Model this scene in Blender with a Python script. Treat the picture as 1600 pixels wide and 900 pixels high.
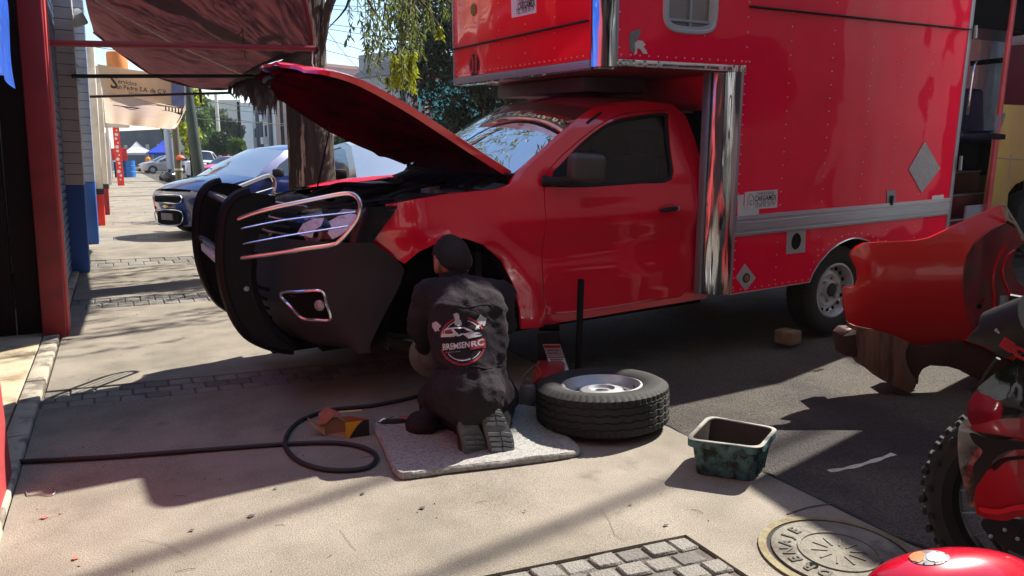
import bpy, bmesh, math, random
import mathutils.noise
from mathutils import Vector as V, Matrix, Quaternion
from mathutils.geometry import delaunay_2d_cdt
from mathutils.bvhtree import BVHTree
R = math.radians
rnd = random.Random(7)
for o in list(bpy.data.objects): bpy.data.objects.remove(o)
SC = bpy.context.scene; COL = SC.collection

# ---------------- camera ----------------
FPX = 1168.0
CAMH = 1.28
def cam_axes(p, r, yaw):
    p, r, y = R(p), R(r), R(yaw)
    fw = V((math.sin(y)*math.cos(p), math.cos(y)*math.cos(p), -math.sin(p)))
    rt = V((math.cos(y), -math.sin(y), 0)); up = rt.cross(fw)
    return rt*math.cos(r)+up*math.sin(r), up*math.cos(r)-rt*math.sin(r), -fw
CX, CY, CZ = cam_axes(9.9, -0.3, 27.7)
CR = Matrix((CX, CY, CZ)).transposed()
CP = V((0, 0, CAMH))
cd = bpy.data.cameras.new('camera'); cam = bpy.data.objects.new('camera', cd); COL.objects.link(cam)
cam.matrix_world = Matrix.Translation(CP) @ CR.to_4x4()
cd.sensor_width = 36; cd.lens = 36*FPX/1600; cd.clip_start = 0.05; cd.clip_end = 2000
SC.camera = cam

# ---------------- light ----------------
SUN = V((0.90, 0.20, 1.0)).normalized()
wd = bpy.data.worlds.new("World"); SC.world = wd; wd.use_nodes = True
nt = wd.node_tree; bg = nt.nodes['Background']
sky = nt.nodes.new('ShaderNodeTexSky'); sky.sky_type = 'NISHITA'; sky.sun_disc = False
sky.sun_elevation = math.asin(SUN.z); sky.sun_rotation = math.atan2(SUN.x, SUN.y)
sky.air_density = 1.2; sky.dust_density = 0.15; sky.ozone_density = 2.4
nt.links.new(sky.outputs[0], bg.inputs[0]); bg.inputs[1].default_value = 0.09
sl = bpy.data.lights.new('sun', 'SUN'); sl.energy = 4.4; sl.angle = R(0.55); sl.color = (1.0, 0.94, 0.85)
so = bpy.data.objects.new('sun', sl); COL.objects.link(so)
so.rotation_mode = 'QUATERNION'; so.rotation_quaternion = SUN.to_track_quat('Z', 'Y'); so.location = SUN*30
SC.view_settings.view_transform = 'Standard'; SC.view_settings.look = 'None'
SC.view_settings.exposure = 1.27; SC.view_settings.gamma = 1.0
SC.view_settings.use_curve_mapping = False

# ---------------- rays through the photograph, for measuring ----------------
def ray(px, py):
    return (CX*((px-800)/FPX) + CY*(-(py-450)/FPX) - CZ).normalized()
def gnd(px, py, z=0.0):
    d = ray(px, py); return CP + d*((z-CP.z)/d.z)
def wax(px, py, ax, val):
    d = ray(px, py); return CP + d*((val-CP[ax])/d[ax])
def depth(px, py, z):
    d = ray(px, py); return CP + d*(z/(-d.dot(CZ)))
# truck frame: x rearwards, y away from the camera, z up
D1 = ray(2880, 190); D2 = ray(113, 205); D2 = (D2 - D1*D1.dot(D2)).normalized(); D3 = D1.cross(D2)
TO = gnd(1290, 527)
TF = Matrix.Translation(TO) @ Matrix((D1, D2, D3)).transposed().to_4x4()
TI = TF.inverted(); CL = TI @ CP
def tl(px, py, ax, val):
    d = TI.to_3x3() @ ray(px, py); return CL + d*((val-CL[ax])/d[ax])
def trace(pts, Y, y0=0.2):
    out = []
    for px, py in pts:
        yv = y0
        for _ in range(6):
            p = tl(px, py, 1, yv); yv = Y(p.x, p.z)
        out.append((p.x, p.z))
    return out

# ---------------- colours and materials ----------------
def srgb(r, g, b):
    f = lambda c: (c/255/12.92) if c/255 <= 0.04045 else ((c/255+0.055)/1.055)**2.4
    return (f(r), f(g), f(b), 1.0)
def mul(c, k): return (min(1, c[0]*k), min(1, c[1]*k), min(1, c[2]*k), 1)
def inp(n, *names):
    for k in names:
        if k in n.inputs: return n.inputs[k]
def mat(name, col, rough=0.6, metal=0.0, var=0.12, vs=6.0, bump=0.0, bs=40.0, coat=0.0, col2=None, c2scale=3.0,
        c2lo=0.5, c2hi=0.62, rvar=0.0, spec=0.5, stretch=None, emit=None, wavy=0.0, wscale=1.5, coord='Object', transl=0.0, grain=0.0, gs=300.0, coatr=0.03, coatior=1.5, spots=0.0, ss=9.0):
    m = bpy.data.materials.new(name); m.use_nodes = True
    t = m.node_tree; L = t.links; p = t.nodes['Principled BSDF']
    tc = t.nodes.new('ShaderNodeTexCoord'); src = tc.outputs[coord]
    if stretch:
        mp = t.nodes.new('ShaderNodeMapping'); mp.inputs['Scale'].default_value = stretch
        L.new(src, mp.inputs[0]); src = mp.outputs[0]
    def noise(s, det=5, rg=0.55):
        n = t.nodes.new('ShaderNodeTexNoise'); n.inputs['Scale'].default_value = s
        n.inputs['Detail'].default_value = det; n.inputs['Roughness'].default_value = rg
        L.new(src, n.inputs['Vector']); return n.outputs[0]
    def mrange(x, a, b, c, d):
        n = t.nodes.new('ShaderNodeMapRange'); L.new(x, n.inputs[0])
        for i, v in zip((1, 2, 3, 4), (a, b, c, d)): n.inputs[i].default_value = v
        return n.outputs[0]
    cur = None
    if col2:
        mx = t.nodes.new('ShaderNodeMix'); mx.data_type = 'RGBA'
        L.new(mrange(noise(c2scale, 8, 0.62), c2lo, c2hi, 0, 1), mx.inputs[0])
        mx.inputs[6].default_value = col; mx.inputs[7].default_value = col2; cur = mx.outputs[2]
    def mulby(fac):
        nonlocal cur
        mx = t.nodes.new('ShaderNodeMix'); mx.data_type = 'RGBA'; mx.blend_type = 'MULTIPLY'; mx.inputs[0].default_value = 1
        if cur: L.new(cur, mx.inputs[6])
        else: mx.inputs[6].default_value = col
        L.new(fac, mx.inputs[7]); cur = mx.outputs[2]
    if var > 0: mulby(mrange(noise(vs), 0.3, 0.7, 1-var, 1+var))
    if spots > 0: mulby(mrange(noise(ss, 6, .6), .60, .72, 1, 1-spots))
    if grain > 0: mulby(mrange(noise(gs, 2), 0.3, 0.7, 1-grain, 1+grain))
    bc = p.inputs['Base Color']
    if cur: L.new(cur, bc)
    else: bc.default_value = col
    p.inputs['Roughness'].default_value = rough
    if rvar > 0: L.new(mrange(noise(vs*1.7), 0.35, 0.65, max(0, rough-rvar), min(1, rough+rvar)), p.inputs['Roughness'])
    p.inputs['Metallic'].default_value = metal
    inp(p, 'Specular IOR Level', 'Specular').default_value = spec
    if coat: inp(p, 'Coat Weight', 'Clearcoat').default_value = coat; inp(p, 'Coat Roughness').default_value = coatr; p.inputs['Coat IOR'].default_value = coatior
    nrm = None
    if bump > 0:
        b = t.nodes.new('ShaderNodeBump'); b.inputs['Strength'].default_value = bump; b.inputs['Distance'].default_value = 0.02
        L.new(noise(bs), b.inputs['Height']); nrm = b.outputs[0]
    if wavy > 0:
        b = t.nodes.new('ShaderNodeBump'); b.inputs['Strength'].default_value = 1; b.inputs['Distance'].default_value = wavy
        L.new(noise(wscale, 1.5), b.inputs['Height'])
        if nrm: L.new(nrm, b.inputs['Normal'])
        nrm = b.outputs[0]
    if nrm:
        L.new(nrm, p.inputs['Normal'])
        if coat: L.new(nrm, inp(p, 'Coat Normal'))
    if transl > 0:
        tr = t.nodes.new('ShaderNodeBsdfTranslucent'); mxs = t.nodes.new('ShaderNodeMixShader'); mxs.inputs[0].default_value = transl
        if cur: L.new(cur, tr.inputs[0])
        else: tr.inputs[0].default_value = col
        out = t.nodes['Material Output']; L.new(p.outputs[0], mxs.inputs[1]); L.new(tr.outputs[0], mxs.inputs[2]); L.new(mxs.outputs[0], out.inputs[0])
    if emit: p.inputs['Emission Color'].default_value = emit; p.inputs['Emission Strength'].default_value = 1
    return m
def glassmat(name, tint=(0.8, 0.86, 0.84, 1), refl=0.08, rough=0.0, haze=0.0):
    m = bpy.data.materials.new(name); m.use_nodes = True; t = m.node_tree; L = t.links
    t.nodes.remove(t.nodes['Principled BSDF']); out = t.nodes['Material Output']
    tr = t.nodes.new('ShaderNodeBsdfTransparent'); tr.inputs[0].default_value = tint
    gl = t.nodes.new('ShaderNodeBsdfGlossy'); gl.inputs['Roughness'].default_value = rough
    lw = t.nodes.new('ShaderNodeFresnel'); lw.inputs[0].default_value = 1.5
    ad = t.nodes.new('ShaderNodeMath'); ad.operation = 'ADD'; ad.inputs[1].default_value = refl-0.04; ad.use_clamp = True
    L.new(lw.outputs[0], ad.inputs[0])
    mx = t.nodes.new('ShaderNodeMixShader'); L.new(ad.outputs[0], mx.inputs[0])
    L.new(tr.outputs[0], mx.inputs[1]); L.new(gl.outputs[0], mx.inputs[2])
    last = mx.outputs[0]
    if haze > 0:
        df = t.nodes.new('ShaderNodeBsdfDiffuse'); df.inputs[0].default_value = (0.6, 0.6, 0.58, 1)
        m2 = t.nodes.new('ShaderNodeMixShader'); m2.inputs[0].default_value = haze
        L.new(last, m2.inputs[1]); L.new(df.outputs[0], m2.inputs[2]); last = m2.outputs[0]
    L.new(last, out.inputs[0]); return m

# ---------------- objects ----------------
WM = {}
def world_of(o): return WM[o.name] if o else Matrix.Identity(4)
def thing(name, label, cat, loc=(0, 0, 0), rz=0.0, group=None, kind=None, M=None):
    o = bpy.data.objects.new(name, None); COL.objects.link(o); o.empty_display_size = 0.1
    W = M if M is not None else Matrix.Translation(V(loc)) @ Matrix.Rotation(rz, 4, 'Z')
    o.matrix_world = W; WM[o.name] = W.copy()
    tag(o, label, cat, group, kind); return o
def tag(o, label=None, cat=None, group=None, kind=None):
    if label: o['label'] = label
    if cat: o['category'] = cat
    if group: o['group'] = group
    if kind: o['kind'] = kind
    return o
def duptree(root, W, label=None, group=None):
    def cp(o, par):
        c = o.copy(); COL.objects.link(c); c.parent = par
        if par: c.matrix_parent_inverse = Matrix.Identity(4)
        for ch in [x for x in KIDS.get(o.name, [])]:
            k = cp(ch, c); KIDS.setdefault(c.name, []).append(k)
        return c
    r = cp(root, None); r.matrix_world = W; WM[r.name] = W.copy()
    if label: r['label'] = label
    if group: r['group'] = group
    return r
KIDS = {}
def catmull(pts, n=6, closed=False):
    P = [V(p) for p in pts]; N = len(P); out = []
    rng = range(N) if closed else range(N-1)
    for i in rng:
        p1, p2 = P[i], P[(i+1) % N]
        p0 = P[(i-1) % N] if (closed or i > 0) else p1*2-p2
        p3 = P[(i+2) % N] if (closed or i+2 < N) else p2*2-p1
        for k in range(n):
            t = k/n
            out.append(0.5*((2*p1)+(p2-p0)*t+(2*p0-5*p1+4*p2-p3)*t*t+(3*p1-p0-3*p2+p3)*t**3))
    if not closed: out.append(P[-1])
    return out
class MB:
    def __init__(s, F=None): s.v = []; s.f = []; s.F = F
    def add(s, vs, fs, M=None):
        b = len(s.v); s.v += [(M @ V(p)) if M else V(p) for p in vs]; s.f += [[b+i for i in f] for f in fs]; return s
    def box(s, a, b, M=None):
        x0, y0, z0 = a; x1, y1, z1 = b
        vs = [(x0, y0, z0), (x1, y0, z0), (x1, y1, z0), (x0, y1, z0), (x0, y0, z1), (x1, y0, z1), (x1, y1, z1), (x0, y1, z1)]
        return s.add(vs, [(0, 3, 2, 1), (4, 5, 6, 7), (0, 1, 5, 4), (1, 2, 6, 5), (2, 3, 7, 6), (3, 0, 4, 7)], M)
    def cbox(s, c, sz, M=None):
        c = V(c); h = V(sz)/2; T = Matrix.Translation(c) @ (M or Matrix.Identity(4)); return s.box(-h, h, T)
    def hexa(s, q):   # 8 corners, bottom four then top four
        return s.add(q, [(0, 3, 2, 1), (4, 5, 6, 7), (0, 1, 5, 4), (1, 2, 6, 5), (2, 3, 7, 6), (3, 0, 4, 7)])
    def tube(s, pts, r, n=8, closed=False, caps=True, flat=1.0):
        P = [V(p) for p in pts]; N = len(P); rs = r if isinstance(r, (list, tuple)) else [r]*N
        b = len(s.v); up = None
        for i in range(N):
            if closed: t = P[(i+1) % N]-P[i-1]
            else: t = P[min(i+1, N-1)]-P[max(i-1, 0)]
            t = t.normalized() if t.length > 1e-9 else V((0, 0, 1))
            if up is None: up = V((0, 0, 1)) if abs(t.z) < 0.9 else V((1, 0, 0))
            a = t.cross(up); a = a.normalized() if a.length > 1e-6 else t.orthogonal().normalized()
            c = a.cross(t).normalized(); up = c
            for k in range(n):
                th = 2*math.pi*k/n; s.v.append(P[i]+a*math.cos(th)*rs[i]+c*math.sin(th)*rs[i]*flat)
        for i in range(N if closed else N-1):
            for k in range(n):
                j = (i+1) % N; s.f.append([b+i*n+k, b+i*n+(k+1) % n, b+j*n+(k+1) % n, b+j*n+k])
        if caps and not closed:
            s.f.append([b+k for k in range(n)][::-1]); s.f.append([b+(N-1)*n+k for k in range(n)])
        return s
    def lathe(s, prof, n=24, M=None, closed=False, a0=0.0, a1=2*math.pi):   # prof (r, z) about z
        b = len(s.v); m = len(prof); full = abs(a1-a0-2*math.pi) < 1e-6; nn = n if full else n+1
        for k in range(nn):
            th = a0+(a1-a0)*k/n
            for r, z in prof:
                p = V((r*math.cos(th), r*math.sin(th), z)); s.v.append((M @ p) if M else p)
        for k in range(n):
            k2 = (k+1) % nn
            for i in range(m if closed else m-1):
                j = (i+1) % m; s.f.append([b+k*m+i, b+k2*m+i, b+k2*m+j, b+k*m+j])
        return s
    def grid(s, fn, nu, nv, M=None, flip=False):
        b = len(s.v)
        for j in range(nv+1):
            for i in range(nu+1):
                p = V(fn(i/nu, j/nv)); s.v.append((M @ p) if M else p)
        for j in range(nv):
            for i in range(nu):
                q = [b+j*(nu+1)+i, b+j*(nu+1)+i+1, b+(j+1)*(nu+1)+i+1, b+(j+1)*(nu+1)+i]
                s.f.append(q[::-1] if flip else q)
        return s
    def prism(s, poly, t0, t1, fn):   # poly 2d, fn(a, b, t) -> 3d
        n = len(poly); b = len(s.v)
        for t in (t0, t1):
            for a, c in poly: s.v.append(V(fn(a, c, t)))
        s.f.append([b+i for i in range(n)]); s.f.append([b+n+i for i in range(n)][::-1])
        for i in range(n):
            j = (i+1) % n; s.f.append([b+j, b+i, b+n+i, b+n+j])
        return s
    def ball(s, c, r, nu=10, nv=7, M=None):
        c = V(c); rr = V(r) if isinstance(r, (tuple, list, V)) else V((r, r, r))
        b = len(s.v); T = M or Matrix.Identity(4)
        s.v.append(c+(T @ V((0, 0, -rr.z))))
        for j in range(1, nv):
            ph = -math.pi/2+math.pi*j/nv
            for i in range(nu):
                th = 2*math.pi*i/nu
                s.v.append(c+(T @ V((rr.x*math.cos(ph)*math.cos(th), rr.y*math.cos(ph)*math.sin(th), rr.z*math.sin(ph)))))
        s.v.append(c+(T @ V((0, 0, rr.z)))); top = len(s.v)-1
        for i in range(nu):
            s.f.append([b, b+1+(i+1) % nu, b+1+i])
            s.f.append([top, b+1+(nv-2)*nu+i, b+1+(nv-2)*nu+(i+1) % nu])
            for j in range(nv-2):
                q = b+1+j*nu; s.f.append([q+i, q+(i+1) % nu, q+nu+(i+1) % nu, q+nu+i])
        return s
    def build(s, name, m, parent=None, smooth=True, bevel=0.0, seg=2, fix=False, angle=35, solid=0.0, label=None, kind=None):
        F = s.F or Matrix.Identity(4); Wi = (world_of(parent).inverted() @ F) if parent else F
        me = bpy.data.meshes.new(name); me.from_pydata([tuple(Wi @ p) for p in s.v], [], s.f)
        me.validate(verbose=False)
        if bevel or fix or solid:
            bm = bmesh.new(); bm.from_mesh(me)
            if fix: bmesh.ops.recalc_face_normals(bm, faces=bm.faces)
            if solid: bmesh.ops.solidify(bm, geom=bm.faces[:], thickness=solid)
            if bevel:
                es = [e for e in bm.edges if len(e.link_faces) == 2 and e.calc_face_angle(0) > R(30)]
                bmesh.ops.bevel(bm, geom=es, offset=bevel, segments=seg, affect='EDGES', profile=0.5, clamp_overlap=True)
            bm.to_mesh(me); bm.free()
        if smooth:
            me.shade_smooth(); me.set_sharp_from_angle(angle=R(angle))
        me.materials.append(m)
        o = bpy.data.objects.new(name, me); COL.objects.link(o)
        if parent:
            o.parent = parent; KIDS.setdefault(parent.name, []).append(o); WM[o.name] = world_of(parent).copy()
        else: WM[o.name] = Matrix.Identity(4)
        if label: o['label'] = label
        if kind: o['kind'] = kind
        return o
def rotm(rx=0, ry=0, rz=0):
    return Matrix.Rotation(rz, 4, 'Z') @ Matrix.Rotation(ry, 4, 'Y') @ Matrix.Rotation(rx, 4, 'X')
def aim(p, d):   # matrix with z axis along d at p
    q = V(d).normalized().to_track_quat('Z', 'Y'); return Matrix.Translation(V(p)) @ q.to_matrix().to_4x4()
def inpoly(x, y, P):
    c = False; n = len(P); j = n-1
    for i in range(n):
        xi, yi = P[i]; xj, yj = P[j]
        if (yi > y) != (yj > y) and x < (xj-xi)*(y-yi)/(yj-yi)+xi: c = not c
        j = i
    return c
def dens(P, step):
    out = []
    for i in range(len(P)):
        a, b = P[i], P[(i+1) % len(P)]; L = math.hypot(b[0]-a[0], b[1]-a[1]); k = max(1, int(math.ceil(L/step)))
        for t in range(k): out.append((a[0]+(b[0]-a[0])*t/k, a[1]+(b[1]-a[1])*t/k))
    return out
def rnd2(P, n=4): return [(p.x, p.y) for p in catmull([(a, b, 0) for a, b in P], n, True)]
def panel(mb, outline, holes, fn, step=0.05, rim=0.015, rimfn=None):
    """curved sheet: 2d outline with holes, triangulated, mapped by fn(a,b,t) (t = depth inward)"""
    O = dens(outline, step); H = [dens(h, step) for h in holes]
    xs = [p[0] for p in O]; ys = [p[1] for p in O]
    pts = []; es = []
    for L in [O]+H:
        b = len(pts); pts += L; es += [(b+i, b+(i+1) % len(L)) for i in range(len(L))]
    nb = len(pts); bd = pts[:]
    cell = {}
    for p in bd: cell.setdefault((int(p[0]//step), int(p[1]//step)), []).append(p)
    x = min(xs)+step/2
    while x < max(xs):
        y = min(ys)+step/2
        while y < max(ys):
            if inpoly(x, y, O) and not any(inpoly(x, y, h) for h in H):
                ci, cj = int(x//step), int(y//step); ok = True
                for i in (-1, 0, 1):
                    for j in (-1, 0, 1):
                        for p in cell.get((ci+i, cj+j), ()):
                            if (p[0]-x)**2+(p[1]-y)**2 < (step*0.45)**2: ok = False
                if ok: pts.append((x, y))
            y += step
        x += step
    r = delaunay_2d_cdt([V(p) for p in pts], es, [], 0, 1e-6)
    b = len(mb.v); mb.v += [V(fn(p[0], p[1], 0)) for p in r[0]]
    for f in r[2]:
        cx = sum(r[0][i][0] for i in f)/3; cy = sum(r[0][i][1] for i in f)/3
        if inpoly(cx, cy, O) and not any(inpoly(cx, cy, h) for h in H):
            a, c, d = [r[0][i] for i in f]
            if (c-a).x*(d-a).y-(c-a).y*(d-a).x < 0: f = f[::-1]
            mb.f.append([b+i for i in f])
    if rim:
        for L in [O]+H:
            b = len(mb.v); n = len(L)
            for p in L: mb.v.append(V(fn(p[0], p[1], 0)))
            for p in L: mb.v.append(V(fn(p[0], p[1], rim)))
            for i in range(n):
                j = (i+1) % n; mb.f.append([b+i, b+j, b+n+j, b+n+i])
    return mb
def text_mb(s, size, depth_, M, mb=None, font_off=0.0, align='CENTER'):
    c = bpy.data.curves.new('t', 'FONT'); c.body = s; c.size = size; c.extrude = depth_; c.align_x = align; c.align_y = 'CENTER'
    c.offset = font_off; c.resolution_u = 2
    o = bpy.data.objects.new('t', c); COL.objects.link(o)
    dg = bpy.context.evaluated_depsgraph_get(); dg.update()
    me = bpy.data.meshes.new_from_object(o.evaluated_get(dg))
    mb = mb or MB(); mb.add([v.co.copy() for v in me.vertices], [list(p.vertices) for p in me.polygons], M)
    bpy.data.objects.remove(o); bpy.data.curves.remove(c); bpy.data.meshes.remove(me); return mb
def bvh_of(*objs):
    vs = []; fs = []
    for o in objs:
        W = WM.get(o.name, Matrix.Identity(4)) if not o.parent else world_of(o.parent); b = len(vs)
        vs += [W @ v.co for v in o.data.vertices]; fs += [[b+i for i in p.vertices] for p in o.data.polygons]
    return BVHTree.FromPolygons(vs, fs)
def stick(bvh, px, py, off=0.003, o=None, d=None):
    d = d or ray(px, py); h = bvh.ray_cast(o or CP, d)
    if h[0] is None: return None
    n = h[1]; n = n if n.dot(d) < 0 else -n
    return h[0]+n*off

# shared materials
REDT = mat('red paint', srgb(228, 0, 46), 0.3, var=0.05, vs=2, coat=1.0, coatior=1.65, wavy=0.0, spec=0.3, spots=.12, ss=60)
REDBOX = mat('red box panel paint', srgb(246, 0, 60), 0.35, spec=0.05, var=0.07, vs=2.5, coat=0.65, coatior=1.5, wavy=0.04, wscale=1.8, spots=.15, ss=14, rvar=0.06, coatr=0.06)
REDIN = mat('red unpolished paint', srgb(120, 10, 22), 0.5, var=0.15, vs=8, coat=0.2)
CHROME = mat('chrome', (0.80, 0.80, 0.82, 1), 0.16, metal=0.85, var=0.05, bump=0.02, bs=8)
CHROMEW = mat('wavy chrome trim', (0.66, 0.66, 0.66, 1), 0.12, metal=1, var=0.12, wavy=0.016, wscale=4.5, rvar=0.08, stretch=(3, 3, 0.35), spots=.2, ss=20)
ALU = mat('aluminium', srgb(190, 196, 204), 0.38, metal=0.85, var=0.06, bump=0.05, bs=120, stretch=(1, 1, 12))
GALV = mat('grey metal trim', srgb(150, 158, 168), 0.45, metal=0.6, var=0.06)
BLKP = mat('black plastic', srgb(27, 26, 29), 0.6, spec=.3, var=0.15, bump=0.06, bs=300, vs=4)
BLKG = mat('satin black paint', srgb(13, 13, 17), 0.5, var=0.1, spec=.2)
DARK = mat('dark underside', srgb(12, 11, 12), 0.9, var=0.3, spec=0.15)
RUB = mat('tyre rubber', srgb(34, 33, 32), 0.8, var=0.2, vs=12, bump=0.15, bs=120, grain=0.1)
STEEL = mat('silver wheel steel', srgb(165, 167, 170), 0.45, metal=0.55, var=0.1, vs=10)
WHITEP = mat('white sticker', srgb(205, 208, 212), 0.5, var=0.06, vs=20)
INK = mat('black ink', srgb(26, 26, 34), 0.6, var=0)
REDINK = mat('red print', srgb(170, 22, 40), 0.6, var=0)
GREYINK = mat('grey print', srgb(170, 165, 168), 0.6, var=0.2, vs=60)
WINDG = glassmat('clear glass', (0.82, 0.88, 0.86, 1), 0.07, haze=0.03)
DGLASS = glassmat('tinted glass', (0.42, 0.44, 0.48, 1), 0.03)
# ---------------- ground ----------------
ASPH = mat('asphalt', srgb(88, 82, 74), 0.85, var=0.22, vs=0.9, bump=1.0, bs=110, grain=0.6, gs=150, col2=srgb(64, 60, 58), c2scale=0.7, c2lo=0.48, c2hi=0.6, spec=0.35)
CONC = mat('concrete', srgb(139, 131, 118), 0.85, spots=.3, ss=4, var=0.16, vs=3.5, bump=0.3, bs=170, grain=0.42, gs=230, col2=srgb(112, 106, 94), c2scale=1.5, c2lo=0.42, c2hi=0.75, spec=0.3)
CONC2 = mat('worn concrete', srgb(172, 164, 146), 0.85, var=0.2, vs=3, bump=0.3, bs=90, grain=0.2, col2=srgb(110, 100, 92), c2scale=5)
PAVM = mat('paver stone', srgb(128, 124, 116), 0.88, var=0.18, vs=6, bump=0.5, bs=90, grain=0.42, gs=230)
PAVM2 = mat('dark paver stone', srgb(108, 104, 98), 0.88, var=0.2, vs=5, bump=0.5, bs=90, grain=0.2, gs=200)
SOIL = mat('dirty joint mortar', srgb(92, 85, 76), 0.95, var=0.3, vs=14, bump=0.5, bs=60)
def flat(name, m, x0, y0, x1, y1, z, kind='structure', parent=None, n=1):
    mb = MB(); mb.grid(lambda u, v: (x0+(x1-x0)*u, y0+(y1-y0)*v, z), n, n)
    return tag(mb.build(name, m, parent, smooth=False), kind=kind)
flat('road', ASPH, -300, -60, 500, 700, -0.03)
XC = 2.26   # kerb line
sw = tag(MB().box((-0.6, -3, -0.05), (XC-0.01, 110, -0.011)).build('sidewalk', SOIL, smooth=False), kind='structure')
def yband(y, x): return y-0.135*(x-0.5)       # bands run slightly askew
bands = [(1.50, 1.985, 0.20, 1.63, 6), (4.33, 4.66, -0.45, XC-0.3, 3), (7.28, 7.78, -0.45, XC-0.05, 2), (10.2, 10.85, -0.45, XC-0.05, 2)]
y = 13.6
while y < 60: bands.append((y, y+0.55, -0.45, XC-0.05, 1)); y += 3.2
prev = -3.0; slabs = []
def slab(ya, yb, x0, x1, nx=1, gap=0.012):
    for i in range(nx):
        a = x0+(x1-x0)*i/nx+gap/2; b = x0+(x1-x0)*(i+1)/nx-gap/2
        z = rnd.uniform(-0.002, 0.002)
        q = [(a, yband(ya, a)+gap, -0.03), (b, yband(ya, b)+gap, -0.03), (b, yband(yb, b)-gap, -0.03), (a, yband(yb, a)-gap, -0.03)]
        q += [(p[0], p[1], z) for p in q]
        MB().hexa(q).build('concrete_slab', CONC, sw, bevel=0.005, seg=1)
# first bay split round the short paver band and the manhole
fo = [(-0.45, -2.9), (XC-.01, -2.9), (XC-.012, 1.4), (XC-.006, 2.3), (XC-.014, 3.4), (XC-.01, yband(4.66, XC)-.01), (XC-.3, yband(4.66, XC-.3)-.01), (XC-.3, yband(4.33, XC-.3)-.012), (-0.45, yband(4.33, -.45)-.012)]
fh = [(0.197, yband(1.497, .197)), (1.633, yband(1.497, 1.633)), (1.633, yband(1.988, 1.633)), (0.197, yband(1.988, .197))]
panel(MB(), fo, [fh], lambda a, c, t: (a, c, 0.003*mathutils.noise.noise(V((a*1.3, c*1.3, 0)))-t), .09, .03).build('concrete_slab', CONC, sw, angle=60)
ys = [b for b in bands[1:]]
for k in range(len(ys)-1): slab(ys[k][1], ys[k+1][0], -0.45, XC-0.01)
slab(ys[-1][1], 108, -0.45, XC-0.01)
for bi, (ya, yb, x0, x1, rows) in enumerate(bands):
    L = 0.100 if bi == 0 else 0.125 if bi < 3 else (0.17 if bi == 3 else 0.34)
    for r in range(rows):
        a = ya+(yb-ya)*r/rows; b = ya+(yb-ya)*(r+1)/rows; x = x0-(L/2 if r % 2 else 0)
        while x < x1-0.02:
            u0, u1 = max(x, x0)+0.004, min(x+L, x1)-0.004
            if u1-u0 > 0.03:
                z = rnd.uniform(-0.006, 0.001); g = 0.004
                q = [(u0, yband(a, u0)+g, -0.03), (u1, yband(a, u1)+g, -0.03), (u1, yband(b, u1)-g, -0.03), (u0, yband(b, u0)-g, -0.03)]
                q += [(p[0]+rnd.uniform(-.003, .003), p[1]+rnd.uniform(-.003, .003), z) for p in q]
                MB().hexa(q).build('paver', PAVM if rnd.random() < 0.75 else PAVM2, sw, bevel=0.006, seg=1)
            x += L
# pale floor strip in front of the shops, with its worn edge
ST = mat('pale tiled floor', srgb(190, 174, 146), 0.7, var=0.15, vs=4, bump=0.15, bs=80, grain=0.1, col2=srgb(150, 132, 108), c2scale=3)
sf = tag(MB().box((-3.2, 3.2, -0.06), (-0.56, 90, 0.003)).build('shop_floor', SOIL, smooth=False), kind='structure')
for i in range(7):
    for j in range(2):
        MB().box((-0.565-0.62*(j+1)+0.008, 3.25+0.62*i, -0.02), (-0.565-0.62*j, 3.25+0.62*(i+1)-0.008, 0.014+rnd.uniform(0, .002))).build('floor_tile', ST, sf, bevel=0.003, seg=1)
y = 1.0
while y < 24:
    MB().box((-0.555, y, -0.04), (-0.455+rnd.uniform(-.006, .006), y+0.98, 0.02+rnd.uniform(0, .004))).build('kerb_stone', CONC2, sf, bevel=0.01, seg=2)
    y += 1.0
# apron between the sidewalk and the carriageway, crossed by a joint
CR2 = mat('crack filler', srgb(48, 44, 42), 0.95, var=0.3)
ck = []
for k in range(40):
    t = k/39; ck.append((XC+0.006+0.012*math.sin(k*2.1)+rnd.uniform(-.008, .008), 1.3+4.2*t, -0.004))
tag(MB().tube(ck, 0.012, 5, flat=0.35).build('kerb_crack', CR2, sw))
# manhole cover
mh = thing('manhole_cover', 'round cast manhole cover with raised letters and yellowed rim in the sidewalk', 'manhole cover', (1.985, 1.50, 0.0))
MHM = mat('worn yellowed iron', srgb(140, 130, 100), 0.8, spec=.25, metal=0.1, var=0.3, vs=9, bump=0.4, bs=60, col2=srgb(120, 108, 84), c2scale=6)
MHL = mat('worn raised letters', srgb(84, 80, 70), .8, var=.3, vs=30)
MHC = mat('grey cast lid', srgb(128, 124, 112), 0.8, spec=.25, metal=0.15, var=0.25, vs=9, bump=0.4, bs=70, col2=srgb(90, 84, 76), c2scale=5)
T = Matrix.Translation((1.985, 1.50, 0))
MB(T).lathe([(0.250, 0.001), (0.250, 0.007), (0.224, 0.008), (0.224, 0.001)], 48).build('rim', MHM, mh)
MB(T).lathe([(0.226, 0.0035), (0.208, 0.0035)], 48).build('gap', CR2, mh)
MB(T).lathe([(0.210, 0.002), (0.209, 0.010), (0.0, 0.011)], 48).build('lid', MHC, mh)
MB(T).lathe([(0.128, 0.010), (0.127, 0.015), (0.118, 0.015), (0.117, 0.010)], 40).build('inner_ring', MHC, mh)
MB(T).lathe([(0.018, 0.0125), (0.0, 0.0125)], 14, Matrix.Translation((-0.145, -0.02, 0))).build('keyhole', DARK, mh)
tx = MB(T)
for k, ch in enumerate('DRENAJE'):
    a = R(205)-R(18)*k
    text_mb(ch, 0.056, 0.002, Matrix.Translation((0.163*math.cos(a), 0.163*math.sin(a), 0.012)) @ Matrix.Rotation(a-math.pi/2, 4, 'Z'), tx, 0.001)
tx.build('lettering', MHL, mh, smooth=False)
rb = MB(T)
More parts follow.
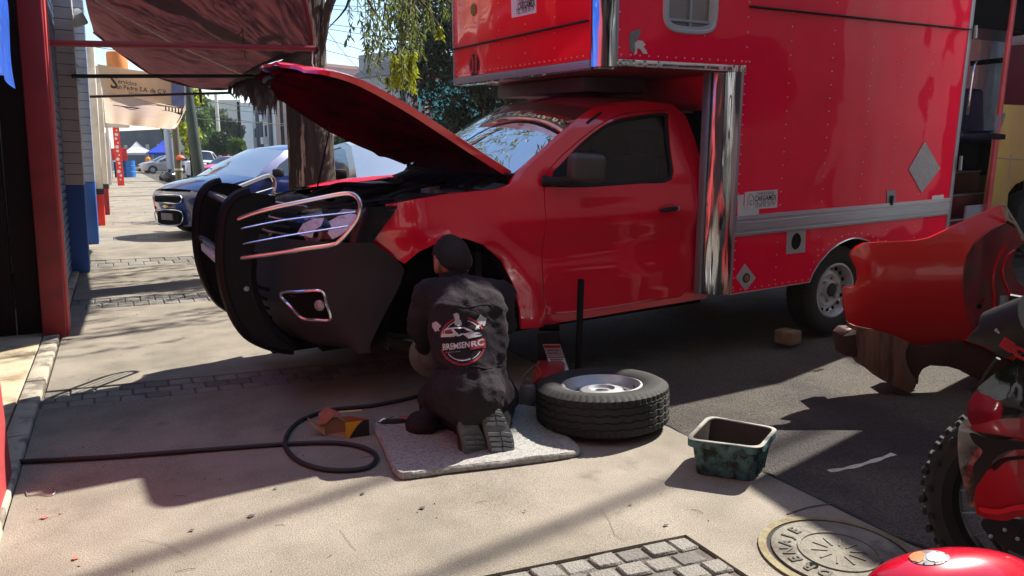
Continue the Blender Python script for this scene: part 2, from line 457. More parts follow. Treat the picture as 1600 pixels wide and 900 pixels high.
for k in range(10):
    a = k*math.pi/5; rb.cbox((0.06*math.cos(a), 0.06*math.sin(a), 0.0125), (0.05, 0.006, 0.003), rotm(0, 0, a))
rb.build('rib', MHC, mh)
# twigs and pebbles
deb = MB()
for k in range(420):
    x, y2 = rnd.uniform(-0.4, 4.5), rnd.uniform(1.2, 9); 
    zz = 0.002 if x < XC else -0.028
    if rnd.random() < 0.75: deb.ball((x, y2, zz), rnd.uniform(0.001, 0.0032), 5, 3)
    else:
        a = rnd.uniform(0, 6.3); l = rnd.uniform(0.02, 0.06)
        deb.tube([(x, y2, zz+.001), (x+l*math.cos(a)*.5+.004, y2+l*math.sin(a)*.5, zz+.003), (x+l*math.cos(a), y2+l*math.sin(a), zz+.001)], 0.0009, 4)
DEBM = mat('grit and twigs', srgb(96, 82, 66), 0.9, var=0.4, vs=3)
tag(deb.build('street_grit', DEBM), 'scattered grit pebbles and dry twigs lying on the pavement', 'grit', kind='stuff')
wire = catmull([gnd(40, 767, .004), gnd(44, 774, .004), gnd(60, 772, .004), gnd(80, 773, .006), gnd(86, 768, .006), gnd(82, 760, .004)], 5)
tag(MB().tube(wire, 0.0022, 5).build('bent_wire', mat('thin steel wire', srgb(170, 160, 155), .4, metal=.6, var=0)), 'short bent piece of pale wire lying near the pink wall', 'wire')

SPM = mat('spilled pink paint', srgb(176, 112, 98), .8, var=.2, vs=30)
for k, (px, py, r_) in enumerate(((70, 810, .014), (96, 803, .006), (118, 874, .011), (126, 884, .006), (60, 795, .004))):
    p = gnd(px, py); mb = MB(); n_ = 14; mb.v = [V((p.x+r_*(1+.35*math.sin(3*a_+k))*math.cos(a_), p.y+r_*.8*(1+.3*math.cos(4*a_))*math.sin(a_), .0062)) for a_ in [i*2*math.pi/n_ for i in range(n_)]]; mb.f = [list(range(n_))]
    tag(mb.build('paint_stain', SPM, sw, smooth=False))
OILM = mat('oil stained concrete', srgb(84, 76, 68), .6, var=.3, vs=20)
def stain(px, py, r_, k):
    p = gnd(px, py); mb = MB(); n_ = 26; mb.v = [V((p.x+r_*(1+.28*math.sin(3*a_+k)+.14*math.sin(7*a_+2*k))*math.cos(a_), p.y+r_*.7*(1+.25*math.cos(4*a_+k)+.12*math.sin(9*a_))*math.sin(a_), .0058 if p.x < XC else -.026)) for a_ in [i*2*math.pi/n_ for i in range(n_)]]; mb.f = [list(range(n_))]
    mb.build('oil_stain', OILM, sw, smooth=False)
for k, (px, py, r_) in enumerate(((660, 795, .012), (566, 773, .010), (430, 765, .008), (1040, 822, .010), (985, 790, .007), (300, 830, .009), (820, 800, .006), (392, 808, .014))): stain(px, py, r_, k)
# hairline cracks
for k, pts in enumerate(([(940, 795), (952, 812), (962, 835), (975, 845)], [(530, 828), (548, 850), (556, 860)], [(1232, 803), (1262, 792), (1300, 786), (1332, 785)], [(220, 842), (260, 850), (292, 868)], [(1010, 745), (1040, 752), (1085, 748)])):
    MB().tube([gnd(a, b, .0035)+V((rnd.uniform(-.004, .004), rnd.uniform(-.004, .004), 0)) for a, b in pts], .0007 if k != 2 else .0035, 4, flat=.4).build('crack', SOIL, sw)
# ---------------- wheel builders ----------------
def tyre_mb(mb, Rr, W, T, nu=150, tread=True, rimR=None):
    """tyre about local y, centre origin; T places it"""
    rimR = rimR or Rr*0.6
    prof = []   # (r, y, treadflag)
    h = W/2
    side = [(rimR, -h*0.72), (rimR+0.012, -h*0.86), (rimR+(Rr-rimR)*0.35, -h*1.0), (rimR+(Rr-rimR)*0.7, -h*0.99), (Rr-0.022, -h*0.90), (Rr-0.008, -h*0.82)]
    nt_ = 34 if tread else 4
    prof += [(r, y, 0) for r, y in side]
    for k in range(nt_+1):
        y = -h*0.78+h*1.56*k/nt_; prof.append((Rr-0.006*(abs(y)/h)**3, y, 1))
    prof += [(r, -y, 0) for r, y in side[::-1]]
    grooves = (-0.48, -0.16, 0.16, 0.48)
    b = len(mb.v); m = len(prof)
    for i in range(nu):
        a = 2*math.pi*i/nu
        tri = abs((i % 6)/3-1)-0.5
        for r, y, fl in prof:
            if fl and tread:
                q = y/h
                for g in grooves:
                    if abs(q-g-0.05*tri) < 0.026: r = Rr-0.007
                if abs(q) > 0.58 and i % 3 == 0: r = Rr-0.008
                elif abs(q) < 0.5 and i % 6 == 0 and abs(((q+0.48) % 0.32)-0.16) < 0.13: r = Rr-0.0045
            elif not fl and abs(y) > h*0.8 and r > Rr-0.03 and i % 3 == 0 and tread: r -= 0.006
            mb.v.append(T @ V((r*math.cos(a), y, r*math.sin(a))))
    for i in range(nu):
        j = (i+1) % nu
        for k in range(m-1): mb.f.append([b+i*m+k, b+i*m+k+1, b+j*m+k+1, b+j*m+k])
    mb.lathe([(rimR, -h*0.72), (rimR, h*0.72)], 40, T @ rotm(R(-90)))
    return mb
def wheel(parent, F, c, Rr, W, steel, out=-1, tread=True, nm='wheel', rz=0.0, holes=16, hubc=None, rimR=None):
    """child wheel part with tyre as its own mesh and rim as sub-parts; faces out (sign along local y)"""
    T = Matrix.Translation(V(c)) @ rotm(0, 0, rz)
    rimR = rimR or Rr*0.6
    w = tyre_mb(MB(F), Rr, W, T, 150 if tread else 60, tread, rimR).build(nm, RUB, parent, angle=30)
    S = T @ (rotm(R(90)) if out < 0 else rotm(R(-90)))   # local z = outwards
    h = W/2
    MB(F).lathe([(rimR+0.004, h*0.78), (rimR+0.006, h*0.88), (rimR-0.008, h*0.9), (rimR-0.018, h*0.75), (rimR-0.02, h*0.25),
        (rimR*0.86, h*0.16), (rimR*0.74, h*0.32), (rimR*0.6, h*0.42), (rimR*0.5, h*0.36), (rimR*0.38, h*0.30), (rimR*0.33, h*0.34), (rimR*0.3, h*0.5), (rimR*0.24, h*0.56), (0, h*0.57)], 48, S).build('rim', steel, w)
    if holes:
        for k in range(holes):
            a = 2*math.pi*k/holes
            MB(F).lathe([(0.0145*Rr/0.32, 0), (0.012*Rr/0.32, -0.004), (0, -0.004)], 12, S @ Matrix.Translation((rimR*0.80*math.cos(a), rimR*0.80*math.sin(a), h*0.345)) @ rotm(0, R(-16)*0, 0)).build('vent_hole', DARK, w)
        for k in range(6):
            a = 2*math.pi*k/6+0.3
            MB(F).lathe([(0.013, 0), (0.012, 0.018), (0, 0.02)], 6, S @ Matrix.Translation((rimR*0.43*math.cos(a), rimR*0.43*math.sin(a), h*0.30))).build('lug_nut', hubc or GALV, w)
        MB(F).lathe([(rimR*0.27, h*0.50), (rimR*0.25, h*0.62), (rimR*0.14, h*0.66), (0, h*0.66)], 20, S).build('hub', mat('hub iron', srgb(52, 50, 50), .6, metal=.4, var=.2) if 'hub iron' not in bpy.data.materials else bpy.data.materials['hub iron'], w)
    return w

# ---------------- red cargo pickup ----------------
truck = thing('box_truck', 'red pickup with raised hood and large riveted red cargo box over its cab', 'truck', M=TF)
WT = 1.89     # mirror width of the cab
def YC(x, z):
    y = 0.165
    if z > 1.15: y += 0.32*(z-1.15)+0.35*max(0, z-1.5)**1.5
    y -= 0.022*math.exp(-((z-0.97)/0.10)**2)
    y += 0.012*math.exp(-((z-0.78)/0.09)**2)
    if z < 0.42: y += 1.2*(0.42-z)**2
    if x < -3.0: y += 0.9*(-3.0-x)**2
    d = math.hypot(x+2.80, z-0.42)
    if z > 0.3: y -= 0.035*math.exp(-((d-0.47)/0.055)**2)
    return y
arch = [(632, 412), (655, 393), (690, 376), (725, 372), (755, 382), (785, 408), (803, 445), (813, 485), (815, 514)]
body_px = [(1104, 466), (1109, 400), (1106, 320), (1098, 260), (1085, 215), (1072, 182), (1052, 163), (1010, 158), (965, 160), (926, 169),
    (900, 187), (870, 213), (840, 240), (815, 263), (803, 275), (797, 288), (775, 296), (740, 299), (700, 303), (650, 311), (605, 320), (588, 348), (566, 379), (600, 395)]
door_px = [(850, 300), (853, 275), (866, 255), (885, 236), (912, 213), (940, 192), (968, 179), (1000, 174), (1040, 172), (1052, 177), (1061, 197), (1072, 240), (1083, 290), (1085, 370), (1081, 430), (1069, 458), (1040, 467), (865, 491), (855, 486), (850, 470), (848, 380)]
win_px = [(860, 290), (864, 272), (880, 252), (905, 226), (930, 205), (955, 190), (985, 182), (1040, 176), (1044, 190), (1048, 235), (1050, 281), (1000, 287), (930, 292), (890, 293)]
B_o = trace(body_px+arch, YC); D_o = trace(door_px, YC); W_o = trace(win_px, YC)
def shrink(P, d):
    cx = sum(p[0] for p in P)/len(P); cy = sum(p[1] for p in P)/len(P); out = []; n = len(P)
    for i in range(n):
        a, b, c = V(P[i-1]), V(P[i]), V(P[(i+1) % n])
        t = (c-a).normalized(); nn = V((-t.y, t.x))
        s = sum(P[k][0]*P[(k+1) % n][1]-P[(k+1) % n][0]*P[k][1] for k in range(n))
        if s < 0: nn = -nn
        q = b+nn*d; out.append((q.x, q.y))
    return out
D_o = rnd2(D_o, 3); W_s = rnd2(W_o, 3)
def near(off): return lambda a, c, t: (a, YC(a, c)+off+t, c)
def far(off): return lambda a, c, t: (a, WT-YC(a, c)-off-t, c)
for sd, fn in (('n', near), ('f', far)):
    body = panel(MB(TF), B_o, [D_o], fn(0), 0.045, 0.02); 
    if sd == 'f': body.f = [f[::-1] for f in body.f]
    ob = body.build('body_side', REDT, truck, angle=50)
    if sd == 'n': body_near = ob
    dr = panel(MB(TF), shrink(D_o, 0.0045), [W_s], fn(-0.001), 0.045, 0.03)
    if sd == 'f': dr.f = [f[::-1] for f in dr.f]
    door = dr.build('door', REDT, truck, angle=50)
    panel(MB(TF), [p for p in B_o], [W_s], fn(0.035), 0.09, 0.0).build('inner_shell', DARK, truck)
    panel(MB(TF), W_s, [shrink(W_s, 0.022)], fn(0.006), 0.05, 0.012).build('window_seal', BLKP, door)
    if sd == 'f':
        panel(MB(TF), shrink(W_s, 0.02), [], fn(0.014), 0.09, 0.0).build('window_glass', DGLASS, door)
    else:
        # rear corner visor, sail and partly open pane
        Wl = [(p[0], p[1]) for p in trace([(885, 292), (1048, 282), (1046, 225), (900, 238)], YC)]
        panel(MB(TF), shrink(W_s, 0.02), [], fn(0.018), 0.09, 0.0).build('window_glass', DGLASS, door)
        # handle: recess and lever
        hc = trace([(1043, 327)], YC)[0]
        MB(TF).grid(lambda u, v: (hc[0]+0.075*v*math.cos(u*2*math.pi), YC(*hc)-0.002+0.018*(1-v*v), hc[1]-0.006+0.038*v*math.sin(u*2*math.pi)), 24, 5).build('handle_recess', REDT, door)
        hm = MB(TF).tube([(hc[0]-0.062, YC(*hc)-0.004, hc[1]-0.004), (hc[0]-0.03, YC(*hc)-0.022, hc[1]-0.001), (hc[0]+0.045, YC(*hc)-0.026, hc[1]+0.003), (hc[0]+0.066, YC(*hc)-0.012, hc[1]+0.004)], [0.009, 0.014, 0.015, 0.014], 10, flat=1.0).build('handle', BLKP, door)
        MB(TF).lathe([(0.014, 0), (0.013, 0.006), (0, 0.006)], 12, aim((hc[0]+0.060, YC(*hc)-0.026, hc[1]+0.004), (0, -1, 0))).build('lock', ALU, door)
# bright highlight along the sill, painted as a thin pink line
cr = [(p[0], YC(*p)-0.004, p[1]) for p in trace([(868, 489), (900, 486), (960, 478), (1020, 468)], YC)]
MB(TF).tube(catmull(cr, 4), .0028, 6).build('sill_highlight', mat('pink sill highlight', srgb(226, 130, 140), .2, metal=.3, var=0), truck)
for q0 in ([(1086, 300), (1098, 300), (1104, 380), (1106, 466)],):
    pass
# mirror
mc = tl(918, 263, 1, 0.02)
mm = MB(TF).cbox((mc.x, 0.03, mc.z+.004), (0.205, 0.11, 0.152), rotm(0, R(4), R(-14)))
mr = mm.build('side_mirror', mat('grey mirror plastic', srgb(66, 62, 60), .5, var=.1), truck, bevel=0.035, seg=4)
MB(TF).tube([(mc.x-0.05, 0.06, mc.z-0.06), (mc.x-0.13, 0.13, mc.z-0.075), (mc.x-0.19, 0.18, mc.z-0.07)], [0.022, 0.026, 0.034], 10).build('mirror_arm', BLKP, mr)
sail = trace([(862, 291), (864, 268), (884, 248), (893, 262), (895, 292)], YC)
panel(MB(TF), sail, [], near(-0.004), 0.04, 0.01).build('mirror_base', BLKP, mr)
mm2 = MB(TF).cbox((mc.x, WT-0.03, mc.z), (0.17, 0.10, 0.125), rotm(0, R(4), R(14))); mm2.build('side_mirror', BLKP, truck, bevel=0.035, seg=4)
# roof and windshield from edge points shared with the side
def strip(P, crown, n=16, inset=0.0, fwd=None):
    mb = MB(TF)
    def fn(u, v):
        k = v*(len(P)-1); i = min(int(k), len(P)-2); f = k-i
        x = P[i][0]*(1-f)+P[i+1][0]*f; z = P[i][1]*(1-f)+P[i+1][1]*f
        cr_ = crown[i]*(1-f)+crown[i+1]*f; fw = (fwd[i]*(1-f)+fwd[i+1]*f) if fwd else 0
        y0 = YC(x, z)+inset; q = 1-(2*u-1)**2
        return (x-fw*q, y0+(WT-2*y0)*u, z+cr_*q)
    return mb.grid(fn, n, 4*(len(P)-1))
rp = trace([(926, 169), (965, 160), (1010, 158), (1052, 163)], YC); rp.append((-0.99, rp[-1][1]-0.005))
strip(rp, [0.05, 0.06, 0.06, 0.05, 0.05], 20, 0.0, [0.10, 0.04, 0, 0, 0]).build('roof', REDT, truck, angle=60)
wp = trace([(803, 272), (840, 240), (870, 213), (900, 187), (926, 169)], YC)
wind = strip(wp, [0.0, 0.02, 0.03, 0.045, 0.05], 20, 0.012, [0.17, 0.16, 0.145, 0.12, 0.10]).build('windshield', WINDG, truck)
P0 = wp[0]
rim = []
for u in range(21):
    q = 1-(2*u/20-1)**2; y0 = YC(*P0)+0.012; rim.append((P0[0]-0.17*q+0.005, y0+(WT-2*y0)*u/20, P0[1]-0.005))
MB(TF).tube(rim, 0.022, 6, flat=0.5).build('cowl_seal', BLKP, truck)
# dark shade band along the top of the glass and A-pillar drip strip
sp = trace([(912, 178), (926, 168)], YC)
for a, b in (((917, 192), (938, 176)),):
    q = trace([a, b], YC)
    MB(TF).tube([(q[0][0], YC(*q[0])-0.004, q[0][1]), (q[1][0], YC(*q[1])-0.004, q[1][1])], 0.008, 6).build('roof_clip', BLKP, truck)
# wipers
for (ya, yb) in ((0.45, 0.95), (0.95, 1.5)):
    MB(TF).tube([(-2.50, ya, 1.225), (-2.48, (ya+yb)/2, 1.26), (-2.40, yb, 1.32)], 0.006, 5).build('wiper', BLKP, truck)
# cowl and firewall
cw = MB(TF); cw.grid(lambda u, v: (-2.62+0.16*v-0.08*(1-(2*u-1)**2), 0.27+1.35*u, 1.155+0.06*v+0.01*math.sin(u*60)*(1-v)), 60, 4)
cw.box((-2.66, 0.28, 0.35), (-2.62, 1.6, 1.15)); cw.build('cowl', BLKP, truck)
# fender top flanges
for s in (0, 1):
    q = trace([(797, 288), (775, 296), (740, 299), (700, 303), (650, 311), (605, 320)], YC)
    def fl(u, v, q=q, s=s):
        k = u*(len(q)-1); i = min(int(k), len(q)-2); f = k-i; x = q[i][0]*(1-f)+q[i+1][0]*f; z = q[i][1]*(1-f)+q[i+1][1]*f
        y = YC(x, z)+0.085*v; return (x, y if s == 0 else WT-y, z+0.012*math.sin(v*math.pi)-0.03*v)
    MB(TF).grid(fl, 12, 4).build('fender_edge', REDT, truck)
    MB(TF).grid(lambda u, v: (-3.25+0.75*u, (0.27 if s == 0 else WT-0.27)+(0.02 if s == 0 else -0.02)*v, 1.10+0.05*u-0.45*v), 6, 4).build('inner_fender', DARK, truck)
# front: lofted upper (headlights, grille) and bumper
def plan(e, o):    # e: arch edge x at the side, o: forward offset
    c = [(e, 0.172 if e < -3.2 else 0.165), (e*0.5-3.45*0.5, 0.20), (-3.50+o, 0.30), (-3.63+o, 0.46), (-3.72+o, 0.70), (-3.75+o, 0.945)]
    full = [(x, y, 0) for x, y in c]+[(x, WT-y, 0) for x, y in c[-2::-1]]
    return catmull(full, 6)
def interp(tab, z):
    for i in range(len(tab)-1):
        if z <= tab[i+1][0]:
            f = (z-tab[i][0])/(tab[i+1][0]-tab[i][0]); f = max(0, f); return [a*(1-f)+b*f for a, b in zip(tab[i][1:], tab[i+1][1:])]
    return list(tab[-1][1:])
btab = [(0.36, -3.32, 0.12), (0.40, -3.325, 0.05), (0.50, -3.27, -0.01), (0.60, -3.21, -0.03), (0.68, -3.16, 0.0), (0.78, -3.122, 0.02), (0.86, -3.20, 0.03), (0.925, -3.285, 0.05)]
def front_loft(tab, z0, z1, nv, i0=0, i1=60, F=TF, sink=0.0, slope=0):
    rows = []
    for k in range(nv+1):
        z = z0+(z1-z0)*k/nv; e, o = interp(tab, z); pl = plan(e, o+sink); rows.append([V((p.x, p.y, z)) for p in pl[i0:i1+1]])
    mb = MB(F); n = len(rows[0]); b = 0
    for r in rows: mb.v += r
    for k in range(nv):
        for i in range(n-1): mb.f.append([k*n+i, (k+1)*n+i, (k+1)*n+i+1, k*n+i+1])
    return mb
bump = front_loft(btab, 0.36, 0.925, 22).build('bumper', mat('charcoal bumper plastic', srgb(48, 46, 49), .65, var=.15, vs=3, spec=.3, spots=.2, ss=12), truck, angle=60)
utab = [(0.925, -3.285, 0.06), (0.98, -3.24, 0.075), (1.04, -3.19, 0.11), (1.085, -3.155, 0.16), (1.10, -3.15, 0.26)]
HLG = glassmat('headlamp lens', (0.82, 0.84, 0.86, 1), 0.03)
front_loft(utab, 0.925, 1.095, 8, 0, 20).build('headlight', HLG, truck, label='near headlight behind the chrome guard')
front_loft(utab, 0.925, 1.095, 8, 40, 60).build('headlight', HLG, truck)
front_loft(utab, 0.925, 1.10, 8, 0, 60, sink=0.05).build('front_panel', BLKG, truck)
front_loft(utab, 0.93, 1.09, 8, 6, 20, sink=0.044).build('lamp_reflector', mat('lamp inner bezel', srgb(58, 58, 62), 0.35, metal=0.3, var=0.25, vs=25), truck)
LBW = mat('bright lamp bowl', srgb(206, 206, 210), .5, metal=.1, var=.2, vs=40)
bb = bvh_of(bump)
frontb = bvh_of(bpy.data.objects['headlight'])
def stickT(px, py, off=0.004, bv=None):
    p = stick(bv or bb, px, py, off); return TI @ p if p else None
for (px, py, r) in ((486, 362, 0.055), (531, 350, 0.05), (560, 343, 0.03)):
    p = stickT(px, py, -0.03, frontb)
    if p: MB(TF).lathe([(r, 0.0), (r, 0.02), (r*0.85, 0.02), (r*0.6, 0.0), (0, -0.01)], 20, aim(p, (-0.75, -0.6, 0.1))).build('lamp_bowl', LBW, truck)
for k_, P_ in enumerate(([(463, 384), (464, 366), (474, 350), (490, 342), (507, 341), (503, 352), (492, 360), (488, 372), (490, 385)], [(514, 346), (530, 338), (548, 334), (560, 336), (556, 347), (545, 358), (532, 368), (520, 374), (512, 364), (518, 354)], [(470, 338), (520, 326), (575, 320), (598, 322), (592, 330), (560, 329), (500, 338), (478, 344)])):
    q_ = [stickT(a, b, .003 if k_ < 2 else .002, frontb) for a, b in P_]; q_ = [p for p in q_ if p]
    if len(q_) > 3:
        c_ = stickT(sum(a for a, b in P_)/len(P_), sum(b for a, b in P_)/len(P_), .003, frontb); n_ = len(q_); MB(TF).add(q_+[c_], [(i, (i+1) % n_, n_) for i in range(n_)]).build('lamp_reflector', LBW if k_ < 2 else mat('pale lamp strip', srgb(150, 150, 154), .3), truck)
# grille of horizontal bars
for k in range(5):
    z = 0.945+0.035*k; e, o = interp(utab, z); pl = [V((p.x-0.004, p.y, z)) for p in plan(e, o)[20:41]]
    MB(TF).tube(pl, 0.010, 6, flat=0.6).build('grille_bar', BLKG if k % 2 else CHROME, truck)
# lower intake
for k in range(4):
    z = 0.50+0.05*k; e, o = interp(btab, z); pl = [V((p.x-0.002, p.y, z)) for p in plan(e, o)[22:39]]
    MB(TF).tube(pl, 0.008, 6).build('intake_bar', DARK, truck)
# fog lamp: chrome surround and recessed lamp
fp = [(440, 459), (470, 456), (503, 455), (511, 475), (517, 498), (496, 499), (473, 496), (455, 478)]
fpt = [stickT(x, y, 0.006) for x, y in fp]
MB(TF).tube(catmull(fpt, 4, True), 0.0085, 8, closed=True).build('fog_lamp_surround', CHROME, truck)
fc = sum(fpt, V((0, 0, 0)))/len(fpt)
mb = MB(TF); q = [stickT(x, y, 0.004) for x, y in fp]; qm = [stickT(479+(x-479)*.5, 478+(y-478)*.5, 0.004) for x, y in fp]; mb.add(q+qm+[stickT(479, 478, .004)], [(i, (i+1) % 8, 8+(i+1) % 8, 8+i) for i in range(8)]+[(8+i, 8+(i+1) % 8, 16) for i in range(8)]); mb.build('fog_recess', DARK, truck)
MB(TF).lathe([(0.028, 0), (0.028, 0.006), (0.022, 0.01), (0, 0.012)], 18, aim(stickT(500, 477, 0.004), (-0.7, -0.7, 0))).build('fog_lamp', STEEL, truck)
# skirt mark and lower valance
MB(TF).box((-3.74, 0.5, 0.33), (-3.4, 1.39, 0.37)).build('skid_plate', DARK, truck, bevel=0.01)
# bull bar
bull = [(392, 302), (368, 312), (354, 335), (348, 375), (350, 430), (362, 478), (382, 515), (405, 533), (440, 545), (462, 545), (430, 520), (408, 490), (395, 455), (392, 420), (400, 380), (415, 345), (430, 318), (425, 306)]
bp_ = [(p.x, p.z) for p in (tl(x, y, 1, 0.45) for x, y in bull)]
for y0 in (0.45, 1.28):
    mb = MB(TF); o2 = rnd2(bp_, 3); panel(mb, o2, [], lambda a, c, t, y0=y0: (a, y0+t, c), 0.05, 0.055); panel(mb, o2, [], lambda a, c, t, y0=y0: (a, y0+0.055, c), 0.05, 0)
    bpl = mb.build('bull_bar_plate', BLKG, truck, angle=40)
    lp = [(a, y0-0.002, c) for a, c in o2[:30]]
    MB(TF).tube([(a, y0+0.0275, c) for a, c in o2[:42]], 0.032, 8).build('plate_edge', BLKG, bpl)
def tube_t(pts, r, name, m, n=8, cm=5, closed=False):
    return MB(TF).tube(catmull(pts, cm, closed), r, n, closed).build(name, m, truck)
# headlight guard loops (near and far)
ga, gb = V((-3.90, 0.49, 0)), V((-3.55, 0.20, 0)); gn = (gb-ga).cross(V((0, 0, 1))).normalized()
def gpt(px, py, o=0.0):
    d = TI.to_3x3() @ ray(px, py); t = ((ga-CL).dot(gn)+o)/d.dot(gn); return CL+d*t
loop = [(372, 342), (400, 332), (440, 322), (493, 311), (536, 303), (552, 304), (561, 313), (563, 326), (558, 343), (546, 360), (531, 376), (518, 383), (483, 388), (424, 397), (370, 404)]
lp = [gpt(x, y) for x, y in loop]
tube_t(lp, [0.011]*(5*(len(lp)-1)+1), 'headlight_guard', CHROME, 10)
fr = [V((p.x, WT-p.y-0.0, p.z)) for p in lp]; tube_t(fr, 0.013, 'headlight_guard', CHROME, 10)
for a, b, c in (((377, 357), (450, 343), (556, 331)), ((380, 381), (450, 368), (545, 353))):
    q = [gpt(*a), gpt(*b), gpt(*c)]; tube_t(q, 0.0045, 'guard_rod', CHROME, 6)
    tube_t([V((p.x, WT-p.y, p.z)) for p in q], 0.0045, 'guard_rod', CHROME, 6)
zt = tl(372, 314, 0, -3.84)
tube_t([V((-3.86, 0.50, 1.11)), V((-3.86, 0.9, 1.115)), V((-3.86, 1.28, 1.11))], 0.022, 'bull_bar_tube', CHROME, 12)
tube_t([V((-3.93, 0.50, 0.86)), V((-3.93, 0.9, 0.86)), V((-3.93, 1.28, 0.86))], 0.02, 'bull_bar_tube', CHROME, 12)
MB(TF).box((-3.95, 0.6, 0.80), (-3.93, 1.2, 0.84)).build('light_strip', WHITEP, truck, bevel=0.004)
MB(TF).lathe([(0.014, 0), (0.012, 0.01), (0, 0.012)], 12, aim(tl(385, 451, 1, 0.448), (0, -1, 0))).build('bolt', GALV, truck)
# engine bay
eng = truck
EB = mat('engine black plastic', srgb(26, 26, 28), 0.5, var=0.25, vs=6)
EG = mat('engine grey metal', srgb(92, 92, 96), 0.45, metal=0.5, var=0.25, vs=9)
def part(name, m, mb, bevel=0.012, **k): return mb.build(name, m, truck, bevel=bevel, **k)
part('engine_cover', EB, MB(TF).box((-3.15, 0.7, 0.9), (-2.75, 1.25, 1.10)), 0.03)
part('air_filter_box', EB, MB(TF).box((-3.1, 0.32, 0.9), (-2.8, 0.6, 1.12)), 0.02)
part('battery', EB, MB(TF).box((-3.0, 1.32, 0.9), (-2.72, 1.55, 1.13)), 0.01)
part('radiator_support', EB, MB(TF).box((-3.46, 0.34, 1.03), (-3.32, 1.55, 1.085)), 0.015)
part('engine_bay_floor', DARK, MB(TF).box((-3.36, 0.30, 0.78), (-2.62, 1.59, 0.86)), 0)
part('fuse_box', EG, MB(TF).box((-2.78, 0.36, 1.0), (-2.66, 0.56, 1.14)), 0.01)
part('brake_reservoir', mat('cloudy plastic', srgb(150, 146, 130), .4, var=.1), MB(TF).box((-2.74, 0.72, 1.06), (-2.66, 0.84, 1.15)), 0.01)
part('strut_tower', DARK, MB(TF).lathe([(0.11, 0.85), (0.10, 1.08), (0.05, 1.10), (0, 1.10)], 20, Matrix.Translation((-2.85, 0.38, 0))), 0)
part('strut_tower', DARK, MB(TF).lathe([(0.11, 0.85), (0.10, 1.08), (0.05, 1.10), (0, 1.10)], 20, Matrix.Translation((-2.85, 1.5, 0))), 0)
for pts, r in (([(-3.4, 0.6, 1.05), (-3.2, 0.62, 1.12), (-3.0, 0.7, 1.13), (-2.9, 0.8, 1.1)], 0.024), ([(-3.35, 1.2, 1.06), (-3.1, 1.3, 1.13), (-2.9, 1.2, 1.12)], 0.018), ([(-3.3, 0.4, 1.06), (-3.0, 0.45, 1.15), (-2.7, 0.6, 1.17), (-2.62, 0.9, 1.16)], 0.012), ([(-3.4, 0.9, 1.09), (-3.2, 1.0, 1.12), (-2.9, 1.0, 1.12), (-2.65, 1.2, 1.16)], 0.009), ([(-3.45, 0.35, 1.09), (-3.2, 0.36, 1.11), (-2.8, 0.34, 1.13)], 0.008)):
    tube_t([V(p) for p in pts], r, 'hose', BLKP, 8)
part('hood_latch', EG, MB(TF).box((-3.53, 0.86, 1.05), (-3.44, 1.02, 1.11)), 0.01)
# hood, raised
hn = [V((-2.44, 0.235, 1.238)), V((-2.64, 0.225, 1.352)), V((-2.83, 0.22, 1.465)), V((-3.06, 0.225, 1.600)), V((-3.28, 0.24, 1.708)), V((-3.43, 0.28, 1.748)), V((-3.51, 0.37, 1.752))]
hf = [V((-2.51, 1.60, 1.262)), V((-2.68, 1.60, 1.330)), V((-2.86, 1.61, 1.405)), V((-3.05, 1.61, 1.50)), V((-3.22, 1.60, 1.61)), V((-3.34, 1.57, 1.69)), V((-3.40, 1.52, 1.755))]
hnc, hfc = catmull(hn, 6), catmull(hf, 6)
HN = V((0.44, 0, 0.90)).normalized()
def hood_pt(u, v, o=0.0):
    k = v*(len(hnc)-1); i = min(int(k), len(hnc)-2); f = k-i
    a = hnc[i].lerp(hnc[i+1], f); b = hfc[i].lerp(hfc[i+1], f); q = 1-(2*u-1)**2
    edge = min(1.0, min(u, 1-u)/0.06)
    p = a.lerp(b, u)+HN*(0.055*q+0.012*edge)+V((-0.17, 0, 0.0))*(q*v**2.5)
    ridge = 0.014*(math.exp(-((u-0.25)/0.03)**2)+math.exp(-((u-0.75)/0.03)**2))
    return p+HN*(ridge-o)
hood = MB(TF).grid(lambda u, v: hood_pt(u, v), 36, 36).build('hood', REDT, truck, angle=60)
def under(u, v):
    e = min(u, 1-u, v*0.9+0.02, (1-v)*1.1); d = 0.030 if e > 0.07 else 0.030+0.012
    w1 = abs(u-0.5); rib = max(math.exp(-((u-0.5-0.42*(v-0.5))/0.035)**2), math.exp(-((u-0.5+0.42*(v-0.5))/0.035)**2), math.exp(-((v-0.18)/0.03)**2), math.exp(-((v-0.55)/0.025)**2)*(1 if w1 < 0.4 else 0), math.exp(-((v-0.86)/0.03)**2))
    return hood_pt(0.012+0.976*u, 0.008+0.984*v, d+0.013*rib)
MB(TF).grid(under, 64, 56, flip=True).build('hood_inner_panel', mat('dark red primer', srgb(80, 0, 14), 0.8, var=0.2, vs=4, coat=0.0, spec=.0, col2=srgb(40, 8, 14), c2scale=5, c2lo=0.42, c2hi=0.62), hood, angle=60)
ed = []
for k in range(37): ed.append((0, k/36))
for k in range(1, 37): ed.append((k/36, 1))
for k in range(1, 37): ed.append((1, 1-k/36))
mb = MB(TF)
for u, v in ed:
    mb.v.append(hood_pt(u, v, 0)); mb.v.append(hood_pt(u*0.976+0.012, v*0.99+0.004, 0.042-0.026*v**3))
mb.f = [[2*i, 2*i+1, 2*i+3, 2*i+2] for i in range(len(ed)-1)]; mb.build('hood_flange', REDT, hood, angle=60)
MB(TF).tube([hood_pt(0.35+0.3*k/12, 0.94, 0.06) for k in range(13)], 0.012, 6).build('latch_bar', BLKP, hood)
MB(TF).tube([hood_pt(0.46, 0.93, 0.03), hood_pt(0.47, 0.9, 0.10), hood_pt(0.53, 0.9, 0.10), hood_pt(0.54, 0.93, 0.03)], 0.006, 6).build('striker', BLKP, hood)
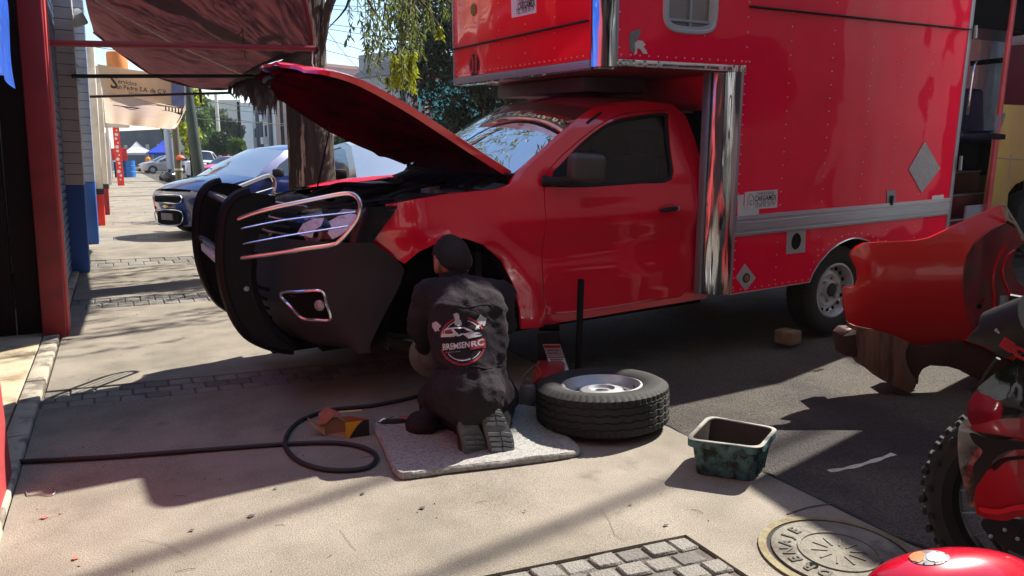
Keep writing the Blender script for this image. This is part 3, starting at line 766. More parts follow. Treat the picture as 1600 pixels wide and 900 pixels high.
for yy in (0.30, 1.55): MB(TF).tube([(-2.42, yy, 1.18), (-2.50, yy, 1.22), (-2.56, yy, 1.285)], 0.012, 6).build('hinge', BLKP, hood)
hi = hood_pt(0.93, 0.42, 0.05); 
tube_t([tl(517, 193, 1, 1.2), tl(507, 240, 1, 1.25), tl(496, 292, 1, 1.3)], 0.005, 'prop_rod', BLKP, 6)
# ragged insulation under the hood's rear edge
mb = MB(TF)
for k in range(26):
    u = 0.5+0.44*k/25; p = hood_pt(u, 0.03, 0.05); l = rnd.uniform(0.015, 0.06)
    mb.add([p, p+V((0.02, 0.03, 0)), p+V((rnd.uniform(-.02, .02), rnd.uniform(-0.01, 0.03), -l))], [(0, 1, 2)])
mb.build('torn_lining', DARK, hood)
# interior
part('dashboard', EB, MB(TF).box((-2.38, 0.3, 0.75), (-2.05, 1.6, 1.12)), 0.05)
SEATM = mat('dark seat fabric', srgb(34, 36, 44), 0.9, var=0.2)
for y0 in (0.36, 1.02):
    part('seat', SEATM, MB(TF).box((-1.75, y0, 0.62), (-1.28, y0+0.52, 0.78)).cbox((-1.30, y0+0.26, 1.02), (0.13, 0.48, 0.56), rotm(0, R(10), 0)), 0.04)
    part('headrest', SEATM, MB(TF).cbox((-1.22, y0+0.26, 1.38), (0.10, 0.26, 0.16)), 0.04)
MB(TF).lathe([(0.175+0.012*math.cos(a), 0.012*math.sin(a)) for a in [k*math.pi/3 for k in range(6)]], 28, aim((-1.92, 0.62, 1.12), (0.85, 0, 0.5)), closed=True).build('steering_wheel', BLKP, truck)
part('rear_cab_wall', DARK, MB(TF).box((-1.03, 0.2, 0.5), (-1.0, 1.69, 1.58)), 0)
part('cab_floor', DARK, MB(TF).box((-2.6, 0.2, 0.42), (-1.0, 1.69, 0.5)), 0)
part('headliner', mat('headliner', srgb(110, 96, 92), .9), MB(TF).box((-1.85, 0.33, 1.565), (-1.05, 1.56, 1.575)), 0)
# ---------------- cargo box ----------------
ZT = 2.62; ZB = 0.43; BW = 1.80
arc = [(0.005+0.44*math.cos(R(a)), 0.335+0.44*math.sin(R(a))) for a in range(167, 12, -7)]
c0 = tl(1262, 449, 1, 0); a0 = tl(1280, 411, 1, 0); a1 = tl(1318, 377, 1, 0)
al_ = [(-.222, ZB), (-.193, .487), (-.135, .556), (-.031, .633), (.055, .672), (.15, .694), (.21, .699)]
arc = al_+[(.42-x, z) for x, z in al_[::-1]]
wpx = [(1036, 2), (1036, 30), (1043, 44), (1056, 51), (1085, 54), (1103, 53), (1114, 47), (1119, 32), (1121, 4)]
wl = [(p.x, p.z) for p in (tl(x, y, 1, 0) for x, y in wpx)]
wz1 = wl[0][1]+0.20
wl = [(wl[0][0], wz1-0.05), (wl[0][0]+0.02, wz1-0.01), (wl[0][0]+0.05, wz1), (wl[-1][0]-0.05, wz1), (wl[-1][0]-0.02, wz1-0.01), (wl[-1][0], wz1-0.05)][::-1]+wl
wl = rnd2(wl, 3)
side_o = [(-0.985, ZB)]+arc+[(1.33, ZB), (1.33, ZT), (-1.93, ZT), (-1.93, 1.84), (-0.985, 1.84)]
wl_in = shrink(wl, 0.006)
bs = panel(MB(TF), side_o, [wl_in], lambda a, c, t: (a, t, c), 0.09, 0.02).build('box_side', REDBOX, truck, angle=40, label='near riveted side of the cargo box')
panel(MB(TF), [(p[0], p[1]) for p in side_o], [], lambda a, c, t: (a, BW-t, c), 0.2, 0.02).build('box_side', REDBOX, truck)
MB(TF).box((1.34, 0.02, ZB), (1.36, BW-0.02, ZT)).build('box_rear_door', REDBOX, truck)
MB(TF).box((-0.975, 0.03, ZB), (-0.955, BW-0.03, 1.84)).build('box_front_wall', REDBOX, truck)
MB(TF).box((-2.0, 0.03, 1.795), (-0.956, BW-0.03, 1.81)).build('overhang_floor', REDIN, truck)
MB(TF).box((-0.95, 0.03, ZB), (-0.24, BW-0.05, ZB+0.02)).build('box_floor', DARK, truck)
MB(TF).box((0.66, 0.05, ZB), (1.33, BW-0.05, ZB+0.02)).build('box_floor', DARK, truck)
MB(TF).box((-2.0, 0.02, ZT-0.015), (1.33, BW-0.02, ZT)).build('box_roof', REDBOX, truck)
MB(TF).box((-1.95, 0.45, ZT+0.001), (-1.0, 1.55, 3.12)).build('roof_shadow_box', REDBOX, truck, bevel=0.05, seg=4)  # unseen box added on the roof to shape the truck's shadow
MB(TF).box((-2.035, 0.10, 1.84), (-2.02, BW-0.012, ZT)).build('box_front_panel', mat('bright red box front', srgb(235, 0, 34), 0.35, spec=.2, var=0.05, vs=2.5, coat=0.7, wavy=0.02, wscale=2.2, coatr=0.06), truck, bevel=0.003)
# chrome corners and trims
def quarter(cx, cy, r, z0, z1, name, m=CHROMEW):
    mb = MB(TF); n = 14; nz = 40
    for j in range(nz+1):
        for i in range(n+1):
            a = math.pi+math.pi/2*i/n; rr = r
            mb.v.append(V((cx+rr*math.cos(a), cy+rr*math.sin(a), z0+(z1-z0)*j/nz)))
    for j in range(nz):
        for i in range(n): b = j*(n+1)+i; mb.f.append([b, b+1, b+n+2, b+n+1])
    return mb.build(name, m, truck)
quarter(-0.985, 0.145, 0.145, ZB, 1.80, 'chrome_corner'); quarter(-1.93, 0.10, 0.10, 1.80, ZT, 'chrome_corner')
MB(TF).box((-1.13, 0.144, ZB), (-0.976, 0.150, 1.80)).build('corner_return', GALV, truck)
for x0, x1 in ((-1.150, -1.131), (-0.984, -0.968)):
    MB(TF).box((x0, -0.004 if x0 > -1 else 0.10, ZB), (x1, 0.004 if x0 > -1 else 0.15, 1.80)).build('trim_strip', GALV, truck, bevel=0.002)
MB(TF).box((-1.936, -0.004, 1.80), (-1.924, 0.001, ZT)).build('trim_strip', GALV, truck)
MB(TF).box((-1.93, -0.005, 1.80), (-0.985, 0.012, 1.838)).build('chrome_sill', CHROMEW, truck, bevel=0.003)
MB(TF).box((-0.985, -0.006, 1.80), (-0.955, 0.012, 1.84)).build('chrome_sill', CHROMEW, truck, bevel=0.003)
MB(TF).box((-2.04, 0.10, 1.795), (-2.018, BW-0.005, 1.838)).build('front_sill', GALV, truck, bevel=0.002)
MB(TF).box((-2.03, 0.02, 1.785), (-1.93, BW-0.005, 1.796)).build('sill_underside', CHROMEW, truck)
MB(TF).box((-2.043, BW-0.012, 1.79), (-2.0, BW+0.004, ZT)).build('trim_strip', ALU, truck, bevel=0.003)
MB(TF).box((1.331, -0.006, ZB), (1.375, 0.02, ZT)).build('rear_post', GALV, truck, bevel=0.004)
MB(TF).box((-1.70, 0.62, 1.70), (-1.2, 1.75, 1.79)).build('fairing', mat('dull grey fairing', srgb(84, 72, 70), .5, var=.2), truck, bevel=0.004)
# arch trim, lower edge trim
MB(TF).tube([(a, -0.002, c) for a, c in arc], 0.005, 5).build('arch_trim', ALU, truck)
MB(TF).box((-0.985, -0.003, ZB-0.006), (arc[0][0], 0.015, ZB)).build('edge_trim', ALU, truck)
wa = MB(TF); prof = arc
for i, (a, c) in enumerate(prof): wa.v += [V((a, 0.012, c+0.002)), V((a, 0.42, c+0.002))]
wa.f = [[2*i, 2*i+1, 2*i+3, 2*i+2] for i in range(len(prof)-1)]; wa.build('wheel_housing', DARK, truck)
# ribbed aluminium side rail
ra, rb_ = tl(1150, 345, 1, 0), tl(1148, 390, 1, 0); z0, z1 = rb_.z-0.0, ra.z
z1 = tl(1250, 330, 1, 0).z+0.004; z0 = tl(1250, 359, 1, 0).z
mb = MB(TF)
prof = [(0.0, 0), (-0.012, 0.0), (-0.014, 0.12), (-0.006, 0.16), (-0.006, 0.24), (-0.014, 0.28), (-0.014, 0.66), (-0.006, 0.70), (-0.006, 0.78), (-0.014, 0.82), (-0.012, 1.0), (0, 1.0)]
for x in (-0.97, 1.33):
    for yy, f in prof: mb.v.append(V((x, yy, z0+(z1-z0)*f)))
n = len(prof); mb.f = [[i, i+n, i+n+1, i+1] for i in range(n-1)]+[list(range(n)), list(range(n, 2*n))[::-1]]
mb.build('side_rail', ALU, truck, smooth=False)
# rain gutters / dark ledges
g0 = tl(1170, 10, 1, 0); g1 = tl(1300, 24, 1, 0); zg = g0.z
gt = MB(TF).box((g0.x, -0.022, zg-0.006), (1.33, -0.001, zg+0.004)).build('drip_ledge', BLKP, truck, bevel=0.002)
zf = tl(800, 58, 0, -2.035).z
MB(TF).box((-2.06, 0.11, zf-0.006), (-2.036, BW, zf+0.004)).build('drip_ledge', BLKP, truck, bevel=0.002)
# rivets, joined
RIV = mat('rivet heads', srgb(215, 190, 195), 0.35, metal=0.6, var=0)
rv = MB(TF)
def rivet(x, z): rv.ball((x, -0.001, z), 0.0048, 6, 4)
xcols = [(tl(1165, 105, 1, 0).x, 0), (tl(1225, 230, 1, 0).x, 1), (tl(1293, 195, 1, 0).x, 2), (tl(1355, 180, 1, 0).x, 3), (tl(1403, 180, 1, 0).x, 4), (tl(1454, 130, 1, 0).x, 5), (tl(1504, 130, 1, 0).x, 6)]
RZ0 = z1
for x, k in xcols:
    z = RZ0+0.05 if k else 1.86
    while z < ZT-0.03:
        if not (wl[0][0]-2 < x < -9) : rivet(x, z)
        z += 0.085 if k not in (6,) else 0.045
z = ZB+0.04
while z < 1.84: rivet(-0.955, z); z += 0.06
for x, k in xcols[1:]:
    z = ZB+0.05
    while z < z0-0.03:
        if math.hypot((x-.21)/1.2, z-0.36) > 0.40: rivet(x, z)
        z += 0.085
x = -0.95
while x < arc[0][0]-0.01: rivet(x, ZB+0.02); x += 0.065
for a in range(160, 20, -9): rivet(0.21+0.46*math.cos(R(a)), 0.40+0.335*math.sin(R(a)))
x = -1.90
while x < -0.9: rivet(x, 1.862); x += 0.065
x = -1.92
z = 1.90
while z < ZT: rivet(-1.915, z); rivet(-1.30, z) if z < 2.06 and z > 1.9 else None; z += 0.09
rv.build('rivet', RIV, truck, kind='stuff')
rv2 = MB(TF)
for y in [0.16+0.057*k for k in range(29)]: rv2.ball((-2.036, y, 1.862), 0.0045, 6, 4)
for y in (0.45, 0.78, 1.12, 1.46):
    z = 1.93
    while z < ZT: rv2.ball((-2.036, y, z), 0.0045, 6, 4); z += 0.085
z = 1.9
while z < ZT: rv2.ball((-2.036, BW-0.04, z), 0.004, 6, 4); z += 0.06
rv2.build('rivet', RIV, truck, kind='stuff')
# box window
win = MB(TF)
n = len(wl); ws2 = shrink(wl, 0.045)
for k, (off, L) in enumerate(((0.0, wl), (-0.014, shrink(wl, 0.004)), (-0.016, shrink(wl, 0.018)), (-0.006, shrink(wl, 0.024)), (-0.008, shrink(wl, 0.04)), (0.02, ws2))):
    for a, c in L: win.v.append(V((a, off, c)))
for k in range(5):
    for i in range(n): j = (i+1) % n; win.f.append([k*n+i, k*n+j, (k+1)*n+j, (k+1)*n+i])
wf = win.build('window_frame', mat('grey window frame', srgb(170, 176, 186), .45, var=.05), truck, fix=True)
panel(MB(TF), ws2, [], lambda a, c, t: (a, 0.018, c), 0.08, 0).build('window_glass', glassmat('box window glass', (.5, .55, .58, 1), .14, haze=.25), wf)
cxw = sum(p[0] for p in wl)/n; zl, zh = min(p[1] for p in ws2), max(p[1] for p in ws2)
MB(TF).box((cxw-0.006, 0.004, zl), (cxw+0.012, 0.02, zh)).build('window_mullion', GALV, wf)
MB(TF).box((min(p[0] for p in ws2), 0.0, zl+0.02), (max(p[0] for p in ws2), 0.012, zl+0.034)).build('window_rail', GALV, wf)
MB(TF).box((-1.5, 0.5, 1.9), (-0.5, 0.52, 2.5)).build('inner_partition', mat('pale interior lining', srgb(150, 155, 165), .8), truck)
# fittings on the side
def sq(px, py): p = tl(px, py, 1, 0); return p
def onside(pxs, y, name, m, th=0.003, parent=None):
    P = [(p.x, p.z) for p in (sq(*q) for q in pxs)]
    return MB(TF).prism(P, -y, -y-th, lambda a, c, t: (a, t, c)).build(name, m, parent or truck, smooth=False, fix=True)
DP = mat('diamond plate steel', srgb(176, 178, 184), 0.45, metal=0.35, var=0.12, vs=30, bump=0.6, bs=110)
onside([(1444, 221), (1468, 263), (1439, 301), (1419, 265)], 0.002, 'diamond_plate', DP, 0.004)
ly = onside([(1163, 412), (1180, 434), (1164, 454), (1149, 434)], 0.002, 'diamond_badge', DP, 0.004)
LIO = mat('amber emblem', srgb(150, 100, 40), .6, var=.4, vs=70)
lc = sq(1165, 434); MB(TF).lathe([(0.033, 0), (0.03, 0.004), (0, 0.004)], 16, Matrix.Translation((lc.x, -0.006, lc.z)) @ rotm(R(90)) ).build('emblem_disc', INK, ly)
MB(TF).lathe([(0.021, 0), (0.018, 0.003), (0, 0.003)], 10, Matrix.Translation((lc.x, -0.010, lc.z)) @ rotm(R(90))).build('emblem', LIO, ly)
fpl = onside([(1229, 361), (1258, 358), (1257, 394), (1228, 397)], 0.001, 'filler_plate', DP, 0.004)
lc = sq(1243, 377); MB(TF).lathe([(0.045, 0), (0.043, 0.004), (0.036, 0.004), (0.034, 0.001), (0, 0.001)], 20, Matrix.Translation((lc.x, -0.005, lc.z)) @ rotm(R(90)) @ Matrix.Scale(1.25, 4, (0, 1, 0))).build('filler_cap', BLKG, fpl)
lt = onside([(1385, 298), (1398, 297), (1398, 322), (1385, 324)], 0.001, 'latch_plate', GALV, 0.004)
lc = sq(1391, 313); MB(TF).cbox((lc.x, -0.012, lc.z), (0.025, 0.016, 0.07)).build('latch', BLKP, lt, bevel=0.004)
onside([(1152, 305), (1162, 304), (1161, 321), (1186, 319), (1185, 338), (1152, 341)], 0.0012, 'white_patch', WHITEP, 0.0015)
stk = onside([(1163, 300), (1214, 296), (1213, 324), (1162, 328)], 0.004, 'maker_sticker', WHITEP, 0.0015)
onside([(1212, 332), (1240, 330), (1240, 343), (1213, 345)], 0.0016, 'white_patch', WHITEP, 0.0015)
onside([(1456, 306), (1474, 304), (1474, 314), (1456, 316)], 0.0012, 'white_patch', WHITEP, 0.0015)
def side_text(s, px, py, w_px, parent, m=INK, depth_=0.0006, off=0.0062, sq_=1.0, fo=0.0):
    p = sq(px, py); a = sq(px-w_px/2, py); b = sq(px+w_px/2, py); w = abs(b.x-a.x)
    tm = text_mb(s, 1, 0.0, Matrix.Identity(4), None, fo); xs = [v.x for v in tm.v]; W = max(xs)-min(xs); sc = w/W
    M_ = Matrix.Translation((p.x, -off, p.z)) @ rotm(R(90)) @ Matrix.Diagonal((sc, sc*sq_, 1, 1))
    mb = MB(TF); mb.add(tm.v, tm.f, M_); return mb.build('lettering', m, parent, smooth=False)
side_text('CARROCERIAS', 1195, 302, 27, stk); side_text('CARGAMEX', 1195, 309.5, 34, stk, sq_=1.25, fo=0.02)
side_text('TEL. 5558 36 78 32', 1195, 316, 32, stk); side_text('5558 96 18 79', 1194, 320.5, 30, stk)
lg = [(p.x, -0.0062, p.z) for p in (sq(1167, 321), sq(1168, 309), sq(1172, 303), sq(1176, 309), sq(1177, 320))]
MB(TF).tube(catmull(lg, 4), 0.0016, 5).build('logo_outline', REDINK, stk); side_text('C', 1172, 317, 4.5, stk)
# helmet badge (generic plumed helmet)
hel = [(982, 60), (984, 52), (990, 48), (997, 46), (1001, 48), (999, 56), (995, 60), (993, 66), (990, 68), (992, 76), (989, 84), (984, 78)]
onside(hel, 0.001, 'helmet_badge', mat('badge grey', srgb(120, 126, 128), .4, metal=.3, var=.3, vs=40), 0.003)
hel2 = [(991, 68), (996, 63), (1003, 64), (1008, 70), (1004, 73), (1009, 79), (1011, 84), (1004, 84), (1000, 77), (995, 75), (994, 84), (990, 86), (992, 77)]
onside(hel2, 0.003, 'helmet_badge', mat('badge white', srgb(205, 200, 200), .4, var=.1), 0.003)
# front panel: 01 roundel, sticker
def onfront(pxs, x, name, m, th=0.003, parent=None):
    P = [(p.y, p.z) for p in (tl(a, b, 0, -2.035) for a, b in pxs)]
    return MB(TF).prism(P, -2.035-x, -2.035-x-th, lambda a, c, t: (t, a, c)).build(name, m, parent or truck, smooth=False, fix=True)
FS = Matrix(((0, 0, -1, 0), (-1, 0, 0, 0), (0, 1, 0, 0), (0, 0, 0, 1)))
def front_text(s, px, py, w_px, parent, m, off=0.006, sqz=1.0, fo=0.0):
    p = tl(px, py, 0, -2.035); a = tl(px-w_px/2, py, 0, -2.035); b = tl(px+w_px/2, py, 0, -2.035); w = abs(b.y-a.y)
    tm = text_mb(s, 1, 0.0, Matrix.Identity(4), None, fo); xs = [v.x for v in tm.v]; W = max(xs)-min(xs); sc = w/W
    M_ = Matrix.Translation((-2.035-off, p.y, p.z)) @ FS @ Matrix.Diagonal((sc, sc*sqz, 1, 1))
    mb = MB(TF); mb.add(tm.v, tm.f, M_); return mb.build('lettering', m, parent, smooth=False)
c = tl(741, 102, 0, -2.035)
ro = MB(TF).lathe([(0.078, 0), (0.076, 0.003), (0, 0.003)], 28, Matrix.Translation((-2.036, c.y, c.z)) @ FS).build('number_roundel', INK, truck)
front_text('01', 741, 102, 12, ro, mat('red numerals', srgb(200, 20, 35), .5, var=0), 0.0055, 1.25, 0.02)
c = tl(740, 15, 0, -2.035)
ro = MB(TF).lathe([(0.043, 0), (0.04, 0.003), (0, 0.003)], 20, Matrix.Translation((-2.036, c.y, c.z)) @ FS).build('small_roundel', mat('olive emblem', srgb(120, 110, 60), .6, var=.5, vs=60), truck)
st2 = onfront([(799, -4), (838, -7), (838, 20), (800, 28)], 0.0, 'maker_sticker', WHITEP, 0.002)
front_text('CARGAMEX', 823, 8, 27, st2, INK, 0.004, 1.5, 0.02); front_text('TEL. 5558 36 78', 821, 15.5, 28, st2, INK, 0.004, 1.5); front_text('CARROCERIAS', 822, 1.5, 26, st2, INK, 0.004, 1.3)
# wheels and chassis
RSI = mat('silver wheel steel bright', srgb(196, 198, 203), 0.3, metal=0.45, var=0.08, vs=8)
wheel(truck, TF, (0.135, 0.14, 0.318), 0.325, 0.20, RSI, -1)
wheel(truck, TF, (0.135, BW-0.17, 0.322), 0.325, 0.20, RSI, 1, tread=False)
wheel(truck, TF, (-2.80, 1.62, 0.34), 0.325, 0.20, RSI, 1, tread=False)
for y0 in (0.42, 1.38):
    MB(TF).box((-3.5, y0, 0.33), (1.3, y0+0.08, 0.43)).build('chassis_rail', DARK, truck)
MB(TF).tube([(0.135, 0.25, 0.32), (0.135, 1.6, 0.32)], 0.045, 10).ball((0.135, 0.9, 0.32), (0.14, 0.12, 0.14)).build('rear_axle', DARK, truck)
MB(TF).box((-2.3, 0.35, 0.30), (-1.0, 0.7, 0.42)).build('fuel_tank', DARK, truck, bevel=0.03)
MB(TF).box((-3.4, 0.7, 0.25), (-2.5, 1.2, 0.6)).build('sump', DARK, truck, bevel=0.05)
MB(TF).box((-2.45, 0.24, 0.33), (-1.0, 0.30, 0.42)).build('sill_inner', DARK, truck)
# liner of the empty wheel arch
al = MB(TF)
for j in range(13):
    a = R(-10+200*j/12)
    for i in range(5): al.v.append(V((-2.80+0.42*math.cos(a), 0.20+0.42*i/4, 0.42+0.42*math.sin(a))))
for j in range(12):
    for i in range(4): b = j*5+i; al.f.append([b, b+1, b+6, b+5])
al.build('wheel_arch_liner', BLKP, truck)
# bare hub, disc, caliper and arm
hb = truck
DISC = mat('worn brake disc', srgb(128, 124, 122), 0.4, metal=0.5, var=0.15, vs=30)
dc = tl(676, 553, 1, 0.16)
MB(TF).lathe([(0.125, 0.0), (0.125, 0.018), (0.075, 0.019), (0.07, 0.035), (0.03, 0.04), (0, 0.04)], 36, aim(dc, (-0.35, -1, 0.05))).build('brake_disc', DISC, truck)
IRON = mat('rusty iron', srgb(60, 48, 42), 0.8, metal=0.3, var=0.3, vs=15)
tube_t([V((-3.2, 0.5, 0.36)), V((-3.05, 0.34, 0.31)), V((-2.9, 0.24, 0.30))], 0.03, 'control_arm', IRON, 8)
tube_t([V((-2.7, 0.6, 0.42)), V((-2.8, 0.4, 0.42)), V((-2.85, 0.28, 0.43))], 0.025, 'drive_shaft', IRON, 8)
tube_t([V((-2.9, 0.3, 0.45)), V((-2.88, 0.36, 0.65)), V((-2.86, 0.42, 0.86))], 0.035, 'shock_absorber', IRON, 10)
MB(TF).cbox((-2.95, 0.25, 0.45), (0.08, 0.10, 0.16)).build('brake_caliper', IRON, truck, bevel=0.015)
tube_t([V((-3.45, 0.6, 0.40)), V((-3.2, 0.45, 0.38)), V((-3.0, 0.3, 0.36))], 0.012, 'tie_rod', IRON, 6)
# ---------------- shop row on the left ----------------
PINK = mat('faded red wall paint', srgb(186, 66, 66), 0.75, var=0.1, vs=2, bump=0.15, bs=30, col2=srgb(150, 44, 48), c2scale=1.5, c2lo=.52, c2hi=.7, grain=.05)
DRED = mat('dark red pillar paint', srgb(140, 24, 38), 0.6, var=0.12, vs=3, bump=0.12, bs=25, col2=srgb(96, 22, 32), c2scale=1.2, c2lo=.5, c2hi=.65)
WTILE = mat('greyed white tile', srgb(176, 170, 168), 0.5, var=0.12, vs=3, bump=0.08, bs=40)
BLUEP = mat('blue painted plaster', srgb(24, 76, 150), 0.65, var=0.12, vs=3, bump=0.1, bs=30, col2=srgb(20, 50, 100), c2scale=2, c2lo=.55, c2hi=.7)
BTILE = mat('grey blue tile', srgb(120, 134, 160), 0.5, var=0.12, vs=3)
SHUT = mat('blue shutter slats', srgb(74, 94, 122), 0.45, metal=0.3, var=0.15, vs=5)
WPL = mat('dirty white plaster', srgb(206, 198, 184), 0.85, var=0.12, vs=1.2, bump=0.2, bs=20, col2=srgb(160, 150, 136), c2scale=1.1, c2lo=.5, c2hi=.7)
REDP = mat('bright red base paint', srgb(214, 52, 40), 0.7, var=0.1, vs=3)
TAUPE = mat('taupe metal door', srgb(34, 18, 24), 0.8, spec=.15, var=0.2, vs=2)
GROUT = mat('grout', srgb(90, 84, 80), 0.9)
FGREY0 = mat('grey lintel', srgb(120, 118, 116), .85)
t = thing('red_wall', 'faded pinkish red plastered wall nearest the camera at the left edge', 'wall', (-0.8, 1.5, 0))
MB().box((-1.1, 2.35, -0.02), (-0.472, 3.50, 3.9)).build('wall', PINK, t, bevel=0.012)
og = thing('unseen_bay', 'unseen dark bay added beside the camera before the red wall to cut red bounce', 'garage', (-1, -1, 0))  # added out of view, dark so that less red light bounces
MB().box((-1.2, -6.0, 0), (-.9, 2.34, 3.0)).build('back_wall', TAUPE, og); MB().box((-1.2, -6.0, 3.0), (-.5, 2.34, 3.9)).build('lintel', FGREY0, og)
sh = thing('workshop_front', 'open workshop front with dark metal doors behind a tall dark red pillar', 'shop', (-0.8, 5, 0))
MB().box((-0.56, 6.26, 0), (-0.41, 6.56, 3.9)).build('pillar', DRED, sh, bevel=0.012)
MB().box((-0.418, 6.30, 0), (-0.398, 6.60, 3.9)).build('lit_pillar_edge', PINK, sh, bevel=0.006)  # sunlit side of the pillar, its light put into the paler red
for k in range(9):
    y0 = 3.65+0.32*k
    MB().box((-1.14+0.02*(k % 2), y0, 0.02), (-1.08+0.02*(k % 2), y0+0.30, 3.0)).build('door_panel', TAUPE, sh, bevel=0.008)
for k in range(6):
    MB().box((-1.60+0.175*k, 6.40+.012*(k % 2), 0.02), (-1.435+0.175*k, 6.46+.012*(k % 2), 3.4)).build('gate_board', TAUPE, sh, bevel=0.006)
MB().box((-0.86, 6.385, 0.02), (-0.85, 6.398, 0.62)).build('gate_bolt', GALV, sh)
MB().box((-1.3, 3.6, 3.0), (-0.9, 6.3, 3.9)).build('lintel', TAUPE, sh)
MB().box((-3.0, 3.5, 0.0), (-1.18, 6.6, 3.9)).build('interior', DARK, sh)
s = thing('roller_shutter', 'closed blue grey roller shutter between the red pillar and the tiled pillar', 'shutter', (-0.5, 8, 0))
for k in range(38):
    z = 0.03+0.083*k
    MB().tube([(-0.535, 6.64, z+0.04), (-0.535, 9.74, z+0.04)], 0.020, 8, flat=2.05).build('slat', SHUT, s)
MB().box((-0.62, 6.6, 0), (-0.54, 9.8, 3.9)).build('housing', TAUPE, s)
MB().box((-0.46, 6.602, 0), (-0.40, 6.66, 3.5)).build('guide_rail', GALV, s, bevel=0.004)
def tiled_pillar(label, x0, x1, y0, y1, zb, base_m, tile_m, H=3.9, tile=0.12):
    t = thing('tiled_pillar', label, 'pillar', ((x0+x1)/2, y0, 0))
    MB().box((x0, y0, 0), (x1, y1, zb)).build('painted_base', base_m, t, bevel=0.01)
    MB().box((x0+0.008, y0+0.008, zb), (x1-0.008, y1-0.008, H)).build('core', GROUT, t)
    z = zb+0.004
    while z < H-tile:
        MB().box((x0, y0, z), (x1+rnd.uniform(-.002, .002), y1, z+tile-0.007)).build('tile', tile_m, t, bevel=0.003, seg=1); z += tile
    return t
tiled_pillar('pillar of greyed white tile with a dark blue base right after the blue shutter', -0.67, -0.345, 9.82, 10.15, 1.0, BLUEP, WTILE)
tiled_pillar('narrow grey blue tiled pillar with bright blue base, second pillar past the shutter', -0.52, -0.30, 13.1, 13.6, 0.95, BLUEP, BTILE, H=3.6)
def plain_pillar(label, x0, x1, y0, y1, zb, bm, tm, H=3.4):
    t = thing('shop_pillar', label, 'pillar', ((x0+x1)/2, y0, 0))
    MB().box((x0, y0, 0), (x1, y1, zb)).build('painted_base', bm, t, bevel=0.01)
    MB().box((x0+.004, y0+.004, zb), (x1-.004, y1-.004, H)).build('shaft', tm, t, bevel=0.01)
    MB().box((x0-.01, y0-.01, zb-0.005), (x1+.01, y1, zb+0.10)).build('dark_band', INK, t)
plain_pillar('white plaster pillar with a bright red base, nearer of the two red based pillars', -0.45, -0.24, 16.8, 17.4, 0.62, REDP, WPL)
plain_pillar('white plaster pillar with a darker red base, farther of the two red based pillars', -0.40, -0.17, 20.0, 20.7, 0.62, DRED, WPL)
def facade(label, y0, y1, x, H, m, doors, base=None, top=None):
    t = thing('shop_building', label, 'building', (x-1, y0, 0))
    MB().box((x-4.0, y0, 0), (x, y1, H)).build('wall', m, t, bevel=0.01)
    MB().box((x-4.05, y0-0.001, H), (x+0.06, y1, H+0.12)).build('cornice', WPL, t, bevel=0.01)
    for (a, b, z, mm) in doors:
        f = MB().box((x-0.01, a, 0.05), (x+0.025, b, z)).build('door', mm, t, bevel=0.005)
        MB().box((x+0.02, a+0.05, z-0.35), (x+0.035, b-0.05, z-0.08)).build('pane', DGLASS, f)
        MB().box((x-0.02, a-0.06, 0), (x+0.04, a, z+0.05)).build('door_frame', WPL, f); MB().box((x-0.02, b, 0), (x+0.04, b+0.06, z+0.05)).build('door_frame', WPL, f)
    return t
facade('blue and white shop wall with a narrow door past the tiled pillar', 10.16, 13.09, -0.5, 3.7, WPL, [(10.6, 11.6, 2.3, BLUEP), (12.0, 12.8, 2.2, SHUT)])
facade('dirty white shop building with red based pillars in front', 13.7, 24, -0.42, 3.4, WPL, [(14.2, 15.2, 2.3, SHUT), (18, 19.4, 2.4, GALV), (21.5, 22.8, 2.2, TAUPE)])
facade('long low white building further down the row under the tan canopy', 24.1, 44, -0.28, 3.5, WPL, [(26, 28, 2.4, GALV), (31, 32.2, 2.2, SHUT), (37, 39, 2.4, TAUPE)])
facade('far pale building closing the row behind the blue drum', 44.1, 90, -0.15, 4.2, mat('far pale wall', srgb(186, 182, 186), .85, var=.15, vs=.4), [(52, 55, 2.5, SHUT), (63, 66, 2.5, GALV)])
for o in list(COL.objects):   # the old facades lean a touch over the sidewalk
    if o.parent is None and o.type == 'EMPTY' and o.name.split('.')[0] in ('workshop_front', 'roller_shutter', 'tiled_pillar', 'shop_pillar', 'shop_building'):
        o.matrix_world = o.matrix_world @ Matrix.Rotation(R(1.7), 4, 'Y')
# clutter on the facade
t = thing('wall_lamp', 'small grey box lamp on a bracket high on the white facade', 'lamp', tuple(wax(118, 28, 1, 10.4)))
p = wax(120, 28, 1, 10.3)
MB().cbox(p, (0.16, 0.3, 0.14), rotm(R(20), R(-25), 0)).build('housing', GALV, t, bevel=0.02)
MB().tube([p+V((-0.02, 0, .05)), p+V((-0.25, 0, 0.12))], 0.025, 8).build('bracket', BLKP, t)
for k in range(5):
    z = 2.55+0.22*k
    tag(MB().tube(catmull([(-0.40, 10.3, z), (-0.36, 13, z-0.12), (-0.38, 17, z+0.1), (-0.3, 24, z-0.1)], 5), 0.014, 5).build('facade_cable', BLKP), 'black cable slung along the shop fronts, '+['lowest', 'second from bottom', 'middle', 'second from top', 'topmost'][k]+' of five', 'cable', 'cables along the shop fronts')
p = wax(183, 97, 1, 30)
t = thing('water_tank', 'orange water tank on the roof above the tan canopy', 'water tank', tuple(p))
MB().lathe([(0.30, -0.35), (0.33, -0.32), (0.33, 0.25), (0.30, 0.32), (0.12, 0.36), (0, 0.36)], 20, Matrix.Translation(p)).build('tank', mat('orange plastic', srgb(214, 128, 62), .6, var=.1), t)
MB().box(tuple(p+V((-0.9, -0.5, -2.2))), tuple(p+V((0.2, 0.5, -0.36)))).build('base', WPL, t)
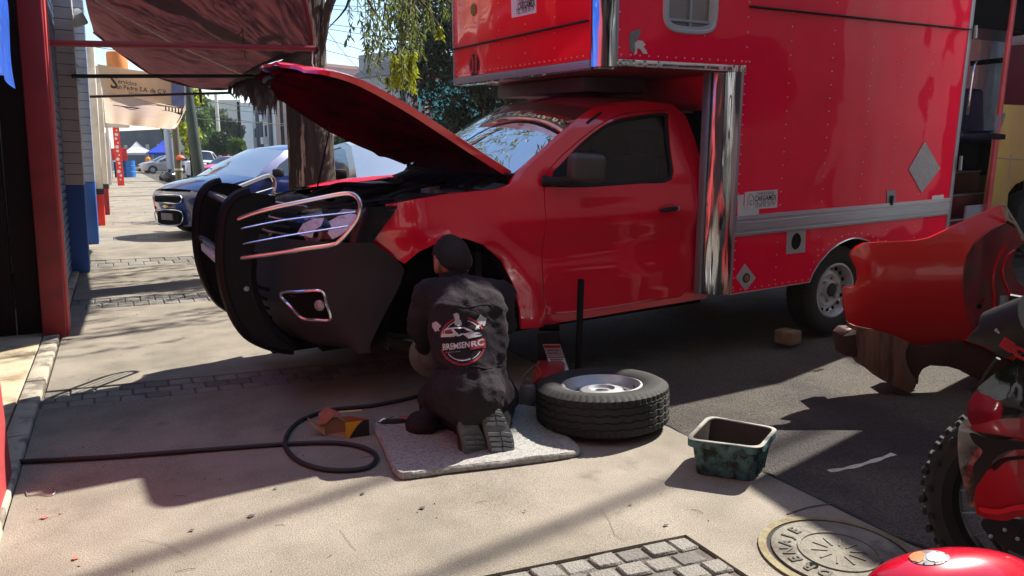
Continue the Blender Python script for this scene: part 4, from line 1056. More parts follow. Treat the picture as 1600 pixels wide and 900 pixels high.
MB().tube([p+V((0.8, 0, -0.5)), p+V((2.6, 0, -0.5))], 0.05, 5).tube([p+V((2.6, 0, -0.5)), p+V((2.6, 0, -1.3))], 0.05, 5).build('pipe', DARK, t)
# blue tarp
TARP = mat('blue tarpaulin', srgb(34, 92, 200), 0.35, var=0.1, vs=3, wavy=0.05, wscale=7, coat=0.2)
tag(MB().grid(lambda u, v: V((-0.425+0.02*math.sin(u*9+v*3)+0.012*math.sin(v*14+u*4), 0, 0))+V((0, 3.1+1.9*u+0.06*v*u, 3.4-(1.78+0.03*math.sin(u*5+1)-0.04*u)*v)), 40, 40).build('tarpaulin', TARP), 'crumpled bright blue tarpaulin hanging beside the dark workshop doors', 'tarpaulin')
# ---------------- poles and shade mesh ----------------
def hpole(label, a, b, y, r, m, cap=True):
    pa, pb = wax(a[0], a[1], 1, y), wax(b[0], b[1], 1, y)
    t = thing('awning_pole', label, 'pole', tuple(pa), group='horizontal awning poles')
    MB().tube([pa, pb], r, 12, caps=False).build('pipe', m, t)
    MB().tube([pb+V((-0.001, 0, 0)), pb-(pb-pa).normalized()*0.02], r*0.8, 12).build('pipe_bore', DARK, t)
    return pa, pb
p1 = hpole('thick dark red horizontal pole of the mesh awning, nearest', (74, 67), (492, 76), 6.6, 0.024, mat('dark red pipe paint', srgb(128, 34, 44), .5, var=.15))
p2 = hpole('black horizontal pole, middle one under the mesh awning', (112, 119), (397, 119), 9.8, 0.022, BLKP)
p3 = hpole('thin dark horizontal pole, farthest under the mesh awning', (140, 151), (362, 145), 12.8, 0.020, mat('dark brown pipe', srgb(52, 32, 34), .5))
def px_depth(px, py, y): return wax(px, py, 1, y)
MESH = mat('maroon shade mesh', srgb(82, 42, 44), 0.9, var=0.22, vs=5, bump=0.2, bs=60, stretch=(1, 3, 1), transl=0.28, col2=srgb(58, 28, 32), c2scale=3.5, grain=.15, gs=60)
ctrl = [  # rows from far edge to near edge; each row wall -> outer end
    [(146, 50, 12.6), (190, 84, 12.7), (240, 117, 12.8), (300, 135, 12.8), (352, 139, 12.8), (372, 128, 12.6)],
    [(140, 28, 11.0), (200, 66, 11.0), (262, 92, 11.2), (325, 106, 11.0), (378, 108, 10.6), (400, 104, 10.2)],
    [(130, -20, 9.4), (205, 20, 9.4), (280, 50, 9.4), (350, 72, 9.3), (410, 84, 9.0), (450, 86, 8.4)],
    [(122, -110, 8.2), (215, -60, 8.1), (300, -14, 8.0), (372, 28, 7.8), (432, 58, 7.4), (486, 73, 6.8)],
    [(110, -320, 6.8), (220, -250, 6.7), (330, -180, 6.6), (400, -110, 6.5), (440, -60, 6.4), (470, -30, 6.3)]]
CPt = [[px_depth(*q) for q in row] for row in ctrl]
rowsC = [catmull(r, 6) for r in CPt]
colsC = [catmull([rowsC[j][i] for j in range(len(rowsC))], 6) for i in range(len(rowsC[0]))]
mb = MB(); nv_, nu_ = len(colsC[0]), len(colsC)
# right silhouette runs straight to the pole tip: pull outermost columns
for i, c in enumerate(colsC):
    for j, p in enumerate(c): mb.v.append(p+V((0, 0, 0.02*math.sin(i*0.9+j*0.6))))
for i in range(nu_-1):
    for j in range(nv_-1): mb.f.append([i*nv_+j, i*nv_+j+1, (i+1)*nv_+j+1, (i+1)*nv_+j])
aw = thing('shade_mesh', 'sagging maroon shade mesh awning stretched on poles over the sidewalk', 'awning', tuple(CPt[2][2]))
mb.build('mesh_sheet', MESH, aw, angle=80)
RIM = mat('maroon hem', srgb(98, 40, 46), .9, var=.2)
MB().tube([c[0] for c in colsC], 0.02, 6).build('hem', RIM, aw)
MB().tube(colsC[-1], 0.025, 6).build('hem', RIM, aw)
SEAMHOOK = mat('pale lit seam and hook', srgb(200, 190, 180), .8)
MB().tube([px_depth(148, -5, 9.2)-V((0, 0, .03)), px_depth(268, 62, 9.4)-V((0, 0, .03)), px_depth(382, 114, 10.2)-V((0, 0, .03))], 0.012, 6).build('lit_seam', SEAMHOOK, aw)  # pale line standing in for a lit seam of the mesh
FR = mat('ragged dark fringe', srgb(58, 40, 44), .95, var=.35, vs=9, transl=.25)
mb = MB()
for k in range(210):
    f = k/209; a = px_depth(364+92*f, 126-20*f+5*math.sin(k), 12.4-5.0*f)
    l = (0.32+0.32*math.sin(math.pi*min(1, (1-f)*1.15)))*rnd.uniform(0.5, 1.0)*(0.9 if f < .6 else 0.62); w_ = 0.035
    q = a+V((rnd.uniform(-.03, .03), rnd.uniform(-.1, .1), 0)); s1 = q+V((rnd.uniform(-.04, .05), 0, -l*0.55)); s2 = q+V((rnd.uniform(-.06, .06), 0, -l))
    mb.add([q+V((-w_, 0, .03)), q+V((w_, 0.01, .03)), s1+V((w_*.8, .02, 0)), s1+V((-w_*.8, 0, 0)), s2], [(0, 1, 2, 3), (3, 2, 4)])
mb.build('fringe', FR, aw)
MB().tube([px_depth(364, 128, 12.4), px_depth(400, 112, 10.2), px_depth(440, 104, 8.4), px_depth(486, 78, 6.7)], 0.07, 8, flat=.6).build('rolled_edge', FR, aw)
MB().tube([p1[1]-V((0.02, 0, .02)), p1[1]+V((-0.03, 0, -.12)), p1[1]+V((-0.015, 0, -.16))], 0.006, 6).build('hook', SEAMHOOK, aw)
# ---------------- tan printed canopy ----------------
TAN = mat('tan canopy cloth', srgb(186, 164, 142), 0.8, var=0.12, vs=1.5, transl=0.3, col2=srgb(160, 140, 150), c2scale=.8, c2lo=.5, c2hi=.7)
cn = thing('printed_canopy', 'tan printed canopy with shop lettering hanging over the sidewalk from a frame', 'canopy', tuple(wax(220, 150, 1, 18)))
YB = 18.0
def cb(px, py, dy=0.0): return wax(px, py, 1, YB+dy)
bn = [cb(152, 100), cb(290, 122), cb(290, 170), cb(160, 142)]
mbn = MB().grid(lambda u, v: bn[0].lerp(bn[1], u).lerp(bn[3].lerp(bn[2], u), v)+V((0, 0.05*math.sin(u*7), 0.03*math.sin(u*9)*v)), 24, 6)
banner = mbn.build('banner', TAN, cn)
MB().grid(lambda u, v: cb(170+96*u, 108+11*u+(39-2*u)*v, -0.06+0.05*math.sin((170+96*u-152)/138*7)), 20, 6).build('banner_print', mat('peach print', srgb(196, 164, 134), .8, var=.06), cn)
BLUER = mat('grey blue print', srgb(108, 118, 158), .8, var=.2)
MB().grid(lambda u, v: cb(268+20*u, 122+2*u+(42+3*u)*v, -0.05+0.05*math.sin((268+20*u-152)/138*7)), 6, 6).build('banner_print', BLUER, cn)
MB().grid(lambda u, v: bn[3].lerp(bn[2], u).lerp(cb(165+102*u, 192+10*u, -1.0+0.3*math.sin(u*6)), v)+V((0, 0.06*math.sin(u*20)*v, 0)), 40, 10).build('valance', TAN, cn)
MB().grid(lambda u, v: cb(266+24*u, 190-24*u*u+12*v*(1-0.3*u)+3*math.sin(u*5), -0.9+0.8*u+0.1*math.sin(v*6)), 14, 6).build('knotted_end', mat('pale cloth', srgb(226, 208, 186), .85, transl=.3), cn)
def ban_text(s_, px, py, w_px, dy, fo=0.0, ang=0.0, hs=1.0):
    p = cb(px, py, dy); w = abs(cb(px+w_px/2, py).x-cb(px-w_px/2, py).x); tm = text_mb(s_, 1, 0, Matrix.Identity(4), None, fo); xs = [v.x for v in tm.v]
    sc = w/(max(xs)-min(xs)); mb = MB(); mb.add(tm.v, tm.f, Matrix.Translation(p) @ rotm(R(90), 0, 0) @ Matrix.Rotation(ang, 4, 'Z') @ Matrix.Diagonal((sc, sc*hs, 1, 1)))
    return mb.build('lettering', INK, cn, smooth=False)
ban_text('S', 178, 129, 11, -0.14, 0.02, R(-3), 1.25); ban_text('ervicios', 199, 129, 29, -0.14, 0.01, R(-7), 1.1); ban_text('an Pedro S.A. de C.V.', 222, 140, 78, -0.14, 0.012, R(-5), 1.2)
ban_text('Servicios', 213, 146, 24, -0.14, 0, R(-5), 1.0)
for k in range(3):
    MB().tube([cb(162, 163+5*k, -.3), cb(284, 179+5*k-2, -.3)], 0.012, 5).build('frame_bar', BLKP, cn)
for k in range(6):
    MB().tube([cb(259+5*k, 166+0.8*k, -.32), cb(259+5*k, 186+0.8*k-1.5*k, -.32)], 0.014, 5).build('frame_bar', BLKP, cn)
MB().tube([cb(288.5, 118), cb(289, 172)], 0.03, 6).build('frame_post', GALV, cn)
# ---------------- poles on the sidewalk ----------------
def pole(label, base, h, r0, r1, m, cat='pole', lean=(0, 0), nm='street_pole'):
    t = thing(nm, label, cat, tuple(base)); b = V(base)
    MB().tube([b, b+V((lean[0]*.5, lean[1]*.5, h*.5)), b+V((lean[0], lean[1], h))], [r0, (r0+r1)/2, r1], 14).build('shaft', m, t)
    return t
WOODP = mat('weathered olive pole', srgb(104, 98, 74), .85, var=.25, vs=2, bump=.3, bs=12, stretch=(6, 6, 1))
CONP = mat('dark green pole paint', srgb(56, 68, 62), .7, var=.3, vs=1.5, bump=.2, bs=15)
b1 = gnd(281, 291); t = pole('olive wooden pole with orange bag tied to it, on the sidewalk under the canopy', b1, 4.6, 0.17, 0.14, WOODP)
MB().ball(tuple(b1+V((0.1, -0.2, 1.35))), (0.2, 0.19, 0.13), 10, 6).build('tied_bag', mat('orange bag', srgb(226, 100, 60), .6), t)
MB().lathe([(0.2, 0.75), (0.2, 0.85)], 12, Matrix.Translation(b1)).build('band', WPL, t)
b2 = V((2.85, 30.5, 0)); t = pole('thick dark green utility pole between the canopy and the blue car', b2, 4.3, 0.22, 0.17, CONP, 'utility pole', (-0.25, 0))
b3 = V((3.7, 60, 0)); pole('pale square metal column behind the blue gazebo', b3, 5.6, 0.32, 0.32, GALV, 'column')
b4 = V((3.9, 46, 0)); pole('thin dark pole just right of the pale column', b4, 4.8, 0.09, 0.08, DARK)
# ---------------- trees ----------------
LEAFB = mat('eucalyptus leaves', srgb(98, 112, 48), 0.5, var=0.35, vs=0.9, transl=0.55)
LEAFY = mat('sunlit yellow green leaves', srgb(156, 166, 44), 0.5, var=0.3, vs=2.0, transl=0.6)
LEAFD = mat('dark needle foliage', srgb(44, 58, 40), 0.7, var=0.4, vs=1.2, transl=0.2)
LEAFG = mat('green crown leaves', srgb(78, 108, 36), 0.6, var=0.35, vs=0.6, transl=0.4)
BARK = mat('peeling eucalyptus bark', srgb(66, 54, 47), .9, var=.35, vs=4, bump=.9, bs=12, stretch=(5, 5, 0.5), col2=srgb(186, 168, 146), c2scale=3.0, c2lo=.56, c2hi=.60)
def leafquad(mb, p, d, L, w_, up=None):
    d = d.normalized(); s_ = d.cross(V((rnd.uniform(-1, 1), rnd.uniform(-1, 1), rnd.uniform(-.3, .3)))).normalized()
    b = len(mb.v); mb.v += [p, p+d*L*.45+s_*w_, p+d*L, p+d*L*.45-s_*w_]; mb.f.append([b, b+1, b+2, b+3])
def spray(mb, tw, p, L, n, leafL, leafW, drift=0.25):
    pts = [p]; d = V((rnd.uniform(-1, 1)*drift, rnd.uniform(-1, 1)*drift, -0.2 if rnd.random() < .5 else -0.5))
    for k in range(5):
        d = (d+V((rnd.uniform(-.2, .2), rnd.uniform(-.2, .2), -0.45))).normalized(); pts.append(pts[-1]+d*L/5)
    tw.tube(pts, 0.004, 4, caps=False)
    for k in range(n):
        t_ = (k+rnd.random())/n*4.99; i = int(t_); q = pts[i].lerp(pts[i+1], t_-i)
        dd = V((rnd.uniform(-1, 1), rnd.uniform(-1, 1), -rnd.uniform(.4, 1.6))); leafquad(mb, q, dd, leafL*rnd.uniform(.6, 1.25), leafW)
mt = thing('eucalyptus_tree', 'big eucalyptus trunk with peeling bark at the kerb behind the raised hood', 'tree', (2.02, 8.7, 0))
def trunk_fn(pts, rs, n=26, amp=0.05):
    P = catmull([V(p) for p in pts], 5); RR = [v.x for v in catmull([V((r, 0, 0)) for r in rs], 5)]; mb = MB(); N = len(P)
    for i, p in enumerate(P):
        for k in range(n):
            a = 2*math.pi*k/n; r = RR[i]*(1+amp*math.sin(3*a+i*0.13)+amp*0.7*math.sin(7*a-i*0.2)+rnd.uniform(-.012, .012))
            mb.v.append(p+V((r*math.cos(a), r*math.sin(a), 0)))
    for i in range(N-1):
        for k in range(n): mb.f.append([i*n+k, i*n+(k+1) % n, (i+1)*n+(k+1) % n, (i+1)*n+k])
    return mb
trunk_fn([(2.02, 8.7, -0.05), (2.0, 8.7, 0.6), (1.99, 8.7, 1.5), (1.97, 8.72, 2.3), (1.99, 8.75, 3.0), (2.03, 8.8, 3.7)], [0.36, 0.275, 0.25, 0.232, 0.235, 0.25]).build('trunk', BARK, mt)
trunk_fn([(2.03, 8.8, 3.1), (2.35, 8.9, 4.2), (2.9, 9.3, 5.6), (3.6, 9.8, 7.2)], [0.17, 0.14, 0.11, 0.07], 16).build('limb', BARK, mt)
trunk_fn([(1.93, 8.78, 2.55), (1.78, 8.8, 3.3), (1.5, 8.6, 4.6), (0.9, 8.2, 6.4)], [0.10, 0.135, 0.12, 0.07], 16).build('limb', BARK, mt)
trunk_fn([(2.08, 8.66, 2.1), (2.16, 8.6, 2.55), (2.32, 8.55, 3.1), (3.0, 8.2, 4.2), (4.2, 7.9, 5.4)], [0.02, 0.045, 0.055, 0.06, 0.04], 10).build('limb', BARK, mt)
MB().ball((1.93, 8.50, 2.56), (0.07, 0.06, 0.11), 10, 8).build('burl', BARK, mt)
lf, tw, ly_ = MB(), MB(), MB()
def at_px(px, py, y): return wax(px, py, 1, y)
spots = [(380, -60, 8.6, 9), (410, -50, 8.7, 9), (440, -60, 8.6, 8), (350, -80, 8.5, 7), (560, -50, 8.7, 9), (590, -45, 8.6, 10), (620, -40, 8.8, 11), (650, -30, 8.6, 11), (675, -40, 8.7, 10), (700, -60, 8.8, 7), (540, -60, 8.8, 6), (580, 10, 8.6, 7), (600, 30, 8.6, 8), (630, 20, 8.7, 9), (655, 10, 8.7, 8), (605, 55, 8.5, 6)]
for (px, py, y, n) in spots:
    for k in range(max(3, int(n*.62))):
        p = at_px(px+rnd.uniform(-22, 22), py+rnd.uniform(-25, 30), y+rnd.uniform(-.7, .7)); spray(lf, tw, p, rnd.uniform(.35, .75), 26, .095, .0085)
for k in range(26):
    p = at_px(628+rnd.uniform(-16, 20), 82+rnd.uniform(-6, 16), 8.5+rnd.uniform(-.2, .2)); spray(ly_, tw, p, rnd.uniform(.18, .36), 30, .085, .011, .15)
for k in range(5):
    p = at_px(686+rnd.uniform(-5, 5), 40, 8.6); spray(ly_, tw, p, rnd.uniform(.08, .16), 14, .07, .010, .2)
for k in range(4):
    p = at_px(608+rnd.uniform(-5, 5), 120, 8.4); spray(ly_, tw, p, rnd.uniform(.06, .10), 12, .06, .009, .2)
for k in range(24):
    p = at_px(583+rnd.uniform(-40, 60), 50+rnd.uniform(-40, 20), 8.6); spray(lf, tw, p, rnd.uniform(.12, .3), 9, .085, .012, .5)
# wandering twigs that carry the sprays
for (a, b, c, d) in (((540, -80, 8.7), (575, 0, 8.7), (600, 40, 8.6), (625, 88, 8.5)), ((600, -90, 8.7), (640, -20, 8.7), (665, 10, 8.6), (690, 45, 8.6)), ((560, -60, 8.7), (545, 0, 8.7), (535, 20, 8.7), (512, 45, 8.7)), ((470, -60, 8.7), (440, -20, 8.7), (405, 5, 8.6), (380, 25, 8.6))):
    tw.tube(catmull([at_px(*q) for q in (a, b, c, d)], 5), [0.022-0.00113*k for k in range(16)], 5)
# crown above the picture; only its shade and lower fringe are seen
for k in range(430):
    r = rnd.random()**.5; a = rnd.uniform(0, 6.283); c = V((3.4+3.4*r*math.cos(a), 9.0+2.6*r*math.sin(a), rnd.uniform(5.0, 8.0)))
    if rnd.random() < 0.35: continue
    spray(lf, tw, c, rnd.uniform(.6, 1.2), 16, .15, .022)
lf.build('crown', LEAFB, mt, smooth=False); ly_.build('crown', LEAFY, mt, smooth=False); tw.build('twigs', BARK, mt, kind='stuff')
def bushy(name, label, base, H, RX, RY, z0, leaf, n, ls, trunk_r=0.2, cat='tree', group=None, clump=26, droop=0.0, lw=0.5):
    t = thing(name, label, cat, tuple(base), group=group); b = V(base)
    MB().tube([b, b+V((0.1, 0, z0+ (H-z0)*.3)), b+V((-0.1, 0.1, H*.8))], [trunk_r, trunk_r*.7, trunk_r*.25], 10).build('trunk', BARK, t)
    mb = MB(); cl = []; lim = MB()
    for k in range(clump):
        a = rnd.uniform(0, 6.283); u = rnd.uniform(-1, 1); rr = rnd.uniform(.35, 1)**.6; s_ = math.sqrt(1-u*u)
        c = b+V((RX*rr*s_*math.cos(a), RY*rr*s_*math.sin(a), z0+(H-z0)*(.5+.5*rr*u))); cl.append((c, rnd.uniform(.16, .36)*min(RX, (H-z0)/2)*1.3))
        if k % 2 == 0: lim.tube([b+V((0, 0, z0*.9+(H-z0)*.2)), c], [trunk_r*.3, trunk_r*.08], 5)
    lim.build('limb', BARK, t)
    for k in range(n):
        c, r = cl[k % len(cl)]; d = V((rnd.gauss(0, 1), rnd.gauss(0, 1), rnd.gauss(0, 1))).normalized()
        p = c+V((d.x*r, d.y*r, d.z*r*.8))*rnd.uniform(.3, 1.05)
        leafquad(mb, p, V((rnd.uniform(-1, 1), rnd.uniform(-1, 1), rnd.uniform(-1, 1)-droop)), ls*rnd.uniform(.6, 1.4), ls*lw*.5)
    mb.build('crown', leaf, t, smooth=False); return t
bushy('pine_tree', 'tall dark casuarina tree standing behind the truck cab', (8.9, 18.4, 0), 8.2, 2.3, 2.3, 1.2, LEAFD, 24000, .20, .22, clump=80, lw=.28, droop=.6)
bushy('pine_tree', 'second dark tree behind the truck, close to the cargo box overhang', (9.6, 15.6, 0), 5.6, 1.7, 1.7, 0.9, LEAFD, 12000, .17, .18, clump=46, lw=.28, droop=.6)
bushy('street_tree', 'leafy green tree behind the thick dark utility pole', (7.2, 84, 0), 8.4, 2.4, 2.4, 2.0, LEAFG, 7000, .42, .3, clump=40)
bushy('street_tree', 'dense green tree left of the white flats, right of the poles', (11.2, 98, 0), 7.2, 3.0, 3.0, 1.2, mat('dull green leaves', srgb(64, 86, 40), .7, var=.3, transl=.3), 8000, .5, .3, clump=44)
bushy('street_tree', 'narrow bright green tree between the canopy and the dark utility pole', (4.25, 50, 0), 6.2, 1.0, 1.0, 1.6, LEAFY, 2600, .3, .14, clump=20)
bushy('street_tree', 'street tree beyond the truck box whose crown dapples the asphalt', (10.4, 5.6, 0), 7.0, 2.2, 1.9, 4.2, LEAFG, 1900, .22, .2, clump=26)
HEDGE = mat('clipped hedge leaves', srgb(40, 66, 28), .7, var=.35, vs=2, transl=.2)
def topiary(label, c, r, sq_=1.0, lg_=None):
    t = thing('clipped_bush', label, 'bush', (c[0], c[1], 0), group='clipped bushes across the street'); mb = MB()
    for k in range(2600):
        d = V((rnd.gauss(0, 1), rnd.gauss(0, 1), rnd.gauss(0, 1))).normalized(); p = V(c)+V((d.x*r, d.y*r, d.z*r*sq_))*rnd.uniform(.82, 1.03)
        leafquad(mb, p, V((rnd.uniform(-1, 1), rnd.uniform(-1, 1), rnd.uniform(-1, 1))), .22, .08)
    mb.build('foliage', lg_ or HEDGE, t, smooth=False)
    MB().tube([(c[0], c[1], 0), (c[0], c[1], c[2])], .1, 6).build('stem', BARK, t)
topiary('large round dark green bush before the white flats', tuple(V((0, 0, 0))+depth(347, 224, 62)), 0.95, .95)
topiary('smaller round bush right of the large one before the flats', tuple(depth(370, 230, 58)), 0.62, 1.0, LEAFG)
topiary('small light green bush near the dark utility pole', tuple(depth(326, 230, 70)), 0.55, .8, LEAFG)
topiary('green hedge between the trunk and the silver car', tuple(depth(545, 226, 40)), 1.0, .5)
# ---------------- buildings across the street ----------------
def block(name, label, c0_, c1_, H, m, wins, wm, roofm=None, parapet=.35):
    """c0_, c1_ ground corners (x,y) of the wall facing the street; body extends away (+x side)"""
    a, b = V((c0_[0], c0_[1], 0)), V((c1_[0], c1_[1], 0)); d = (b-a).normalized(); n = V((-d.y, d.x, 0)); L = (b-a).length
    if n.dot(V((0, 0, 0))-a) < 0: n = -n
    t = thing(name, label, 'building', tuple(a)); F = Matrix((d, n, V((0, 0, 1)))).transposed().to_4x4(); F = Matrix.Translation(a) @ F
    MB(F).box((0, -9, 0), (L, 0, H)).build('wall', m, t)
    MB(F).box((-0.1, -9.1, H), (L+0.1, 0.1, H+parapet)).build('parapet', roofm or m, t)
    for (x0, x1, z0, z1, mm) in wins:
        f = MB(F).box((x0-.08, 0.0, z0-.08), (x1+.08, 0.06, z1+.08)).build('window', mm or WPL, t)
        MB(F).box((x0, 0.05, z0), (x1, 0.075, z1)).build('pane', DWIN, f)
        if x1-x0 > .8: MB(F).box(((x0+x1)/2-.03, 0.07, z0), ((x0+x1)/2+.03, 0.095, z1)).build('mullion', GALV, f)
    return t, F, L
DWIN = mat('dark window pane', srgb(62, 72, 84), .15, var=.3, vs=.5, coat=.5)
FWHITE = mat('white rendered flats', srgb(236, 234, 230), .85, var=.08, vs=.3)
FGREY = mat('grey rendered wall', srgb(150, 150, 152), .85, var=.1, vs=.4)
FPINK = mat('pink grey rendered wall', srgb(196, 160, 150), .85, var=.08)
def pxw(px, D_): return depth(px, 250, D_)
def two(pa, Da, pb, Db): a, b = pxw(pa, Da), pxw(pb, Db); return (a.x, a.y), (b.x, b.y)
def rowsw(L, n, zs, w_, h, m=None, x0=.6):
    return [(x0+(L-2*x0)*(k+.5)/n-w_/2, x0+(L-2*x0)*(k+.5)/n+w_/2, z, z+h, m) for k in range(n) for z in zs]
a, b = two(359, 104, 381, 100)
Lq = (V(b)-V(a)).length
block('apartment_building', 'lower white flats at the left end, partly behind the green trees', a, b, 8.3, FWHITE, rowsw(Lq, 3, (1.0, 3.6, 6.0), .5, 1.3), None)
a2, b2_ = two(381, 100, 398, 106); block('apartment_building', 'blank cream wall joined to the lower white flats', a2, b2_, 8.6, mat('cream render', srgb(224, 216, 200), .85), rowsw((V(b2_)-V(a2)).length, 2, (1.0,), .5, 1.4), None)
a, b = two(398, 92, 434, 88); Lq = (V(b)-V(a)).length
t, F, L_ = block('apartment_building', 'tall white flats with dark vertical strips of windows', a, b, 11.6, FWHITE, [(Lq*.55, Lq*.55+.55, z, z+1.3, None) for z in (1.2, 3.9, 6.5, 9.0)]+[(Lq*.1, Lq*.1+.4, z, z+1.0, None) for z in (1.2, 3.9, 6.5, 9.0)], None)
for fx, wd_ in ((.26, .5), (.38, .45), (.8, .4)):
    MB(F).box((L_*fx, 0.02, 0.5), (L_*fx+wd_, 0.35, 10.8)).build('stair_strip', mat('slate strip', srgb(84, 90, 102), .7) if fx == .26 else bpy.data.materials['slate strip'], t)
for z in (3.0, 5.6, 8.2): MB(F).box((L_*.62, 0.0, z), (L_*.72, 0.9, z+.8)).build('balcony', FWHITE, t)
a, b = two(434, 84, 480, 80); Lq = (V(b)-V(a)).length
block('apartment_building', 'pink and grey flats partly hidden by the tree trunk', a, b, 11.0, FPINK, rowsw(Lq, 3, (1.4, 4.4, 7.4), .75, 1.7), None)
a, b = two(478, 84, 556, 76); Lq = (V(b)-V(a)).length
block('apartment_building', 'low grey building behind the trunk with maroon canopy', a, b, 3.2, FGREY, rowsw(Lq, 4, (1.0,), .9, 1.3), None, mat('maroon roof edge', srgb(96, 52, 56), .8))
a, b = two(551, 66, 662, 60); Lq = (V(b)-V(a)).length
t, F, L_ = block('apartment_building', 'grey gabled building with rows of windows behind the raised hood', a, b, 8.0, FGREY, rowsw(Lq, 6, (1.2, 3.6, 5.9), .55, 1.1), None)
MB(F).prism([(0, 8.0), (L_*.42, 9.1), (L_, 8.9), (L_, 8.0)], -.2, .25, lambda x, z, t_: (x, t_, z)).build('gable', mat('slate gable', srgb(120, 122, 128), .8), t, smooth=False, fix=True)
MB(F).box((0.1, -8, 8.3), (L_*.52, -1.0, 10.1)).build('rooftop_block', FGREY, t)
a, b = two(648, 52, 660, 50); block('apartment_building', 'narrow terracotta building left of the teal mural', a, b, 6.2, mat('terracotta render', srgb(176, 92, 84), .85, var=.15), rowsw(.6, 1, (1.5, 4.0), .35, .9), None)
TEAL = mat('teal painted wall', srgb(84, 176, 176), .8, var=.06, vs=.5)
a, b = two(655, 42, 760, 38); Lq = (V(b)-V(a)).length
t, F, L_ = block('mural_building', 'teal painted wall with a round pink emblem seen through the dark tree', a, b, 5.0, TEAL, [], None)
MB(F).lathe([(.5, 0), (.5, .03), (.36, .03), (.36, 0)], 24, Matrix.Translation((L_*.07+.45, .05, 3.9)) @ rotm(R(90))).build('emblem_ring', mat('pink print', srgb(214, 130, 170), .7), t)
MB(F).lathe([(.25, 0), (.25, .03), (0, .03)], 18, Matrix.Translation((L_*.07+.45, .05, 3.9)) @ rotm(R(90))).build('emblem', WPL, t)
a, b = two(760, 40, 1300, 34); Lq = (V(b)-V(a)).length
block('apartment_building', 'long grey building far behind the truck', a, b, 5.2, FGREY, rowsw(Lq, 9, (1.2, 3.4), .9, 1.2), None)
# far end of the street
a, b = two(188, 150, 262, 140); Lq = (V(b)-V(a)).length
block('far_building', 'dark low building closing the street behind the gazebos', a, b, 6.5, mat('dark far wall', srgb(70, 74, 84), .9, var=.3, vs=.3), rowsw(Lq, 4, (2.5,), .9, 1.5, FWHITE), None)
a, b = two(262, 150, 322, 130); Lq = (V(b)-V(a)).length
block('far_building', 'shaded grey building at the street end right of the pole', a, b, 7.0, mat('dark far grey', srgb(82, 92, 92), .9, var=.3, vs=.3), rowsw(Lq, 4, (1.5,), 1.2, 1.5), None)
# wires and pole
up = thing('utility_pole', 'distant utility pole with crossarms in front of the sky right of the trunk', 'utility pole', tuple(V((12.45, 34.7, 0))))
MB().tube([(12.45, 34.7, 0), (12.45, 34.7, 8.9)], [.16, .11], 10).build('shaft', CONP, up)
for z, w_ in ((8.1, .5), (6.7, .9)): MB().box((12.45-w_, 34.6, z), (12.45+w_, 34.7, z+.09)).build('crossarm', CONP, up)
for k in range(4): MB().tube([(11.9+.35*k, 34.65, 6.8), (11.9+.35*k, 34.65, 7.0)], .04, 6).build('insulator', WPL, up)
up2 = thing('utility_pole', 'pale thin utility pole in front of the trees left of the flats', 'utility pole', (9.2, 78, 0))
MB().tube([(9.2, 78, 0), (9.2, 78, 7.5)], [.2, .15], 8).build('shaft', WPL, up2)
up3 = thing('utility_pole', 'dark utility pole standing before the lower white flats', 'utility pole', (12.6, 88, 0))
MB().tube([(12.6, 88, 0), (12.6, 88, 7.4)], [.2, .15], 8).build('shaft', DARK, up3)
up4 = thing('utility_pole', 'dark utility pole before the tall white flats', 'utility pole', (15.2, 78, 0))
MB().tube([(15.2, 78, 0), (15.2, 78, 9.4)], [.2, .15], 8).build('shaft', DARK, up4)
rows_ = ['top strand reaching the cargo box', 'sloping strand under it', 'level strand left of the far pole', 'strand dipping behind the hood', 'short steep strand right of the trunk', 'strand under the mesh awning', 'strand just below the farthest awning pole', 'strand above the green trees', 'lowest strand over the trees', 'strand over the gabled roof', 'near level strand behind the leaves', 'long diagonal strand', 'strand across the white flats']
wl_ = [((330, 2), (715, 12), 30), ((340, 14), (720, 62), 32), ((430, 30), (628, 62), 31), ((440, 60), (640, 110), 34), ((520, 60), (560, 108), 30), ((300, 95), (470, 112), 60), ((290, 150), (370, 165), 60), ((300, 166), (440, 178), 70), ((310, 178), (470, 200), 64), ((540, 120), (655, 138), 48), ((480, 10), (720, 30), 33), ((350, 10), (628, 96), 30), ((360, 190), (470, 194), 66)]
for k, (a, b, D_) in enumerate(wl_):
    pa, pb = depth(a[0], a[1], D_), depth(b[0], b[1], D_*1.1)
    e0 = pa-(pb-pa)*1.0; e1 = pb+(pb-pa)*1.0; pts = []
    for i in range(17):
        f = i/16; pts.append(e0.lerp(e1, f)+V((0, 0, -0.5*(1-(2*f-1)**2)+.45)))
    tag(MB().tube(pts, 0.012*D_/30, 4).build('overhead_cable', BLKP), 'thin dark overhead cable, '+rows_[k], 'cable', 'overhead cables')
# two cables above the camera whose soft shade crosses the paving
for (ax, bx, lb) in ((gnd(1110, 728), gnd(640, 915), 'heavy cable bundle overhead, the one nearer the truck'), (gnd(640, 735), gnd(300, 850), 'heavy cable bundle overhead, the one nearer the wall')):
    hh = 9.0; sh_ = V((.9, .2, 1))*hh; d = (bx-ax)
    tag(MB().tube([ax+sh_-d*1.2, bx+sh_+d*4], 0.03, 8).build('cable_bundle', BLKP), lb, 'cable')
